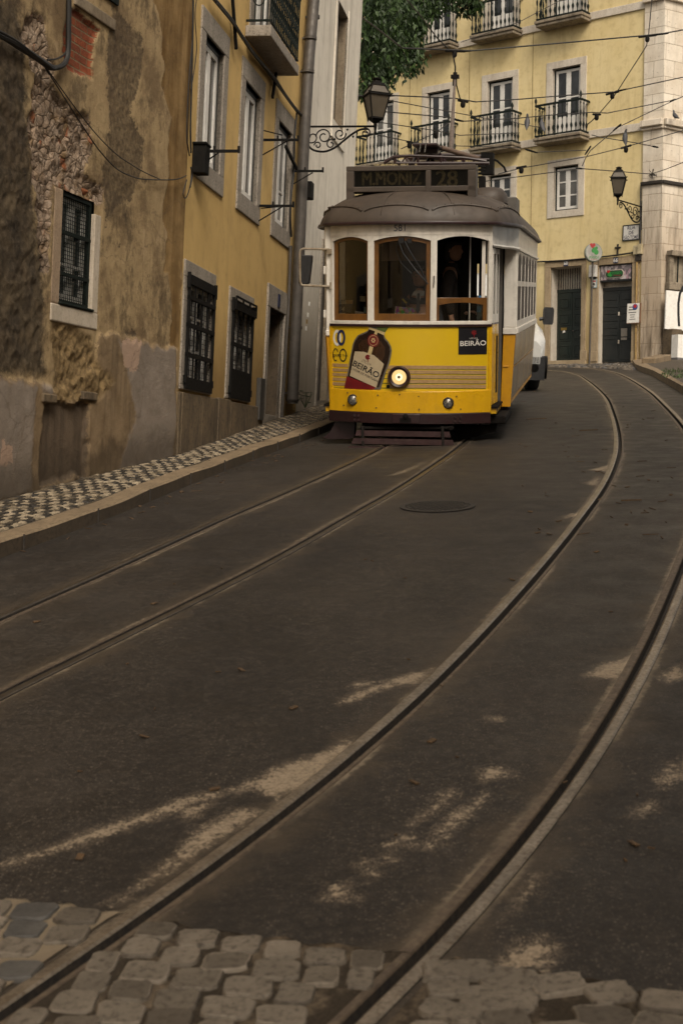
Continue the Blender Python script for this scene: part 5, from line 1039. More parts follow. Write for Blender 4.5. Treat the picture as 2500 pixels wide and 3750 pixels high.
# barred window at street level, boards, posts
x0,z1=cr_f(2445,925); x1,z0=cr_f(2500,1040); zl=z0
g=G(); g.add([cl(x0+.1,.005,z0),cl(x0+3,.005,z0),cl(x0+3,.005,z1-.1),cl(x0+.1,.005,z1-.1)],[(0,1,2,3)]); bw_=g.build('window',simple('pale_shuttered_window',(.34,.29,.215),(.22,.18,.13),5,.8,dirt=.4,streak=.6),ch)
def cbox(g,xa,xb,da,db,za,zb,mi=0): g.add([cl(xa,da,za),cl(xb,da,za),cl(xb,db,za),cl(xa,db,za),cl(xa,da,zb),cl(xb,da,zb),cl(xb,db,zb),cl(xa,db,zb)],FR,mi)
g=G()
for k in range(12): xx=x0+.25+k*.28; cbox(g,xx,xx+.03,.10,.13,z0,z1-.05)
g.build('bars',M['greeniron'],bw_)
g=G(); cbox(g,x0-.05,x0+3.2,-.02,.22,z1-.10,z1+.05); cbox(g,x0-.02,x0+.12,-.02,.12,z0,z1-.1); cbox(g,x0-.05,x0+3.2,-.02,.16,z0-.22,z0-.001); g.build('surround',M['ledge'],bw_,bevel=.02)
xa,za=cr_f(2437,1060,.25); xb,zb=cr_f(2440,1205,.25)
gb=empty('graffiti_board',CF.w(xa,za,.25),CF.ang,'white hoarding board with a thick black painted curve, under the barred church window','board')
hgt=za-zb
g=G(); g.box(0,3.2,-.02,.02,-hgt,-.02); g.build('panel',M['white'],gb)
L=[]; dxs=[(2500,1048),(2487,1075),(2482,1110),(2482,1150),(2484,1195)]
pl=[CF.uv(p[0],p[1],.275) for p in dxs]; g=G(); g.tube([(u-xa,-.028,v-za) for u,v in pl],.045,6); br=g.build('painted_line',M['black'],gb)
for v in br.data.vertices: v.co.y=-.028+(v.co.y+.028)*.1
# posts, low wall and steps below
xa,za=cr_f(2434,1208,.2); xb,_=cr_f(2470,1208,.2)
g=G(); g.box(0,xb-xa,-.3,.1,-2.4,.02); o=g.build('stone_post',M['plinth'],None,bevel=.03); o.location=CF.w(xa,za,.2); o.rotation_euler=(0,0,CF.ang); tag(o,'dark weathered stone post under the white hoarding board','post')
xa2,za2=cr_f(2472,1225,.9); o=empty('low_wall',CF.w(xa2,za2,.9),CF.ang,'low wall painted white above and grey below, at the right edge','wall')
g=G(); g.box(0,4,-.1,.15,-.62,.0); g.build('upper_band',M['white'],o); g=G(); g.box(0,4,-.105,.15,-2.2,-.621); g.build('lower_band',simple('grey_painted_band',(.145,.14,.14),(.11,.105,.1),3,.7,dirt=.3),o)
# raised corner pavement with its curved kerb
kp=[hit(x,y,.0)[:2] for x,y in [(2412,1290),(2345,1312),(2322,1327),(2314,1338),(2324,1352),(2352,1364),(2390,1378),(2432,1402),(2475,1428),(2530,1462),(2620,1520)]]
kp=np.array(kp); tq=np.linspace(0,len(kp)-1,60); kx=np.interp(tq,np.arange(len(kp)),kp[:,0]); ky=np.interp(tq,np.arange(len(kp)),kp[:,1])
g=G(); b=[]
cxm,cym=10.5,37.0
R_in=[]
for x,y in zip(kx,ky):
    dx,dy=cxm-x,cym-y; l=math.hypot(dx,dy); R_in.append((x+dx/l*.28,y+dy/l*.28))
rings=[[(x,y,float(gz(x,y))-.05) for x,y in zip(kx,ky)],[(x,y,float(gz(x,y))+.13) for x,y in zip(kx,ky)],[(x,y,float(gz(x,y))+.15) for x,y in R_in]]
g.loft(rings,0,False,True,False); g.build('corner_kerb',M['kerb'],kind='structure')
g=G(); rings=[[(x,y,float(gz(x,y))+.145) for x,y in R_in],[(x*.4+cxm*.6,y*.4+cym*.6,float(gz(x,y))*.5+float(gz(cxm,cym))*.5+.15) for x,y in R_in],[(cxm,cym,float(gz(cxm,cym))+.15) for x,y in R_in]]; g.loft(rings,0,False,True,False); g.build('corner_pavement',M['dirt'],kind='structure')
for (p0,p1,hh,lab) in (((2345,1305),(2432,1284),.22,'upper weathered stone step beside the church wall'),((2372,1322),(2432,1312),.20,'lower short stone step at the foot of the dark stone post')):
    a=hit(*p0,.2); b=hit(*p1,.2); o=G(); o.bar(a+np.array([0,.0,-.02]),b+np.array([0,0,.0]),.35,hh); tag(o.build('stone_step',M['kerb'],None,bevel=.03),lab,'step')
# cobbled triangle in front of the doors
g=G(); rr=random.Random(33)
tri=[tuple(hit(x,y)[:2]) for x,y in [(1985,1338),(2020,1326),(2130,1322),(2200,1318),(2310,1308),(2345,1308),(2316,1335),(2322,1356),(2270,1352),(2200,1348),(2120,1347),(2050,1345)]]
T_=np.array(tri); mn,mx=T_.min(0),T_.max(0)
y=mn[1]
while y<mx[1]:
    x=mn[0]+rr.uniform(0,.1)
    while x<mx[0]:
        if sdist(np.array([x]),np.array([y]),tri)[0]<.05:
            w,d=rr.uniform(.10,.16),rr.uniform(.10,.15); a=rr.uniform(-.5,.5)+.6; c,s=math.cos(a),math.sin(a); h=rr.uniform(.02,.055); bot=[];topv=[]
            for u,v in ((-1,-1),(1,-1),(1,1),(-1,1)):
                X,Y=x+(u*w*c-v*d*s)/2,y+(u*w*s+v*d*c)/2; bot.append((X,Y,float(gz(X,Y)))); X,Y=x+(u*w*c-v*d*s)/2*.75,y+(u*w*s+v*d*c)/2*.75; topv.append((X,Y,float(gz(X,Y))+h))
            g.add(bot+topv,[(0,1,5,4),(1,2,6,5),(2,3,7,6),(3,0,4,7),(4,5,6,7)],rr.choice([0,0,1]))
        x+=.17
    y+=.17
g.build('cobbled_corner',[M['sett'],M['sett_dark']],kind='structure')
M['grass']=simple('weed_green',(.035,.065,.018),(.06,.085,.025),9,.8)
def tuft(g,x,y,z,n,h,rr):
    for _ in range(n):
        a=rr.uniform(0,6.28); l=h*rr.uniform(.5,1.1); w=.008; dx,dy=math.cos(a),math.sin(a); b=rr.uniform(.2,.7); ox,oy=rr.uniform(-.1,.1),rr.uniform(-.1,.1)
        g.add([(x+ox-dy*w,y+oy+dx*w,z),(x+ox+dy*w,y+oy-dx*w,z),(x+ox+dx*l*b*.5+dy*w,y+oy+dy*l*b*.5-dx*w,z+l*.6),(x+ox+dx*l*b,y+oy+dy*l*b,z+l)],[(0,1,2),(0,2,3)])
g=G(); rr=random.Random(2)
for k in range(40):
    p=hit(rr.uniform(2430,2500),rr.uniform(1350,1384),.15); tuft(g,p[0],p[1],p[2]-.02,7,.06,rr)
g.build('weeds',M['grass'],None,kind='stuff',label='rough green weeds along the foot of the low white wall')
# ------------------------------------------------------------------ tree hanging over from behind the white house
def m_leaf(name,a,b):
    q=N(name); P=q.geo(); q.fin(q.mix(q.noise(2.2,3,.6,P),a,b),.55,0,None,.35); return q.m
M['leaf']=m_leaf('tree_leaf',(.014,.034,.008),(.055,.098,.022)); M['leafdark']=m_leaf('tree_leaf_dark',(.010,.022,.007),(.026,.048,.014)); M['bark']=simple('bark',(.07,.05,.035),(.04,.03,.02),8,.9,bump=.5)
tr=empty('tree',(-1.6,33.0,1.9),0,'leafy dark green tree hanging over from behind the white house','tree')
g=G(); g.tube([(0,0,0),(.1,.1,3),(.3,0,6),(.5,-.1,8.5),(.9,-.2,11)],[.28,.24,.2,.16,.08],9)
for b in ([(.3,0,6),(1.2,-.3,8),(2.4,-.6,9.2)],[(.5,-.1,8.2),(1.5,.3,10),(3.2,.5,11.6)],[(.3,0,6.5),(-.8,.5,9),(-1.6,.8,11)],[(.6,-.1,9),(1.8,-.6,11),(4.2,-.8,12.4)]): g.tube(b,[.12,.08,.03],6)
g.build('trunk',M['bark'],tr)
rr=random.Random(14); g=G()
blobs=[]
for px,py,Y,r in [(1335,60,31,.75),(1390,60,32,.8),(1440,45,33,.75),(1345,150,31,.7),(1400,150,32,.75),(1455,150,32.5,.6),(1360,230,31.2,.55),(1420,225,32,.6),(1480,205,32.5,.55),(1340,290,31,.45),(1385,290,31.5,.40),(1500,225,32.5,.32),(1500,50,33,.55),(1535,15,33.5,.5),(1470,95,33,.6),(1520,-50,34,.9),(1410,-70,33,1.1),(1320,-40,31,1),(1600,-60,34,.8),(1700,15,34.5,.32),(1715,-20,34.5,.45),(1670,-40,34.5,.5),(1745,20,34.5,.22),(1330,330,30.8,.25),(1580,25,34,.3),(1515,90,33,.3)]:
    p=at(px,py,Y); blobs.append((p,r))
for (c,r) in blobs:
    n=int(1050*r*r)+60
    for _ in range(n):
        v=Vector((rr.gauss(0,1),rr.gauss(0,1),rr.gauss(0,1))).normalized()*r*rr.uniform(.35,1.08)**.7; v.z*=.85
        p=Vector(c)-Vector(tr.location)+v; L=rr.uniform(.07,.19); w=L*.23
        d=Vector((rr.uniform(-.6,.6),rr.uniform(-.6,.6),-1+rr.uniform(-.1,.7))).normalized(); s=d.cross(Vector((rr.uniform(-1,1),rr.uniform(-1,1),.3))).normalized()*w; up=s.cross(d).normalized()*w*.3
        mi=0 if rr.random()<.5 else 1
        g.add([p,p+d*L*.35+s+up,p+d*L,p+d*L*.35-s+up],[(0,1,2),(0,2,3)],mi,True)
g.build('crown',[M['leaf'],M['leafdark']],tr,fix=False)
# little weeds at the foot of the wall
g=G(); p=at(1118,1482,20.6); rr=random.Random(6)
wp=empty('wall_weed',p,0,'small green weed sprouting at the foot of the white house','weed')
g=G()
for k in range(26):
    a=rr.uniform(0,6.28); l=rr.uniform(.06,.2); q_=Vector((math.cos(a)*l*.8,math.sin(a)*l*.8,rr.uniform(.02,.2))); s=Vector((-math.sin(a),math.cos(a),0))*.042; g.add([q_-s,q_+Vector((math.cos(a)*.05,math.sin(a)*.05,.01)),q_+s,q_-Vector((math.cos(a)*.04,math.sin(a)*.04,0))],[(0,1,2,3)],0)
    if k%3==0: g.tube([(0,0,-.05),tuple(q_)],.003,4,0)
g.build('leaves',M['leaf'],wp,fix=False)
# ------------------------------------------------------------------ overhead wires
B1=lambda x,y:(1300+x/2.613,y/2.613)
B2=lambda x,y:(1900+x/2.613,y/2.613)
def wire(label,pts,r,ins=(),name='overhead_wire'):
    """pts: (px,py,Y) along a stretched wire"""
    P=[Vector(at(*p)) for p in pts]; P0=P[0]; o=empty(name,P0,0,label,'wire','overhead wires and span cables'); g=G(); Q=[]
    for a,b in zip(P[:-1],P[1:]): Q+= [a.lerp(b,k/6) for k in range(6)]
    Q.append(P[-1]); g.tube([tuple(q-P0) for q in Q],r,6); g.build('line',M['cable'],o)
    for (px,py,Y,L,t) in ins:
        c=Vector(at(px,py,Y))-P0; g=G()
        k=min(range(len(Q)-1),key=lambda i:(Q[i]-P0-c).length); d=(Q[k+1]-Q[k]).normalized()
        if t==0: g.tube([tuple(c-d*L/2),tuple(c-d*L*.3),tuple(c+d*L*.3),tuple(c+d*L/2)],[.015,.024,.02,.012],7)
        else: g.tube([tuple(c-d*L/2),tuple(c+d*L/2)],.026,7); g.lathe([(.03,-.13),(.05,-.10),(.05,-.04),(.03,0)],tuple(c),10)
        g.build('insulator',M['iron'],o)
s=lambda f,pts:[(*f(x,y),Y) for x,y,Y in pts]
wire('thick span wire across the top, from the white house to the church',s(B1,[(-10,115,25),(180,250,26.5),(450,460,29)])+[(1725,186,30),(1900,171,30.5)]+s(B2,[(500,403,31),(1180,342,32),(1390,318,32),(1600,280,32.5)]),.017,[(*B1(950,488),30,.5,1),(*B1(1070,488),30,.35,0),(*B2(1225,345),32,.4,1),(*B2(1330,330),32,.45,0)])
wire('slanting wire coming out of the tree top down to the thick span wire',s(B1,[(480,-20,27),(630,160,28.3),(780,360,29.5),(890,470,30)]),.014)
wire('steep pull wire dropping in front of the church stones to the third balcony',s(B2,[(1268,-10,32),(1235,335,32),(1215,440,32),(940,870,32.4),(890,940,32.5),(760,1090,33),(690,1160,33.2),(640,1200,33.4)]),.012)
wire('tram contact wire crossing the middle balcony windows',s(B1,[(10,918,27),(310,912,27.5),(960,942,29),(1150,975,29.5),(1568,950,30)])+s(B2,[(420,915,31),(920,878,32),(1010,857,32),(1568,738,33)]),.013,[(*B1(330,914),27.6,.3,0),(*B1(1030,968),29,.3,1),(*B2(890,890),32,.3,1),(*B2(970,865),32,.3,0)])
wire('thin wire sloping from the large lantern to the third balcony',s(B1,[(280,952,28),(720,1035,30),(1320,1145,33)]),.010)
wire('contact wire from the large lantern past the balcony railings to the church edge',s(B1,[(290,1070,28),(880,1122,30),(1040,1160,30.5),(1568,1130,31.5)])+s(B2,[(300,1102,32),(690,1075,32.5),(840,1082,33),(1490,955,33.5),(1600,910,34)]),.012,[(*B1(990,1152),30.3,.35,0),(*B2(740,1095),32.6,.3,1),(*B2(1470,960),33.5,.3,0)])
wire('low wire running to the railing of the second balcony behind the pole',s(B1,[(240,1172,28),(740,1245,30),(1000,1295,31),(1568,1272,33)]),.010)
wire('lowest thin wire behind the large lantern arm',s(B1,[(70,1262,28),(520,1355,30),(620,1372,30.5)]),.010,[(*B1(520,1360),30,.25,1)])
wire('short wire rising from the tram roof past the left balcony corner',s(B1,[(440,1425,30),(760,1275,31),(960,1130,32)]),.010,[(*B1(775,1268),31,.25,1)])
wire('pigeon wire between the second and the third balcony',s(B2,[(-60,1165,34),(0,1185,34),(230,1225,34)]),.010)
wire('pigeon wire sagging from the third balcony to an anchor on the church corner',s(B2,[(690,1290,34),(760,1310,34),(1130,1370,34),(1300,1405,34)]),.010,[(*B2(1300,1405),34,.15,0)])
wire('diagonal wire dropping from the church side to the lowest window top',s(B2,[(1490,955,33.5),(940,1220,33),(680,1440,33),(640,1500,33),(600,1590,33)]),.011,[(*B2(935,1220),33,.25,0),(*B2(655,1440),33,.25,0)])
wire('long low wire rising to the right across the church pilaster',s(B2,[(-200,1665,30),(0,1612,30.5),(640,1500,32),(1020,1405,33),(1600,1238,34)]),.011,[(*B2(1020,1405),33,.3,1),(*B2(20,1600),30.5,.3,1)])
wire('wire crossing the lower white window to the bracket above the small lantern',s(B2,[(-400,1745,30),(0,1690,31),(350,1645,32),(580,1612,33),(1250,1665,35.5)]),.011,[(*B2(575,1612),33,.3,0)])
wire('thin level wire under the third balcony ending at a white insulator',s(B2,[(60,1430,33),(150,1457,33),(640,1437,33)]),.010,[(*B2(115,1445),33,.3,0)])
wire('faint wire reaching from the church up to the right edge',s(B2,[(1250,1668,35.5),(1400,1620,35),(1600,1540,34.5)]),.009)
wire('faint wire behind the tram pole to the second balcony slab',s(B1,[(930,1395,33),(1200,1402,33.5),(1568,1415,34)]),.009)
wire('thin wire sloping up behind the top balconies',s(B1,[(1010,405,33),(1568,210,34)])+s(B2,[(400,0,36)]),.009)
# wall anchor of the wires on the church
x,z=RB.uv(2395,640); g=G(); rr=random.Random(3)
for k in range(16): a=rr.uniform(0,6.28); g.tube([(0,0,0),(.16*math.cos(a)*rr.uniform(.4,1),-.15*rr.random(),.16*math.sin(a)*rr.uniform(.4,1))],.01,4)
o=g.build('wire_anchor',M['rail_side'],None); o.location=RB.w(x,z,.12); tag(o,'rusty knot of wire ends anchored in the church stones above the small lantern','anchor')
# ------------------------------------------------------------------ pigeons
M['pigeon']=simple('grey_pigeon_feathers',(.035,.036,.04),(.06,.06,.066),30,.6)
def pigeon_mesh():
    g=G(); sec=[(-.20,-.05,.012,.02),(-.15,-.035,.03,.018),(-.08,-.01,.055,.045),(0,.02,.072,.068),(.06,.055,.065,.065),(.10,.10,.042,.045),(.115,.14,.033,.036),(.125,.17,.030,.030),(.14,.185,.022,.022),(.155,.185,.010,.010),(.178,.178,.003,.003)]
    rings=[[(w*math.cos(t),y+ (0),z+h*math.sin(t)) for t in np.linspace(0,2*math.pi,11)[:-1]] for y,z,w,h in sec]
    g.loft(rings,0,True,True,True); g.tube([(.02,.02,-.02),(.02,.025,-.09)],.006,5); g.tube([(-.02,.02,-.02),(-.02,.025,-.09)],.006,5); return g
pg=pigeon_mesh().build('pigeon',M['pigeon'])
PG=[(B2(75,1185),34,-.2,.75,'pigeon on the thin wire beside the second balcony railing, left of its neighbour'),(B2(215,1212),34,.5,.65,'pigeon at the corner of the third balcony railing, tail down'),(B2(1007,1330),34,.3,.9,'pigeon sitting upright on the wire in front of the plain yellow wall'),(B2(1492,1118),39.3,-1.2,.15,'pigeon resting on the church cornice at the right edge')]
for k,((px,py),Y,rz,rx,lab) in enumerate(PG):
    o=pg if k==0 else pg.copy()
    if k: COL.objects.link(o)
    o.location=at(px,py,Y); o.rotation_euler=(rx,0,math.pi/2+rz if k==3 else rz); o.scale=(.95,)*3; tag(o,lab,'pigeon','pigeons on the wires and ledges')
# ------------------------------------------------------------------ white van following the tram
M['vanwhite']=simple('white_van_paint',(.55,.55,.53),(.5,.5,.48),3,.25,coat=.5); M['plastic']=simple('black_bumper_plastic',(.014,.014,.015),(.022,.022,.023),14,.5,bump=.1,bd=.002); M['tyre']=simple('tyre_rubber',(.012,.012,.012),(.02,.019,.018),16,.85)
def emi(name,c,s):
    q=N(name); return q.fin((.15,.13,.1),.2,0,None,.5,c,s)
M['headlamp']=emi('lit_headlamp',(1,.87,.55),3.0)
vx,vy=2.84,27.9; van=empty('white_van',(vx,vy,float(gz(vx,vy+1.5))),math.radians(-8),'white delivery van with lit headlight close behind the tram','van')
sl_=math.atan2(float(gz(vx+.15,vy+2))-float(gz(vx,vy)),2.0); van.rotation_euler=(sl_,0,math.radians(5)); van.location=(vx,vy,float(gz(vx+.5,vy))+.0)
def vsec(hw,z0,z1,y,n=4):
    r=.10; t=max(0,z1-1.3)*.15; return [(-hw,y,z0),(-hw+t,y,z1-r),(-hw+r+t,y,z1),(hw-r-t,y,z1),(hw-t,y,z1-r),(hw,y,z0)]
g=G(); g.loft([vsec(.80,.55,.98,-.62),vsec(.93,.45,1.10,-.40),vsec(.97,.35,1.28,.05),vsec(.98,.32,1.34,.35)],0,False,True); g.add(vsec(.80,.55,.98,-.62),[(0,1,2,3,4,5)])
g.loft([vsec(.98,.32,1.30,.34),vsec(.97,.32,1.36,.42),vsec(.90,.32,2.15,1.25),vsec(.92,.32,2.28,1.7),vsec(.94,.32,2.30,4.6)],0,False,True); g.add(vsec(.94,.32,2.30,4.6),[(5,4,3,2,1,0)])
g.build('body',M['vanwhite'],van,bevel=.02)
g=G(); g.add([(-.84,.50,1.43),(.84,.50,1.43),(.78,1.20,2.06),(-.78,1.20,2.06)],[(0,1,2,3)]); ws=g.build('windscreen',M['pane'],van); 
for v in ws.data.vertices: v.co.y-=.03
g=G(); g.loft([[(x*.92,-.66+.14*(x/1)**2,z) for x in np.linspace(-1,1,13)] for z in (.26,.40,.62,.70)],0,False,True); g.loft([[(s_*.97,y,z) for y in np.linspace(-.50,.10,6)] for s_,z in ((1,.26),(1.01,.45),(1.0,.70))],0,False,True); g.loft([[(-s_*.97,y,z) for y in np.linspace(-.50,.10,6)] for s_,z in ((1,.26),(1.01,.45),(1.0,.70))],0,False,True); g.box(-.9,.9,-.62,-.2,.24,.68); g.build('bumper',M['plastic'],van)
for sx in (-1,1):
    g=G(); P=[(sx*.60,-.60,.78),(sx*.93,-.36,.84),(sx*.965,-.10,1.02),(sx*.88,-.30,1.08),(sx*.62,-.56,.94)]; Q=[(a,b-.035,c) for a,b,c in P]; g.add(P+Q,[(0,1,2,3,4),(9,8,7,6,5)]+[(i,(i+1)%5,(i+1)%5+5,i+5) for i in range(5)]); g.build('headlight',M['headlamp'],van)
    g=G(); g.loft([[(sx*(1.02+.10*math.cos(t)),.34,1.45+.17*math.sin(t)*1.0+0) if False else (sx*(1.13+.095*max(-1,min(1,1.3*math.cos(t)))),.30+yy,1.47+.17*max(-1,min(1,1.25*math.sin(t)))) for t in np.linspace(0,2*math.pi,21)[:-1]] for yy in (0,.03,.10,.14)],0,True,True); g.tube([(sx*.96,.40,1.40),(sx*1.08,.38,1.42)],.04,6); g.build('mirror',M['plastic'],van)
    for y in (.20,3.6):
        g=G(); g.lathe([(.0,-.11),(.20,-.11),(.31,-.11),(.335,-.07),(.335,.07),(.31,.11),(.20,.11),(0,.11)],(sx*.83,y,.335),24,0,'x'); g.lathe([(.19,.112),(.18,.118),(.0,.10)] if sx>0 else [(.19,-.112),(.18,-.118),(.0,-.10)],(sx*.83,y,.335),18,1,'x'); g.build('wheel',[M['tyre'],M['zinc']],van)
g=G(); g.lathe([(.075,-.03),(.085,-.02),(.085,.02)],(.70,-.60,.47),14,0,'y'); g.lathe([(.06,-.035),(0,-.035)],(.70,-.60,.47),14,0,'y'); g.build('fog_light',M['iron'],van)
g=G(); g.box(-.55,.55,-.69,-.66,.50,.62); g.build('grille',M['iron'],van)
# ------------------------------------------------------------------ the tram
M['tyellow']=simple('tram_yellow_paint',(.70,.395,.008),(.66,.36,.006),3,.30,bump=.08,bd=.006,coat=.35,streak=.22,dirt=.12)
M['tyellow2']=simple('tram_ad_yellow_film',(.66,.44,.012),(.63,.41,.01),2,.38,coat=.2)
M['torange']=simple('tram_side_orange_yellow',(.62,.30,.008),(.56,.26,.006),4,.36,coat=.3,dirt=.15)
M['tcream']=simple('tram_white_paint',(.78,.74,.67),(.68,.64,.57),3,.38,coat=.25,streak=.4,dirt=.2)
M['tmaroon']=simple('tram_maroon_paint',(.026,.008,.009),(.018,.007,.008),6,.42,coat=.2,dirt=.25)
M['troof']=simple('tram_roof_grey_brown',(.068,.050,.037),(.047,.035,.026),4,.6,bump=.08,bd=.004,dirt=.25,streak=.2)
M['twood']=simple('varnished_window_wood',(.17,.074,.015),(.11,.045,.010),7,.38,streak=.45,coat=.3)
M['tgrey']=simple('tram_grey_post',(.14,.13,.12),None,8,.45,.3)
M['tdark']=simple('tram_dark_interior',(.012,.010,.008),(.008,.007,.006),4,.8,spec=.2)
M['tdarkwood']=simple('tram_interior_wood',(.028,.014,.007),(.018,.01,.005),5,.5)
M['tunder']=simple('tram_underframe',(.008,.007,.006),(.012,.010,.009),12,.9,spec=.1)
M['pipewhite']=simple('cream_mirror_pipe',(.34,.29,.22),(.22,.17,.11),18,.45,dirt=.5)
def m_clear(name,tint=(.82,.81,.78),op=.0):
    q=N(name); t=q.n('ShaderNodeBsdfTransparent'); t.inputs[0].default_value=tint+(1,); gl=q.n('ShaderNodeBsdfGlossy'); gl.inputs['Roughness'].default_value=.02; gl.inputs[0].default_value=(.9,.9,.9,1)
    fr=q.n('ShaderNodeFresnel'); fr.inputs[0].default_value=1.5; k=q.ma('MULTIPLY',fr.outputs[0],1.0,None,True); k=q.ma('ADD',k,op*.3,None,True)
    mx=q.n('ShaderNodeMixShader'); q.L(k,mx.inputs[0]); q.L(t.outputs[0],mx.inputs[1]); q.L(gl.outputs[0],mx.inputs[2]); q.L(mx.outputs[0],q.out.inputs[0]); return q.m
M['clear']=m_clear('tram_window_glass'); M['sidepane']=simple('unlit_interior_side_pane',(.022,.016,.012),(.04,.028,.02),5,.5,spec=.12)  # side windows stand open; the unlit interior is put into the pane colour
def m_sidead():
    q=N('dirty_side_advert_film'); T=q.tc(); s3=q.sep(T); n=q.noise(1.2,4,.6,T); st=q.noise(1,4,.6,q.map(T,(1,3.5,.35))); w=q.n('ShaderNodeTexWave'); w.bands_direction='Z'; q.L(T,w.inputs[0]); w.inputs['Scale'].default_value=11; w.inputs['Distortion'].default_value=.6
    hi=q.mix(q.ramp(st,[(.42,0),(.58,1)]),(.33,.22,.045),(.075,.055,.035)); lo=q.mix(q.ramp(w.outputs[0],[(.55,0),(.8,1)]),(.30,.235,.15),(.20,.155,.10)); lo=q.mix(q.ramp(n,[(.4,0),(.7,.6)]),lo,(.36,.30,.22))
    col=q.mix(q.step(q.ma('ADD',s3[2],q.ma('MULTIPLY',n,.15)),1.06,1.16),lo,hi); return q.fin(col,.22,0,None,.5,coat=.5)
M['sidead']=m_sidead()
M['adblack']=simple('advert_black',(.012,.012,.015),None,3,.35); M['adwhite']=simple('advert_white',(.75,.73,.68),None,5,.4); M['adlabel']=simple('advert_label_cream',(.47,.385,.255),(.42,.34,.22),9,.45)
M['adbottle']=simple('advert_bottle_brown',(.012,.007,.005),(.020,.010,.006),2.2,.25,coat=.4); M['adbottle_hi']=simple('advert_bottle_amber',(.06,.026,.010),(.03,.014,.007),3,.3,coat=.4); M['adred']=simple('advert_red',(.17,.010,.013),(.10,.007,.009),6,.4); M['adwood']=simple('advert_wood_band',(.40,.255,.115),(.33,.20,.085),22,.45); M['adgreen']=simple('advert_green_line',(.22,.24,.012),None,3,.45); M['adribbon']=simple('advert_ribbon',(.56,.44,.22),(.42,.32,.15),14,.5); M['adnavy']=simple('advert_navy',(.012,.022,.085),None,4,.4); M['adedge']=simple('advert_bottle_rim',(.13,.115,.095),None,4,.35)
tram=empty('tram',(0,0,0),0,'old yellow and white tram, line 28, with a bottle advert on its nose','tram')
yw,pt_,rl=.172,.124,-.012
def Rm(yaw,pit,rol):
    cy,sy=math.cos(yaw),math.sin(yaw); Rz=Matrix(((cy,sy,0),(-sy,cy,0),(0,0,1))); c,s=math.cos(pit),math.sin(pit); Rx=Matrix(((1,0,0),(0,c,-s),(0,s,c))); c,s=math.cos(rol),math.sin(rol); Ry=Matrix(((c,0,s),(0,1,0),(-s,0,c))); return Rz@Rx@Ry
TR=Rm(yw,pt_,rl); TO=Vector((.785,16.988,.111)); tram.matrix_world=Matrix.Translation(TO)@TR.to_4x4()
TI=TR.transposed()
def T_(px,py,y):
    """local (x, z) of the tram where a sight line meets the plane local y = const"""
    d=TI@Vector(ray(px,py)); o=TI@(-TO); t=(y-o.y)/d.y; p=o+d*t; return p.x,p.z
WFR,BUL=.941,.289
fyc=lambda x:-BUL*(1-(x/WFR)**2)
def FP(x,z,d):
    t=2*BUL*x/WFR**2; n=math.hypot(1,t); return (x+t/n*d, fyc(x)-1/n*d, z)
def panel(g,x0,x1,z0,z1,d0,d1,n=12,mi=0):
    """a sheet bent round the nose, between two offsets from it"""
    f0=z0 if callable(z0) else (lambda x:z0); f1=z1 if callable(z1) else (lambda x:z1)
    xs=np.linspace(x0,x1,n+1); A=[[FP(x,f0(x),d1),FP(x,f1(x),d1),FP(x,f1(x),d0),FP(x,f0(x),d0)] for x in xs]
    b=[p for q in A for p in q]; fs=[]
    for i in range(n):
        for k in range(4): fs.append((i*4+k,(i+1)*4+k,(i+1)*4+(k+1)%4,i*4+(k+1)%4))
    fs+=[(0,1,2,3),(4*n+3,4*n+2,4*n+1,4*n)]; return g.add(b,fs,mi)
def AD(px,py):
    x=(px/2.45-323.3)/311; z0=1.541-(py/2.45-7)/310; return x, z0+(1-(x/WFR)**2)*(3+8*(1.541-z0))/310
def decal(g,pts,d,mi=0):
    """flat printed shape laid on the nose: points in x, z, finely cut across"""
    xs=[p[0] for p in pts]; lo,hi=min(xs),max(xs); n=max(2,int((hi-lo)/.05)); P=list(pts)
    bm=bmesh.new(); vs=[bm.verts.new((x,0,z)) for x,z in P]; bm.faces.new(vs)
    for k in range(1,n):
        xx=lo+(hi-lo)*k/n; bmesh.ops.bisect_plane(bm,geom=bm.verts[:]+bm.edges[:]+bm.faces[:],plane_co=(xx,0,0),plane_no=(1,0,0))
    bm.verts.index_update(); g.add([FP(v.co.x,v.co.z,d) for v in bm.verts],[[v.index for v in f.verts] for f in bm.faces],mi); bm.free()
def dtext(g,s,cx,cz,size,d,ang=0,bold=0,mi=0,sx=1.0):
    v,f=text_shape(s,size,bold); c,sn=math.cos(ang),math.sin(ang); g.add([FP(cx+a*sx*c-b*sn,cz+a*sx*sn+b*c,d) for a,b in v],f,mi)
def circ(cx,cz,rx,rz,n=24,a0=0,a1=2*math.pi): return [(cx+rx*math.cos(t),cz+rz*math.sin(t)) for t in np.linspace(a0,a1,n+1)[:-1]]
def dring(g,cx,cz,rx,rz,w,d,mi=0,n=28):
    A=[FP(cx+rx*math.cos(t),cz+rz*math.sin(t),d) for t in np.linspace(0,2*math.pi,n+1)[:-1]]; B=[FP(cx+(rx-w)*math.cos(t),cz+(rz-w*1.2)*math.sin(t),d) for t in np.linspace(0,2*math.pi,n+1)[:-1]]
    g.add(A+B,[(i,(i+1)%n,n+(i+1)%n,n+i) for i in range(n)],mi)
def bx(name,mats,parent=tram,bevel=0,*boxes):
    g=G(); [g.box(*b) for b in boxes]; return g.build(name,mats,parent,bevel=bevel)
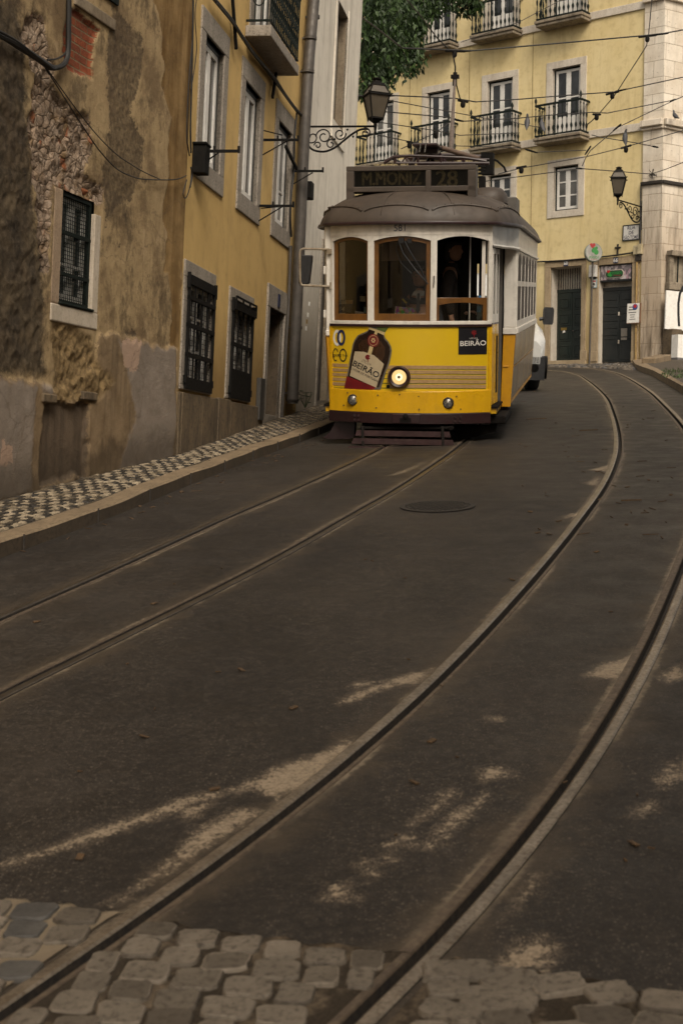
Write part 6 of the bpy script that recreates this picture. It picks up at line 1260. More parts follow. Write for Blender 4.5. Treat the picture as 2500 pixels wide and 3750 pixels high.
# nose: bumper, apron, dash
g=G(); panel(g,-.935,.935,.395,.52,-.06,.055,28); panel(g,-.15,.16,.405,.512,.055,.085,6); 
for x in (-.60,-.55,.55,.60):
    for z in (.43,.48): g.lathe([(.016,-.012),(.012,0)],FP(x,z,.06),8,0,'y')
bmp=g.build('bumper',M['tmaroon'],tram,bevel=.006)
g=G(); panel(g,-.06,.06,.425,.47,.085,.10,3); p=FP(0,.485,.095); g.lathe([(0,-.02),(.03,-.012),(.035,.01)],p,10,0,'y'); g.build('coupler_pocket',M['tunder'],bmp)
g=G(); panel(g,-.941,.941,.521,lambda x:.785-.012*(1-(x/WFR)**2),-.03,.034,36); ap=g.build('apron',M['tyellow'],tram,bevel=.004)
for i,v in enumerate(ap.data.vertices):
    if v.co.z>.5 and v.co.y<-.02: v.co.y+=.012*math.sin(v.co.x*9)*math.sin(v.co.z*13)
for f in ap.data.polygons: f.use_smooth=True
ap.data.set_sharp_from_angle(angle=math.radians(50))
g=G(); rr=random.Random(8)
for px,py in ((255,635),(540,658),(735,650),(900,665),(1222,658),(218,750),(527,772),(905,782),(1258,772)): x,z=AD(px,py); g=G(); g.lathe([(.009,-.004),(.007,.003)],FP(x,z,.036),7,0,'y'); g.build('rivet',M['rail_side'],ap)
g=G(); panel(g,-.941,.941,.775,1.52,-.02,.012,30); dash=g.build('dash',M['tyellow2'],tram)
g=G(); panel(g,-.945,.945,1.52,1.546,-.02,.03,26); g.build('belt_moulding',M['tmaroon'],tram)
for s_ in (-1,1):
    g=G(); panel(g,min(s_*.915,s_*.952),max(s_*.915,s_*.952),.53,1.519,-.045,.022,2); g.build('corner_post',M['tyellow'],tram)
# advert on the dash
def px(pts): return [AD(*p) for p in pts]
# planks
for i in range(5):
    g=G(); yl=370+i*42; yr=382+i*41.5
    panel(g,AD(95,0)[0],AD(250,0)[0],AD(95,yl+29)[1],AD(95,yl)[1],.012,.0150,4)
    panel(g,AD(620,0)[0],AD(1474,0)[0],lambda x,yr=yr:AD(0,yr+30+2-(x+.0)*6)[1]+(1-(x/WFR)**2)*(3+8*.45)/310,lambda x,yr=yr:AD(0,yr+2-x*6)[1]+(1-(x/WFR)**2)*(3+8*.45)/310,.012,.0150,24)
    g.build('printed_plank',M['adwood'],dash)
g=G()
for i in range(5):
    y0=405+i*41.7; panel(g,AD(96,0)[0],AD(1474,0)[0],lambda x,y0=y0:AD(0,y0+12.5+2-x*6)[1]+(1-(x/WFR)**2)*(3+8*.45)/310,lambda x,y0=y0:AD(0,y0+9+2-x*6)[1]+(1-(x/WFR)**2)*(3+8*.45)/310,.012,.0142,28)
g.build('green_line',M['adgreen'],dash)
g=G()
for i in range(5):
    y0=405+i*41.7; panel(g,AD(96,0)[0],AD(1474,0)[0],lambda x,y0=y0:AD(0,y0+9+2-x*6)[1]+(1-(x/WFR)**2)*(3+8*.45)/310,lambda x,y0=y0:AD(0,y0+5+2-x*6)[1]+(1-(x/WFR)**2)*(3+8*.45)/310,.012,.0140,28)
g.build('dark_line',M['adbottle_hi'],dash)
body=[(452,40),(441,76),(345,118),(312,160),(296,200),(282,270),(268,330),(252,430),(235,500),(213,597),(560,609),(583,530),(612,440),(640,370),(655,300),(661,255),(652,215),(630,175),(602,145),(592,118),(600,90),(618,62),(634,44)]
g=G(); decal(g,px(body),.0165,0); inner=[(500+(x-500)*.93+2,330+(y-330)*.965) for x,y in body if y<600]; decal(g,px([(455,66),(430,95),(352,128),(322,165),(306,205),(292,272),(262,440),(232,575),(545,588),(575,500),(630,350),(646,258),(638,218),(620,182),(590,150),(578,110)]),.0172,1); bt=g.build('bottle_print',[M['adedge'],M['adbottle']],dash,fix=False)
g=G(); decal(g,px([(470,150),(560,170),(600,230),(596,300),(575,350),(470,290),(360,250),(350,200),(390,160)]),.0176,0); g.build('bottle_glow',M['adbottle_hi'],dash,fix=False)
g=G(); decal(g,px([(240,485),(520,588),(484,609),(213,597)]),.0180,0); g.build('label_foot',M['adred'],dash,fix=False)
g=G(); decal(g,px([(520,45),(632,45),(598,92),(540,80)]),.0182,0); g.build('bottle_neck_print',simple('advert_leaf_green',(.09,.12,.02)),dash,fix=False)
g=G(); decal(g,px([(318,264),(400,266),(500,298),(590,376),(520,590),(270,482)]),.0184,0); lb=g.build('label_print',M['adlabel'],dash,fix=False)
g=G(); a=math.atan2(-100,225)
x,z=AD(424,420); dtext(g,'BEIRÃO',x,z-.004,.068,.0192,a,.018,0,1.08)
x,z=AD(428,366); dtext(g,'L I C O R',x,z,.022,.0192,a*.9,.008)
x,z=AD(405,470); dtext(g,'O LICOR DE PORTUGAL',x,z,.0255,.0192,a*1.0,.008)
x,z=AD(400,525); dtext(g,'1929',x+.01,z+.235,.016,.0192,a,0)
g.build('label_lettering',M['adblack'],dash,fix=False)
g=G()
x,z=AD(441,335)
for q in range(9): an=q*.7; decal(g,circ(x+.022*math.cos(an)*(q>0),z+.026+.020*math.sin(an)*(q>0),.011,.011,8),.0190+.0001*q,0)
decal(g,[(x-.004,z-.03),(x+.006,z-.03),(x+.004,z+.02),(x-.004,z+.02)],.0191,0)
g.build('tree_emblem',M['adred'],dash,fix=False)
g=G(); g.f and 0; decal(g,px([(460,204),(496,208),(474,292),(440,282)]),.0188,0); g.build('ribbon_print',M['adribbon'],dash,fix=False); g=G(); decal(g,px([(508,78),(535,86),(520,126),(494,118)]),.0187,0); decal(g,px([(452,44),(520,66),(600,92),(590,118),(515,84),(447,62)]),.0189,0); g.build('ribbon_print',M['adribbon'],dash,fix=False)
g=G(); x,z=AD(492,164); decal(g,circ(x,z,.072,.076,28),.0194,0); g.build('seal_print',M['adred'],dash,fix=False)
g=G(); dring(g,x,z,.056,.06,.004,.0199,0); 
for q in range(6): decal(g,circ(x+.018*math.cos(q*1.05),z+.02*math.sin(q*1.05),.010,.010,7),.0198+.0001*q,0)
g.build('seal_emblem',M['adribbon'],dash,fix=False)
g=G(); panel(g,AD(1236,0)[0],AD(1476,0)[0],AD(1350,281)[1],AD(1350,40)[1],.012,.0165,8); bbx=g.build('logo_panel',M['adblack'],dash)
g=G(); x,z=AD(1358,177); dtext(g,'BEIRÃO',x,z-.006,.056,.0175,.02,.012,0,1.08); x,z=AD(1362,138); dtext(g,'L I C O R',x,z,.016,.0175,.0,.004); g.build('logo_lettering',M['adwhite'],dash,fix=False)
g=G(); x,z=AD(1366,92)
for q in range(9): an=q*.7; decal(g,circ(x+.020*math.cos(an)*(q>0),z+.006+.018*math.sin(an)*(q>0),.0105,.0105,8),.0172+.0001*q,0)
decal(g,[(x-.004,z-.055),(x+.006,z-.055),(x+.004,z),(x-.004,z)],.0173,0); g.build('tree_emblem',M['adred'],dash,fix=False)
g=G(); x,z=AD(142,140); dring(g,x,z,.055,.094,.027,.0150,0); g.build('ring_emblem',M['adwhite'],dash,fix=False)
g=G(); x,z=AD(182,139); dring(g,x,z,.055,.094,.027,.0156,0); g.build('ring_emblem',M['adnavy'],dash,fix=False)
g=G(); x,z=AD(126,292); A=[FP(x+.040*math.cos(t),z+.076*math.sin(t),.0150) for t in np.linspace(.5,5.2,22)]; B=[FP(x+.030*math.cos(t),z+.064*math.sin(t),.0150) for t in np.linspace(.5,5.2,22)]; g.add(A+B,[(i,i+1,23+i,22+i) for i in range(21)]); dtext(g,'Apcer',x+.004,z,.040,.0152,.06,.004)
x,z=AD(200,297); dring(g,x,z,.050,.078,.013,.0150,0); dtext(g,'IQ Net',x,z,.030,.0152,0,.003); g.build('certificate_mark',M['adblack'],dash,fix=False)
# lamps
x,z=AD(729,492); hl=G(); p=FP(x,z,0); 
hl.lathe([(.075,.03),(.12,.0),(.132,-.03),(.130,-.055),(.115,-.072),(.088,-.06),(.086,-.03)],(p[0],p[1],p[2]),28,0,'y'); h=hl.build('headlight',M['tmaroon'],tram)
M['beam']=emi('lit_tram_lamp',(1,.66,.24),.75); M['beamhot']=emi('lamp_filament',(1,.85,.5),1.1)
g=G(); g.lathe([(.086,-.045),(.06,-.055),(.0,-.06)],(p[0],p[1],p[2]),28,0,'y'); g.build('lens',M['beam'],h)
g=G(); g.lathe([(.042,-.058),(.03,-.062),(.018,-.063)],(p[0],p[1],p[2]),18,0,'y'); g.build('filament',M['beamhot'],h)
g=G(); g.lathe([(.018,-.062),(.016,-.075),(0,-.077)],(p[0],p[1],p[2]),10,0,'y'); g.build('bulb_cap',M['rail_lip'],h)
M['chrome']=simple('chromed_lamp_glass',(.62,.60,.55),(.2,.19,.17),70,.15,.8)
for q in ((309,699),(1151,719)):
    x,z=AD(*q); p=FP(x,z,.036); g=G(); g.lathe([(.065,.02),(.066,-.012),(.055,-.022),(.048,-.014)],p,20,0,'y'); f=g.build('fog_lamp',M['rail_side'],tram); g=G(); g.lathe([(.049,-.012),(.03,-.022),(0,-.025)],p,16,0,'y'); g.build('lens',M['chrome'],f)
x,z=AD(628,578); g=G(); g.lathe([(.022,.0),(.02,-.014),(.010,-.018)],FP(x,z,.012),10,0,'y'); g.build('socket',M['tunder'],tram)
# window zone of the nose
ZS,ZSP,ZAP,ZL=1.586,2.499,2.552,2.572
wins=[(-.912,-.468),(-.397,.264),(.336,.905)]
g=G(); panel(g,-.945,.945,1.5461,1.586,-.035,.022,26); sill=g.build('window_sill',M['tcream'],tram,bevel=.003)
g=G(); panel(g,-.943,.943,2.572,2.688,-.03,.014,26); lbd=g.build('letterboard',M['tcream'],tram)
g=G(); dtext(g,'581',-.083,2.644,.073,.0155,0,.004); g.build('fleet_number',M['adnavy'],lbd,fix=False)
g=G(); panel(g,-.944,.944,2.566,2.576,.014,.020,26); 
for k in range(26): g.lathe([(.004,-.004),(.003,.001)],FP(-.9+1.8*k/25,2.585,.0145),6,0,'y')
g.build('rivet_strip',M['tcream'],lbd)
for a,b in ((-.944,-.912),(-.468,-.397),(.264,.336),(.905,.944)):
    g=G(); panel(g,a,b,1.5865,2.5715,-.03,.016,3); g.build('pillar',M['tcream'],tram,bevel=.004)
def arch(a,b,off=0): 
    c,h=(a+b)/2,(b-a)/2; return lambda x:ZSP+(ZAP-ZSP)*(1-((x-c)/h)**2)-off
for a,b in wins:
    g=G(); panel(g,a+.0005,b-.0005,arch(a,b),2.5715,-.03,.015,14); g.build('arch_panel',M['tcream'],tram)
(a,b)=wins[0]; g=G(); panel(g,a+.001,a+.046,ZS+.001,arch(a,b,.001),-.045,-.012,4); panel(g,b-.026,b-.001,ZS+.001,arch(a,b,.001),-.045,-.012,2); panel(g,a+.046,b-.026,ZS+.001,ZS+.078,-.045,-.011,8); panel(g,a+.046,b-.026,arch(a,b,.036),arch(a,b,.001),-.045,-.011,10); f0=g.build('window_frame',M['twood'],tram,bevel=.003)
g=G(); panel(g,a+.04,b-.02,ZS+.07,arch(a,b,.03),-.03,-.026,8); g.build('pane',M['clear'],f0)
(a,b)=wins[1]; g=G(); panel(g,a+.001,a+.05,ZS+.001,arch(a,b,.001),-.045,-.012,4); panel(g,b-.05,b-.001,ZS+.001,arch(a,b,.001),-.045,-.012,4); panel(g,a+.05,b-.05,ZS+.001,ZS+.083,-.045,-.011,10); panel(g,a+.05,b-.05,arch(a,b,.05),arch(a,b,.001),-.045,-.011,12); f1=g.build('window_frame',M['twood'],tram,bevel=.003)
g=G(); panel(g,a+.045,b-.045,ZS+.08,arch(a,b,.045),-.03,-.026,10); g.build('pane',M['clear'],f1)
(a,b)=wins[2]; g=G(); panel(g,a+.001,a+.03,ZS+.001,1.853,-.045,-.012,2); panel(g,b-.045,b-.001,ZS+.001,1.853,-.045,-.012,3); panel(g,a+.03,b-.045,lambda x:1.795-.03*abs((x-.62)/.25)**2.2,1.853,-.045,-.011,12); f2=g.build('window_frame',M['twood'],tram,bevel=.003)
g=G(); panel(g,a+.025,b-.04,ZS+.004,1.80,-.03,-.026,8); g.build('pane',M['clear'],f2)
# windscreen wipers
g=G()
for pts in ([(-.10,2.50),(-.05,2.36),(.10,2.16),(.20,2.05),(.235,2.005)],[(-.03,2.49),(.04,2.36),(.14,2.20),(.22,2.04)]):
    g.tube([FP(x,z,.03) for x,z in pts],.011,6)
g.tube([FP(x,z,.03) for x,z in [(-.10,2.50),(-.13,2.40),(-.07,2.25),(.05,2.13)]],.005,5); g.tube([FP(.207,2.28,.03),FP(.212,2.0,.03),FP(.20,1.85,.03)],.008,6); g.box(-.10,-.04,FP(-.07,0,.03)[1]-.01,FP(-.07,0,.0)[1],2.47,2.53); g.box(.0,.05,FP(.02,0,.03)[1]-.01,FP(.02,0,0)[1],2.47,2.52)
g.build('wiper',M['black'],tram)
g=G(); g.tube([FP(.300,2.09,.015),FP(.302,2.10,.035),FP(.300,2.03,.045),FP(.297,1.98,.03),FP(.300,1.97,.015)],.007,6); g.build('handle',M['chrome'],tram)
# papers and cards behind the glass
x0,z0=T_(1180+148/2.45,820+798/2.45,-.0); 
def card(name,quad,mat,parent=tram,dy=-.055,texts=()):
    """a stiff card leaning on the window ledge"""
    P=[((X/2.45-323.3)/311,1.541-(Y/2.45-367)/310+.006) for X,Y in quad]; g=G(); ys=[FP(x,0,dy)[1] for x,_ in P]; v=[(x,y,z) for (x,z),y in zip(P,ys)]+[(x,y+.006,z) for (x,z),y in zip(P,ys)]
    g.add(v,[(0,1,2,3),(7,6,5,4)]+[(i,(i+1)%4,(i+1)%4+4,i+4) for i in range(4)]); o=g.build(name,mat,parent)
    if texts:
        t=G()
        for s,X,Y,sz in texts: x,z=((X/2.45-323.3)/311,1.541-(Y/2.45-367)/310+.006); v,f=text_shape(s,sz,.01); yy=FP(x,0,dy)[1]-.003; t.add([(x+a+.12*b,yy+(FP(x+a,0,dy)[1]-FP(x,0,dy)[1]),z+b) for a,b in v],f)
        t.build('lettering',M['adwhite'],o,fix=False)
    return o
card('route_card',[(160,688),(290,685),(265,800),(138,800)],M['adnavy'],tram,-.055,[('28E',187,708,.042),('14',172,768,.055)])
card('route_card_stripe',[(215,686),(285,686),(278,722),(210,722)],M['adwood'],tram,-.052)
card('note',[(305,785),(385,795),(390,808),(303,808)],M['adwhite']); card('note',[(352,652),(402,655),(402,703),(352,700)],M['adlabel'],tram,-.06); card('note',[(386,748),(418,748),(416,802),(388,800)],simple('pale_green_ticket',(.25,.33,.28)))
def m_leaflet():
    q=N('printed_leaflet'); v=q.voro(28,'F1',q.tc(),'Color'); return q.fin(q.mix(.35,v,(.16,.07,.05)),.4)
card('leaflet',[(686,742),(858,760),(850,812),(676,810)],m_leaflet()); card('leaflet_edge',[(682,742),(690,742),(682,810),(674,810)],M['adwhite'],tram,-.053)
card('yellow_tag',[(752,672),(788,712),(775,720),(738,682)],simple('yellow_tag_paint',(.48,.36,.02)),tram,-.04)
# water bottle on the right ledge
bx_,bz_=(1408/2.45-323.3)/311,ZS+.005; by_=FP(bx_,0,-.10)[1]
wbm=empty('water_bottle',TO+TR@Vector((bx_,by_,bz_)),0,'small plastic water bottle with blue cap and label on the tram window ledge','bottle')
g=G(); g.lathe([(.03,0),(.033,.02),(.033,.20),(.028,.225),(.012,.25),(.012,.262)],n=14); g.build('body',simple('clear_plastic',(.30,.36,.38),(.2,.25,.27),20,.1),wbm); g=G(); g.lathe([(.0338,.09),(.0338,.16)],n=14); g.build('label',simple('pale_blue_label',(.10,.32,.55),(.3,.5,.65),40,.4),wbm); g=G(); g.lathe([(.014,.262),(.014,.285),(0,.286)],n=10); g.build('cap',simple('blue_cap',(.03,.22,.55)),wbm)
# body sides: saloon
YC,YR,WB=.914,6.43,1.189
ZB0,ZWB,ZWT,ZE=.564,1.434,2.40,2.70
def sidex(z): return WB-.055*max(0,(ZWB-z)/(ZWB-ZB0))
for s in (-1,1):
    X=lambda x:s*x
    g=G(); vs=[]
    for y in (YC,YR):
        for x,z in ((sidex(ZB0),ZB0),(WB,ZWB-.02),(WB-.05,ZWB-.02),(sidex(ZB0)-.05,ZB0)): vs.append((s*x,y,z))
    g.add(vs,[(0,1,5,4),(1,2,6,5),(2,3,7,6),(3,0,4,7),(0,3,2,1),(4,5,6,7)]); sp=g.build('side_panel',M['sidead'],tram)
    g=G()
    for yy in (2.3,3.7,5.1): g.add([(s*(sidex(ZB0)+.004),yy,ZB0),(s*(WB+.004),yy,ZWB-.02),(s*(WB+.004),yy+.02,ZWB-.02),(s*(sidex(ZB0)+.004),yy+.02,ZB0)],[(0,1,2,3)])
    zz=1.0; g.add([(s*(sidex(zz)+.004),YC,zz),(s*(sidex(zz)+.004),YR,zz),(s*(sidex(zz+.012)+.004),YR,zz+.012),(s*(sidex(zz+.012)+.004),YC,zz+.012)],[(0,1,2,3)])
    g.add([(s*(sidex(ZB0)+.006),YC,ZB0-.01),(s*(sidex(ZB0)+.006),YR,ZB0-.01),(s*(sidex(ZB0)+.006),YR,ZB0+.035),(s*(sidex(ZB0)+.006),YC,ZB0+.035)],[(0,1,2,3)]); g.add([(s*(sidex(ZB0)+.006),YR-.05,ZB0),(s*(WB+.006),YR-.05,ZWB),(s*(WB+.006),YR,ZWB),(s*(sidex(ZB0)+.006),YR,ZB0)],[(0,1,2,3)]); g.build('seam_strip',M['torange'],sp)
    g=G(); g.box(*sorted((s*(WB-.04),s*(WB+.025))),YC-.01,YR+.02,ZWB-.02,ZWB+.05); g.build('waist_rail',M['tcream'],tram,bevel=.008)
    # letterboard with its cap moulding
    g=G(); g.box(*sorted((s*(WB-.05),s*(WB+.01))),YC,YR,ZWT+.03,ZE+.01); g.box(*sorted((s*(WB-.02),s*(WB+.03))),YC-.01,YR+.02,ZWT+.01,ZWT+.045); g.build('side_letterboard',M['tcream'],tram,bevel=.006)
    n=6; pw_=(YR-YC-.10)/n
    for k in range(n+1):
        y=YC+.05+pw_*k; wd=.05 if 0<k<n else .06
        g=G(); g.box(*sorted((s*(WB-.06),s*(WB+.006))),y-wd*.72,y+wd*.72,ZWB+.05,ZWT+.01); g.build('window_post',M['tcream'],tram,bevel=.004)
    for k in range(n):
        y0,y1=YC+.05+pw_*k+.05,YC+.05+pw_*(k+1)-.05; c=(y0+y1)/2; h_=(y1-y0)/2
        g=G(); m=10; A=[];
        for i in range(m+1):
            y=y0+(y1-y0)*i/m; zt=ZWT-.13+.12*math.sqrt(max(0,1-((y-c)/h_)**2)); A.append([(s*(WB+.004),y,zt),(s*(WB+.004),y,ZWT+.012),(s*(WB-.05),y,ZWT+.012),(s*(WB-.05),y,zt)])
        g.add([p for q in A for p in q],[(i*4+k2,(i+1)*4+k2,(i+1)*4+(k2+1)%4,i*4+(k2+1)%4) for i in range(m) for k2 in range(4)])
        g.box(*sorted((s*(WB-.04),s*(WB+.005))),y0-.014,y1+.014,ZWB+.05,ZWB+.13); g.box(*sorted((s*(WB-.035),s*(WB+.007))),y0,y1,1.985,2.05)
        sf=g.build('side_window',M['tcream'],tram)
        g=G(); g.box(*sorted((s*(WB-.010),s*(WB-.002))),y0-.014,y1+.014,ZWB+.10,ZWT-.01); g.build('pane',M['sidepane'],sf)
    # bulkhead post facing forward beside the doorway
    a_,b_=(1.035,1.185)
    g=G(); g.box(*sorted((s*a_,s*b_)),YC-.035,YC+.02,ZWB+.05,ZE); g.build('bulkhead_post',M['tcream'],tram,bevel=.01)
    g=G(); g.box(*sorted((s*(a_-.005),s*(b_+.01))),YC-.045,YC+.02,ZWB-.03,ZWB+.049); g.build('post_collar',M['tcream'],tram,bevel=.006)
    g=G(); g.add([(s*(a_-.02),YC-.03,ZB0-.05),(s*sidex(ZB0),YC-.03,ZB0-.05),(s*b_,YC-.03,ZWB-.03),(s*a_,YC-.03,ZWB-.03),(s*(a_-.02),YC+.02,ZB0-.05),(s*sidex(ZB0),YC+.02,ZB0-.05),(s*b_,YC+.02,ZWB-.03),(s*a_,YC+.02,ZWB-.03)],FR); g.box(*sorted((s*(a_-.0),s*(a_+.07))),YC-.04,YC-.03,1.0,1.02); lp=g.build('bulkhead_panel',M['torange'],tram,bevel=.006)
    g=G(); g.box(*sorted((s*(a_-.07),s*(a_-.02))),YC-.05,YC-.02,ZB0-.03,ZWT+.05); g.build('door_post',M['tgrey'],tram,bevel=.008)
    # vestibule: folding door leaves, lintel, step
    lw=[(.05,.30),(.33,.58)] if s>0 else [(.05,.45),(.46,.86)]
    for (y0,y1) in lw:
        x0=.955; g=G(); k=.06; xx=(lambda y:x0+.07*y)
        def q4(ya,yb,za,zb,t=.02): return [(s*xx(ya),ya,za),(s*xx(yb),yb,za),(s*xx(yb),yb,zb),(s*xx(ya),ya,zb),(s*(xx(ya)-t),ya,za),(s*(xx(yb)-t),yb,za),(s*(xx(yb)-t),yb,zb),(s*(xx(ya)-t),ya,zb)]
        F6=[(0,1,2,3),(7,6,5,4),(0,4,5,1),(1,5,6,2),(2,6,7,3),(3,7,4,0)]
        for za,zb,mi in ((1.56,1.66,1),(2.36,2.42,1),(.60,.72,0),(1.40,1.54,0)): g.add(q4(y0,y1,za,zb),F6,mi)
        for ya,yb in ((y0,y0+.05),(y1-.05,y1)): g.add(q4(ya,yb,1.66,2.36),F6,1); g.add(q4(ya,yb,.72,1.40),F6,0)
        g.add(q4(y0+.05,y1-.05,.72,1.40,.012),F6,0) if y0<.2 else g.add(q4(y0+.05,y1-.05,.72,1.40,.008),F6,2)
        g.add(q4(y0,y1,1.54,1.56,.022),F6,3)
        dl=g.build('door_leaf',[M['tyellow'],M['tcream'],M['tdark'],M['tmaroon']],tram)
        g=G(); g.add(q4(y0+.05,y1-.05,1.66,2.36,.004),F6); g.build('pane',M['clear'],dl)
    g=G(); g.loft([[(s*.945,.01,ZWT+.05),(s*.945,.01,ZE)],[(s*1.03,.30,ZWT+.04),(s*1.03,.30,ZE)],[(s*1.11,.62,ZWT+.04),(s*1.11,.62,ZE)],[(s*1.20,YC,ZWT+.03),(s*1.20,YC,ZE)]],0,False,True); g.loft([[(s*.955,.0,ZWT+.03),(s*.965,.0,ZWT+.05),(s*.955,.0,ZWT+.07)],[(s*1.05,.30,ZWT+.02),(s*1.06,.30,ZWT+.04),(s*1.05,.3,ZWT+.06)],[(s*1.13,.62,ZWT+.02),(s*1.14,.62,ZWT+.04),(s*1.13,.62,ZWT+.06)],[(s*1.21,YC,ZWT+.01),(s*1.22,YC,ZWT+.03),(s*1.21,YC,ZWT+.05)]],0,False,True); g.build('vestibule_lintel',M['tcream'],tram,fix=True)
    g=G(); g.box(*sorted((s*.90,s*1.02)),.04,.85,.50,.56); g.box(*sorted((s*.93,s*1.04)),.02,.87,.561,.585,1); g.build('step',[M['tyellow'],M['tunder']],tram)
    if s>0: g=G(); g.box(.93,1.13,.10,1.25,.37,.47); g.build('step_board',M['tunder'],tram,bevel=.02)
# floor, ceiling, inner bulkheads, seats seen as dark shapes
g=G(); g.box(-.93,.93,.03,YR+1.0,.50,.60); g.box(-1.1,1.1,YC,YR,.50,.605); g.build('floor',M['tunder'],tram)
g=G(); g.box(-1.12,1.12,YC,YR,2.60,2.64); g.box(-.92,.92,.03,YC,2.60,2.64); g.build('ceiling',M['tdarkwood'],tram)
g=G(); g.box(-1.13,-.30,YC-.01,YC+.03,.60,2.60); g.box(.52,1.03,YC-.01,YC+.03,.60,1.55); g.box(.52,.60,YC-.012,YC+.032,1.55,2.60); g.box(-.30,.52,YC-.009,YC+.029,.60,2.60); g.box(.60,.70,YC-.01,YC+.03,1.55,2.60); g.box(.96,1.03,YC-.01,YC+.03,1.55,2.60); g.box(.70,.96,YC-.01,YC+.03,2.30,2.60); g.box(.70,.96,YC-.01,YC+.03,1.55,1.68); g.build('bulkhead',M['tdark'],tram)
g=G(); g.box(-1.13,1.13,YR-.05,YR,.60,1.5); g.box(-1.13,-.7,YR-.05,YR,1.5,2.6); g.box(.7,1.13,YR-.05,YR,1.5,2.6); g.box(-.7,.7,YR-.05,YR,2.35,2.6); g.box(-.36,-.28,YR-.05,YR,1.5,2.35); g.box(.28,.36,YR-.05,YR,1.5,2.35); g.build('rear_bulkhead',M['tdark'],tram)
g=G(); g.box(-.34,.22,-.03,.10,2.28,2.50); g.build('sun_blind',simple('tan_sun_blind',(.14,.075,.035),(.09,.05,.025),5,.6),tram)
g=G(); g.box(-.86,-.78,.0,.05,1.59,2.50); g.build('inner_post',M['tcream'],tram); g=G(); g.box(.83,.87,.0,.04,1.59,2.50); g.box(.66,.675,.3,.32,.6,2.6); g.build('inner_post',M['tcream'],tram)
g=G(); g.box(-.70,.0,-.01,.22,.60,1.45); g.lathe([(.13,1.45),(.13,1.52),(0,1.53)],(-.15,.05,0),14); g.build('driver_desk',M['tdark'],tram)
g=G()
for k in range(6):
    y=1.4+k*.85
    for sx in (-1,1): g.box(*sorted((sx*.35,sx*1.08)),y,y+.42,.95,1.05); g.box(*sorted((sx*.35,sx*1.08)),y+.40,y+.46,1.05,1.55)
g.build('seats',M['tdarkwood'],tram,bevel=.02)
# roof
def outline(k,zof=0):
    """plan of the eaves, drawn in by k metres"""
    P=[]; sx=max(0.0,1-k/1.24)
    for x in np.linspace(-1.0,1.0,25): P.append((x*1.0,-.05-(BUL+.02)*(1-x**2)))
    side=[(1.06,.12),(1.14,.36),(1.205,.66),(1.235,.95)]+[(1.24,y) for y in np.linspace(1.3,6.1,9)]+[(1.235,6.45),(1.20,6.75),(1.14,7.05),(1.06,7.28)]
    P+=side
    for x in np.linspace(1.0,-1.0,17): P.append((x,7.42+(BUL+.02)*(1-x**2)))
    P+=[(-x,y) for x,y in side[::-1]]
    yc=3.7; out=[]
    for x,y in P:
        ex=x*sx; ey=yc+(y-yc)*(1-k*.92/4.0); out.append((ex,ey))
    return out
lev=[(0,2.685),(0,2.73),(.025,2.795),(.07,2.865),(.14,2.935),(.25,3.00),(.40,3.055),(.60,3.10),(.85,3.125),(1.12,3.135)]
g=G(); g.loft([[(x,y,z) for x,y in outline(k)] for k,z in lev],0,True,True,True); roof=g.build('roof',M['troof'],tram)
g=G(); ol=outline(-.012); g.loft([[(x,y,z) for x,y in outline(kk)] for kk,z in ((.0,2.678),(-.022,2.684),(-.026,2.700),(-.020,2.714),(.0,2.718))],0,True,True,False); g.build('eaves_moulding',M['tmaroon'],roof)
def roof_pt(u,k):   # point on the roof: position u along the outline (0..1 of its first half), inset k
    o=outline(k); z=np.interp(k,[l[0] for l in lev[1:]],[l[1] for l in lev[1:]]); i=u; j=int(i); f=i-j; a,b=o[j%len(o)],o[(j+1)%len(o)]; return (a[0]*(1-f)+b[0]*f,a[1]*(1-f)+b[1]*f,z+.008)
for (u0,u1) in ((-3.2,5.2),(5.6,15.0),(15.5,24.4),(24.6,28.6)):
    pts=[roof_pt(u0+(u1-u0)*t,.05+.055*math.sin(math.pi*t)**.8) for t in np.linspace(0,1,15)]; g=G(); g.tube(pts,.013,6)
    for p in pts[1::2]: g.lathe([(.008,.008),(.006,.022),(0,.024)],p,6)
    g.build('rain_gutter',M['troof'],roof)
# roof seams
for u in (8.2,18.5): g=G(); g.tube([roof_pt(u,k) for k in np.linspace(.02,.9,12)],.006,5); g.build('roof_seam',M['troof'],roof)
# destination box
YBX=.12
(xl,zb_),(xr,zt_)=T_(1267,735,YBX),T_(1742,602,YBX); zb_=zb_; zbar=T_(1500,692,YBX)[1]
print('box',xl,xr,zb_,zt_,zbar,T_(1300,626,YBX),T_(1540,626,YBX))
xm0,xm1=T_(1557,650,YBX)[0],T_(1577,650,YBX)[0]; wt=T_(1400,626,YBX)[1]; wb2=T_(1400,683,YBX)[1]; xa=T_(1296,650,YBX)[0]; xb=T_(1711,650,YBX)[0]
g=G(); g.box(xl,xr,YBX,YBX+.32,wt,zt_); g.box(xl,xr,YBX,YBX+.05,zbar-.03,wb2); g.box(xl,xa,YBX,YBX+.05,zb_-.05,wt); g.box(xb,xr,YBX,YBX+.05,zb_-.12,wt); g.box(xm0,xm1,YBX-.003,YBX+.05,zbar-.06,wt); g.box(xl,xl+.03,YBX+.05,YBX+.32,zbar-.03,wt); g.box(xr-.03,xr,YBX+.05,YBX+.32,zb_-.05,wt); g.box(xl,xr,YBX+.28,YBX+.32,zbar-.03,wt)
dbx=g.build('destination_box',M['troof'],tram,bevel=.008)
g=G(); g.box(xa,xm0,YBX+.055,YBX+.07,zbar-.03,wt); g.box(xm1,xb,YBX+.055,YBX+.07,zbar-.03,wt); g.build('roller_blind',simple('black_roller_blind',(.022,.020,.018),(.03,.027,.022),5,.7),dbx)
M['blindtext']=simple('worn_yellow_blind_letters',(.36,.29,.15),(.15,.12,.06),30,.7)
g=G()
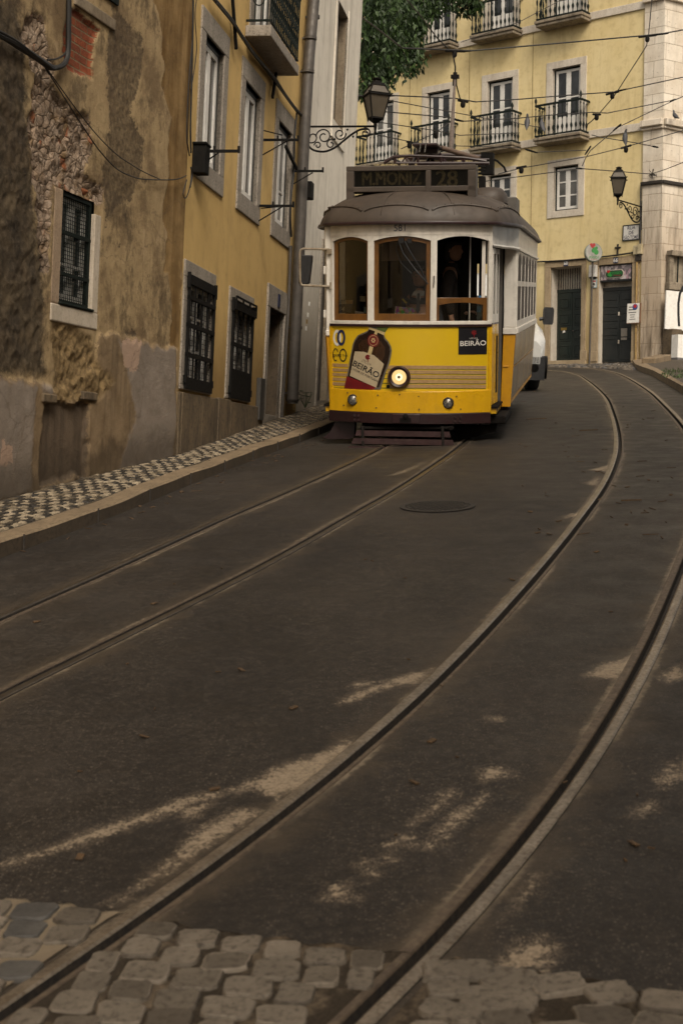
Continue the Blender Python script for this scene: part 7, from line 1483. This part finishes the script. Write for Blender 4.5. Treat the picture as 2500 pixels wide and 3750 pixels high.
for s_,X,sz,kx in (('M.MONIZ',1432,.150,1.0),('28',1635,.185,1.0)):
    cx_,cz_=T_(X,652 if s_!='28' else 652,YBX+.05); v,f=text_shape(s_,sz,0); wv=max(a for a,_ in v)-min(a for a,_ in v); tgt=(T_(1542,650,YBX)[0]-T_(1320,650,YBX)[0]) if s_!='28' else (T_(1676,650,YBX)[0]-T_(1596,650,YBX)[0]); k=tgt/wv
    for q_,(ox,oz) in enumerate(((0,0),(.006,.003),(-.006,-.003),(.004,-.005))): g.add([(cx_+a*k*.97+ox,YBX+.052+.0004*q_,cz_+b+oz) for a,b in v],f)
cx_,cz_=T_(1452,632,YBX+.05); cz_+=.05; v,f=text_shape('ESTRELA',.10,.02); g.add([(cx_+a,YBX+.052,cz_+b) for a,b in v if True],f)
# the line scrolled half out of sight is cut off by the box rail
g.build('blind_lettering',M['blindtext'],dbx,fix=False)
g=G(); g.box(xa,xb,YBX+.045,YBX+.049,zbar-.03,wt); g.build('pane',M['clear'],dbx)
# pantograph, trolley pole and boxes on the roof
YP=2.6
def rp(px_,py_,y): a=T_(px_,py_,y); return (a[0],y,a[1])
g=G()
g.tube([rp(1405,598,YP-.9),rp(1440,576,YP-.9),rp(1500,570,YP-.9),rp(1700,578,YP-.9),rp(1780,590,YP-.9)],.018,7)
g.tube([rp(1408,590,YP+.6),rp(1445,572,YP+.6),rp(1640,566,YP+.6),rp(1780,572,YP+.6)],.018,7); g.tube([rp(1470,600,YP),rp(1480,580,YP),rp(1790,584,YP)],.016,7)
for a_,b_ in (((1510,600),(1531,545)),((1590,598),(1562,560)),((1630,595),(1600,550)),((1500,600),(1488,585)),((1700,600),(1690,582)),((1560,600),(1575,572))): g.tube([rp(*a_,YP-.3),rp(*b_,YP-.1)],.022,7)
for y_ in (YP-.9,YP+.6): g.tube([rp(1450,598,y_),rp(1790,598,y_)],.022,7)
for xx_ in (1480,1560,1640,1720): a_=rp(xx_,600,YP); g.tube([(a_[0],YP-.9,3.05),(a_[0],YP-.9,a_[2])],.02,6); g.tube([(a_[0],YP+.6,3.05),(a_[0],YP+.6,a_[2]+.1)],.02,6)
pan=g.build('pantograph',M['tmaroon'],tram)
g=G(); a_=rp(1521,534,YP-.4); b_=rp(1612,534,YP-.4); c_=rp(1612,564,YP-.4); g.box(a_[0],b_[0],YP-.75,YP-.05,a_[2]-.035,a_[2]); g.box(a_[0]+.03,b_[0]-.03,YP-.45,YP-.1,c_[2],a_[2]-.035); g.build('pan_head',M['tmaroon'],pan,bevel=.01)
g=G(); 
for X_ in (1553,1572): p0=rp(X_,534,YP-.4); p1=rp(X_-5,567,YP-.4); g.bar((p0[0],YP-.78,p0[2]),(p1[0],YP-.78,p1[2]),.015,.015)
g.build('pan_strip',M['chrome'],pan)
g=G(); p0=rp(1614,541,YP-.2); p1=rp(1700,567,YP); p2=rp(1792,592,YP+.2); g.tube([p0,p1,p2],.034,9); g.build('arm_tube',simple('worn_tan_pole_paint',(.17,.115,.085),(.09,.06,.045),10,.5,.2),pan)
g=G(); p=rp(1782,592,YP+.2); g.box(p[0]-.07,p[0]+.09,YP+.05,YP+.35,p[2]-.17,p[2]+.11); g.build('pole_clamp',M['iron'],pan); g=G(); g.tube([rp(1795,578,YP+.2),rp(1820,590,YP+.2),rp(1845,613,YP+.2),rp(1851,630,YP+.2)],.016,6); g.build('pole_hook',M['iron'],pan); g=G(); g.tube([rp(1748,600,YP-.3),rp(1752,613,YP-.3),rp(1762,608,YP-.3)],.008,5); g.build('cable_loop',M['iron'],pan)
# trolley pole reaching up and back to the wire
g=G(); P0=Vector(rp(1648,575,3.2)); wpt=TI@(Vector(at(1665,292,24.8))-TO); g.tube([tuple(P0),tuple(P0.lerp(wpt,.5)),tuple(wpt)],[.036,.027,.018],8); tp=g.build('trolley_pole',simple('weathered_pole',(.17,.13,.105),(.11,.085,.07),9,.6,.3),tram)
g=G(); g.tube([tuple(wpt+Vector((0,-.03,-.10))),tuple(wpt+Vector((0,.0,.12)))],[.04,.036],8); g.box(wpt.x-.07,wpt.x+.07,wpt.y-.05,wpt.y+.05,wpt.z+.02,wpt.z+.08); a_=TI@(Vector(at(1658,200,24.9))-TO); g.tube([tuple(wpt+Vector((0,0,.1))),tuple(wpt.lerp(a_,.5)+Vector((.02,0,0))),tuple(a_)],.014,6); a2=TI@(Vector(at(1685,368,24.9))-TO); g.tube([tuple(wpt),tuple(a2)],.012,6); g.build('trolley_head',M['iron'],tp)
# boxes behind the destination box
g=G(); c_=rp(1790,735,1.7); rings=[]
for k,(f,hz) in enumerate(((1,0),(1,.06),(.92,.13),(.7,.185),(.4,.20))): rings.append([(c_[0]+.23*f*math.copysign(abs(math.cos(t))**.6,math.cos(t)),1.75+.42*f*math.copysign(abs(math.sin(t))**.6,math.sin(t)),c_[2]+hz-.04) for t in np.linspace(0,2*math.pi,21)[:-1]])
g.loft(rings,0,True,True); g.build('roof_ventilator',M['troof'],tram)
c_=rp(1859,745,3.2); g=G(); g.box(c_[0]-.16,c_[0]+.13,2.9,3.7,c_[2]-.20,c_[2]+.07); g.build('resistor_box',simple('grey_resistor_box',(.12,.11,.095),(.09,.08,.07),8,.6),tram,bevel=.015)
g=G(); g.tube([rp(1806,705,2.4),rp(1830,703,2.4),rp(1846,715,2.4),rp(1849,738,2.4)],.03,8); g.build('cable_loop',M['cable'],tram)
g=G(); c_=rp(1762,670,1.6); g.box(c_[0]-.035,c_[0]+.05,1.55,1.65,c_[2]-.18,c_[2]+.06); [g.lathe([(.05,c_[2]+.06+q*.045),(.05,c_[2]+.08+q*.045),(.03,c_[2]+.085+q*.045)],(c_[0],1.6,0),10) for q in range(4)]; g.build('lightning_arrester',M['iron'],tram)
# mirror on the left of the nose
g=G(); YM=-.02
g.tube([rp(1204,913,YM),rp(1110,911,YM),rp(1101,916,YM),rp(1098,925,YM),rp(1099,1030,YM),rp(1104,1043,YM),rp(1115,1046,YM),rp(1206,1049,YM)],.014,7); g.box(-.985,-.93,YM-.02,YM+.03,T_(1204,930,YM)[1],T_(1204,912,YM)[1]); g.box(-.955,-.935,YM-.02,YM+.03,T_(1204,1057,YM)[1],T_(1204,1034,YM)[1])
mf=g.build('mirror_bracket',M['pipewhite'],tram)
g=G(); Q=[T_(x,y,YM+.03) for x,y in ((1105,934),(1138,934),(1142,939),(1141,950),(1131,1035),(1126,1041),(1096,1040),(1092,1034),(1096,1000))]; g.prism(Q,YM+.02,YM+.12); g.build('mirror',M['plastic'],mf,bevel=.012)
# edge post with hinges on the left and the gutter pipe
g=G(); x_=-1.0
for py_ in (990,1150): a_=T_(1193,py_,.05); g.box(a_[0]-.03,a_[0]+.02,.03,.09,a_[1]-.05,a_[1]+.05)
g.box(-1.005,-.945,.0,.05,1.40,ZE-.02); g.box(-1.012,-.94,-.01,.055,1.40,1.47); g.box(-1.02,-.945,-.01,.06,2.40,2.68); g.build('side_post',M['tcream'],tram,bevel=.012)
g=G(); g.add([(-1.0,.01,1.40),(-.945,.01,1.40),(-.945,.01,.55),(-.95,.01,.55),(-1.0,.06,1.40),(-.945,.06,1.40),(-.945,.06,.55),(-.95,.06,.55)],[(0,1,2,3),(7,6,5,4),(0,4,5,1),(1,5,6,2),(2,6,7,3),(3,7,4,0)]); g.build('side_skirt',M['torange'],tram)
# running gear, lifeguard and side guards
g=G(); g.box(-.62,.62,.3,YR+.6,.25,.50); g.box(-.95,.95,.9,YR,.40,.52); g.build('underframe',M['tunder'],tram)
for y_ in (2.2,4.9):
    for sx in (-1,1): g=G(); g.lathe([(.06,-.07),(.33,-.06),(.345,-.055),(.345,-.03),(.325,-.028),(.320,.05),(.26,.055),(.10,.05),(.06,.08)],(sx*.45,y_,.435),28,0,'x'); g.build('wheel',M['rail_side'],tram)
g=G(); g.box(.50,.60,.9,6.0,.26,.50); g.box(-.60,-.50,.9,6.0,.26,.50); g.build('truck_frame',M['tunder'],tram)
def lrow(xl_,xr_,yt,yb_,y): 
    a_=T_(xl_,yt,y); b_=T_(xr_,yb_,y); return (a_[0],b_[0],b_[1],a_[1])
lg=G()
for xl_,xr_,yt,yb_,y in ((1300,1650,1576,1601,-.36),(1287,1662,1605,1631,-.50),(1270,1675,1634,1660,-.64)):
    a_,b_,c_,d_=lrow(xl_,xr_,yt,yb_,y); lg.add([(a_,y-.02,c_),(b_,y-.02,c_),(b_-.02,y+.02,d_),(a_+.02,y+.02,d_),(a_,y+.0,c_-.01),(b_,y+.0,c_-.01),(b_-.02,y+.045,d_-.01),(a_+.02,y+.045,d_-.01)],[(0,1,2,3),(7,6,5,4),(0,4,5,1),(1,5,6,2),(2,6,7,3),(3,7,4,0)])
lgo=lg.build('lifeguard',simple('worn_maroon_slats',(.034,.016,.016),(.022,.011,.011),9,.85,dirt=.4,spec=.2),tram)
g=G()
for X_ in (1325,1618): p0=T_(X_,1565,-.33); p1=T_(X_+3,1642,-.60); g.bar((p0[0],-.30,p0[1]),(p1[0],-.57,p1[1]),.03,.03)
p0=T_(1320,1568,-.25); p1=T_(1660,1568,-.25); g.tube([(p0[0],-.25,p0[1]),(p1[0],-.25,p1[1])],.022,8); g.bar((p0[0]+.03,-.28,p0[1]),(p0[0]+.03,.35,p0[1]+.08),.04,.04); g.bar((p1[0]-.03,-.28,p1[1]),(p1[0]-.03,.35,p1[1]+.08),.04,.04); g.build('lifeguard_frame',M['tunder'],lgo)
Q=[T_(x,y,-.02) for x,y in ((1228,1545),(1300,1545),(1296,1600),(1280,1608),(1250,1606),(1212,1608),(1186,1602),(1210,1580))]; g=G(); g.prism(Q,-.04,.10); g.build('side_guard',M['tmaroon'],tram)
Q=[T_(x,y,.25) for x,y in ((1662,1560),(1790,1560),(1800,1545),(1820,1545),(1815,1580),(1735,1600),(1690,1608),(1665,1590))]; g=G(); g.prism(Q,.2,.4); g.build('step_bracket',M['tunder'],tram)
# ------------------------------------------------------------------ people in the tram
M['skin']=simple('skin',(.46,.27,.18),(.40,.22,.145),8,.5); M['uniform']=simple('dark_navy_uniform',(.020,.022,.030),(.014,.015,.02),9,.8,bump=.2,bd=.003); M['shirt']=simple('white_shirt',(.58,.57,.55),(.5,.49,.47),8,.7); M['hair']=simple('dark_hair',(.012,.009,.007),(.02,.014,.01),30,.6); M['coat']=simple('dark_brown_coat',(.025,.017,.013),(.018,.012,.01),8,.85)
def skin_body(name,nodes,edges,mat,parent,root=0,lv=2):
    """one continuous figure grown over a skeleton of joints: nodes = (x,y,z,rx,ry)"""
    me=bpy.data.meshes.new(name); me.from_pydata([n[:3] for n in nodes],edges,[]); o=bpy.data.objects.new(name,me); COL.objects.link(o)
    o.modifiers.new('skin','SKIN'); s=o.modifiers.new('sub','SUBSURF'); s.levels=lv; s.render_levels=lv
    if not me.skin_vertices: me.skin_vertices.new() if hasattr(me.skin_vertices,'new') else None
    for i,n in enumerate(nodes): v=me.skin_vertices[0].data[i]; v.radius=(n[3],n[4]); v.use_root=(i==root)
    dg=bpy.context.evaluated_depsgraph_get(); m2=bpy.data.meshes.new_from_object(o.evaluated_get(dg)); bpy.data.objects.remove(o); bpy.data.meshes.remove(me); m2.name=name
    m2.materials.clear(); m2.materials.append(mat)
    for f in m2.polygons: f.use_smooth=True
    o=bpy.data.objects.new(name,m2); COL.objects.link(o); o.parent=parent; return o
def head_on(g,c,h,yaw,tilt=0):
    """a head with brow, nose, mouth, chin and ears; c = chin-to-crown centre, faces -y"""
    R_=Matrix.Rotation(yaw,3,'Z')@Matrix.Rotation(tilt,3,'X'); rings=[]; n=20
    for zz,w,d,yo in ((-.50,.10,.10,-.16),(-.46,.22,.20,-.12),(-.36,.32,.34,-.06),(-.22,.36,.42,-.02),(-.05,.385,.46,.0),(.10,.40,.48,.02),(.25,.395,.47,.03),(.38,.34,.40,.03),(.46,.22,.27,.03),(.50,.06,.08,.03)):
        r=[]
        for k in range(n):
            t=2*math.pi*k/n; x=w*math.sin(t); y=-d*math.cos(t)+yo; f=max(0,math.cos(t))
            if abs(math.sin(t))<.2 and math.cos(t)>0:
                if zz==-.22: y-=.03
                if zz==-.05: y-=.13
                if zz==.10: y-=.03
            if zz==.10 and .2<abs(math.sin(t))<.65 and math.cos(t)>0: y+=.05
            if zz==-.36 and math.cos(t)>.8: y-=.02
            r.append(tuple(Vector(c)+R_@Vector((x*h,y*h,zz*h))))
        rings.append(r)
    g.loft(rings,0,True,True,True)
    for s in (-1,1): g.obox(Vector(c)+R_@Vector((s*.41*h,.04*h,.02*h)),(R_@Vector((1,0,0)),R_@Vector((0,1,0)),R_@Vector((0,0,1))),(.025*h,.07*h,.12*h))
    return R_
def person(label,org,rz,skin_n,edges,hc,hh,yaw,extra,coat):
    p=empty('person',org,rz,label,'person'); bo=skin_body('body',skin_n,edges,M['skin'],p)
    # join the head and fingers into the same mesh
    g=G(); R_=head_on(g,hc,hh,yaw)
    for chain,r in extra['fingers']: g.tube(chain,[r,r*.95,r*.85,r*.6],7)
    bm=bmesh.new(); bm.from_mesh(bo.data); me=bpy.data.meshes.new('t'); me.from_pydata(g.v,[],g.f); bm.from_mesh(me); bm.to_mesh(bo.data); bm.free(); bpy.data.meshes.remove(me)
    for f in bo.data.polygons: f.use_smooth=True
    return p,bo,R_
# driver standing at the controls; local frame: feet at the origin, facing -y
dx,dy=.10,.36; dz=.605
def trw(v): return TO+TR@Vector(v)
hx_,hz_=T_(1180+848/2.45,820+455/2.45,dy)
print('driver head',hx_,hz_)
Hd=hz_-dz; shz=Hd-.27; k=Hd/1.60
sk=[(0,0,.92*k,.15,.11),(0,.01,1.10*k,.145,.105),(0,.01,1.27*k,.165,.11),(0,.0,shz-.02,.13,.09),(0,-.01,shz+.07,.055,.055),(0,-.015,shz+.13,.05,.05),
 (.18,.0,shz-.05,.065,.065),(.25,-.05,shz-.30,.048,.048),(.20,-.28,shz-.46,.036,.034),(.19,-.36,shz-.46,.042,.022),
 (-.18,.0,shz-.05,.065,.065),(-.26,-.05,shz-.30,.048,.048),(-.20,-.26,shz-.48,.036,.034),(-.19,-.34,shz-.49,.042,.022),
 (.09,0,.85*k,.09,.09),(.10,-.01,.48*k,.062,.062),(.10,.02,.09,.045,.045),(.10,-.13,.04,.04,.03),(-.09,0,.85*k,.09,.09),(-.10,-.01,.48*k,.062,.062),(-.10,.02,.09,.045,.045),(-.10,-.13,.04,.04,.03)]
ed=[(0,1),(1,2),(2,3),(3,4),(4,5),(3,6),(6,7),(7,8),(8,9),(3,10),(10,11),(11,12),(12,13),(0,14),(14,15),(15,16),(16,17),(0,18),(18,19),(19,20),(20,21)]
def hand_f(cx,cy,cz,s):
    F_=[]
    for q,L in enumerate((.075,.085,.08,.062)):
        x=cx+(q-1.5)*.019*s; F_.append(([(x,cy,cz+.002),(x,cy-.035*L/.08,cz+.004),(x,cy-.06*L/.08,cz-.014),(x,cy-.062*L/.08,cz-.04)],.0085))
    F_.append(([(cx-s*.035,cy+.03,cz),(cx-s*.058,cy+.0,cz-.004),(cx-s*.062,cy-.022,cz-.014),(cx-s*.055,cy-.036,cz-.022)],.0095)); return F_
dp,db,Rh=person('tram driver in a dark uniform and glasses standing behind the middle windscreen',trw((hx_,dy,dz)),-yw*0,sk,ed,(0,-.03,shz+.25),.235,.0,{'fingers':hand_f(.19,-.395,shz-.455,1)+hand_f(-.19,-.375,shz-.485,-1)},None)
dp.rotation_euler=(0,0,-yw)
g=G(); hcz=shz+.25
g.loft([[(w*math.sin(t),-d*math.cos(t)*1+yo-.03,hcz+zz) for t in np.linspace(0,2*math.pi,19)[:-1]] for zz,w,d,yo in ((-.03,.102,.06,.062),(.03,.106,.09,.038),(.055,.107,.112,.022),(.085,.107,.128,.010),(.108,.098,.118,.010),(.128,.066,.08,.008),(.138,.01,.01,.008))],0,True,True); g.build('hair',M['hair'],dp)
g=G()
for s in (-1,1):
    g.tube([(s*.034+.026*math.cos(t),-.138,hcz+.012+.021*math.sin(t)) for t in np.linspace(0,2*math.pi,15)[:-1]],.0035,5,closed=True); g.tube([(s*.06,-.135,hcz+.018),(s*.096,-.03,hcz+.015)],.003,5)
g.tube([(-.009,-.14,hcz+.016),(.009,-.14,hcz+.016)],.003,5); g.build('glasses',M['black'],dp)
def shell(nodes_i,f,name,mat,par,src=sk): 
    pass
jk=[(0,0,.80*k,.175,.13),(0,.01,1.0*k,.165,.125),(0,.01,1.27*k,.185,.125),(0,.005,shz-.03,.145,.10),(.185,.0,shz-.05,.080,.080),(.26,-.05,shz-.30,.060,.060),(.205,-.25,shz-.445,.050,.048),(-.185,.0,shz-.05,.080,.080),(-.27,-.05,shz-.30,.060,.060),(-.205,-.23,shz-.465,.050,.048)]
jo=skin_body('jacket',jk,[(0,1),(1,2),(2,3),(3,4),(4,5),(5,6),(3,7),(7,8),(8,9)],M['uniform'],dp)
tk=[(0,0,.90*k,.16,.12),(.095,0,.82*k,.105,.105),(.10,-.01,.48*k,.078,.078),(.10,.02,.12,.065,.065),(-.095,0,.82*k,.105,.105),(-.10,-.01,.48*k,.078,.078),(-.10,.02,.12,.065,.065)]
skin_body('trousers',tk,[(0,1),(1,2),(2,3),(0,4),(4,5),(5,6)],M['uniform'],dp)
g=G(); g.lathe([(.075,shz+.0),(.068,shz+.06),(.060,shz+.085)],(0,-.012,0),16)
for s in (-1,1): g.add([(s*.008,-.088,shz+.07),(s*.06,-.075,shz+.075),(s*.085,-.11,shz+.02),(s*.02,-.118,shz+.015)],[(0,1,2,3)])
g.add([(-.03,-.116,shz+.03),(.03,-.116,shz+.03),(.0,-.128,shz-.18)],[(0,1,2)]); g.build('shirt_collar',M['shirt'],dp)
g=G(); g.add([(-.014,-.122,shz+.045),(.014,-.122,shz+.045),(.026,-.135,shz-.16),(0,-.138,shz-.20),(-.026,-.135,shz-.16)],[(0,1,2,3,4)]); g.build('tie',M['black'],dp)
# passenger standing by the open right window, half turned
pxm,pzm=T_(1180+1120/2.45,820+215/2.45,.62); Hp=pzm-dz; s2=Hp-.27
sk2=[(0,0,.92,.15,.11),(0,.01,1.10,.14,.105),(0,.01,1.27,.16,.11),(0,.0,s2-.02,.125,.09),(0,-.01,s2+.07,.055,.055),(0,-.015,s2+.13,.05,.05),
 (.18,.0,s2-.05,.062,.062),(.24,.02,s2-.32,.045,.045),(.17,-.18,s2-.48,.034,.034),(.13,-.24,s2-.47,.04,.022),
 (-.18,.0,s2-.05,.062,.062),(-.25,.03,s2-.32,.045,.045),(-.24,-.03,s2-.58,.034,.034),(-.24,-.05,s2-.67,.036,.022)]+sk[14:]
ed2=ed
pp,pb,_=person('passenger in a dark brown coat standing inside the tram behind the open right-hand window',trw((pxm,.62,dz)),0,sk2,ed2,(0,-.03,s2+.25),.23,-.5,{'fingers':hand_f(.12,-.275,s2-.465,1)+[([(-.24-.02+.016*q,-.05,s2-.70),(-.24-.02+.016*q,-.058,s2-.74),(-.24-.02+.016*q,-.066,s2-.765),(-.24-.02+.016*q,-.074,s2-.785)],.008) for q in range(4)]+[([(-.205,-.06,s2-.66),(-.195,-.075,s2-.69),(-.195,-.082,s2-.71),(-.197,-.085,s2-.725)],.009)]},None)
pp.rotation_euler=(0,0,1.5)
jk2=[(0,0,.70,.19,.15),(0,.01,1.0,.17,.13),(0,.01,1.27,.18,.125),(0,.005,s2-.01,.155,.115),(.185,.0,s2-.05,.078,.078),(.25,.02,s2-.32,.06,.06),(.18,-.15,s2-.46,.05,.05),(-.185,.0,s2-.05,.078,.078),(-.26,.03,s2-.32,.06,.06),(-.25,-.03,s2-.56,.05,.05)]
g=G(); g.lathe([(.12,s2-.02),(.085,s2+.05),(.075,s2+.10)],(0,-.01,0),14); g.build('scarf',M['coat'],pp)
skin_body('coat',jk2,[(0,1),(1,2),(2,3),(3,4),(4,5),(5,6),(3,7),(7,8),(8,9)],M['coat'],pp)
skin_body('trousers',tk,[(0,1),(1,2),(2,3),(0,4),(4,5),(5,6)],M['uniform'],pp)
hcz=s2+.25; R5_=Matrix.Rotation(-.5,4,'Z'); g=G(); g.loft([[(w*math.sin(t),-d*math.cos(t)*1+yo-.03,hcz+zz) for t in np.linspace(0,2*math.pi,19)[:-1]] for zz,w,d,yo in ((-.12,.10,.06,.06),(.0,.112,.088,.045),(.055,.114,.112,.030),(.085,.114,.130,.012),(.110,.104,.122,.010),(.132,.068,.08,.008),(.142,.01,.01,.008))],0,True,True); g.build('hair',M['hair'],pp,lambda v:tuple(R5_@Vector((v[0],v[1]+.03,v[2]))+Vector((0,-.03,0))))
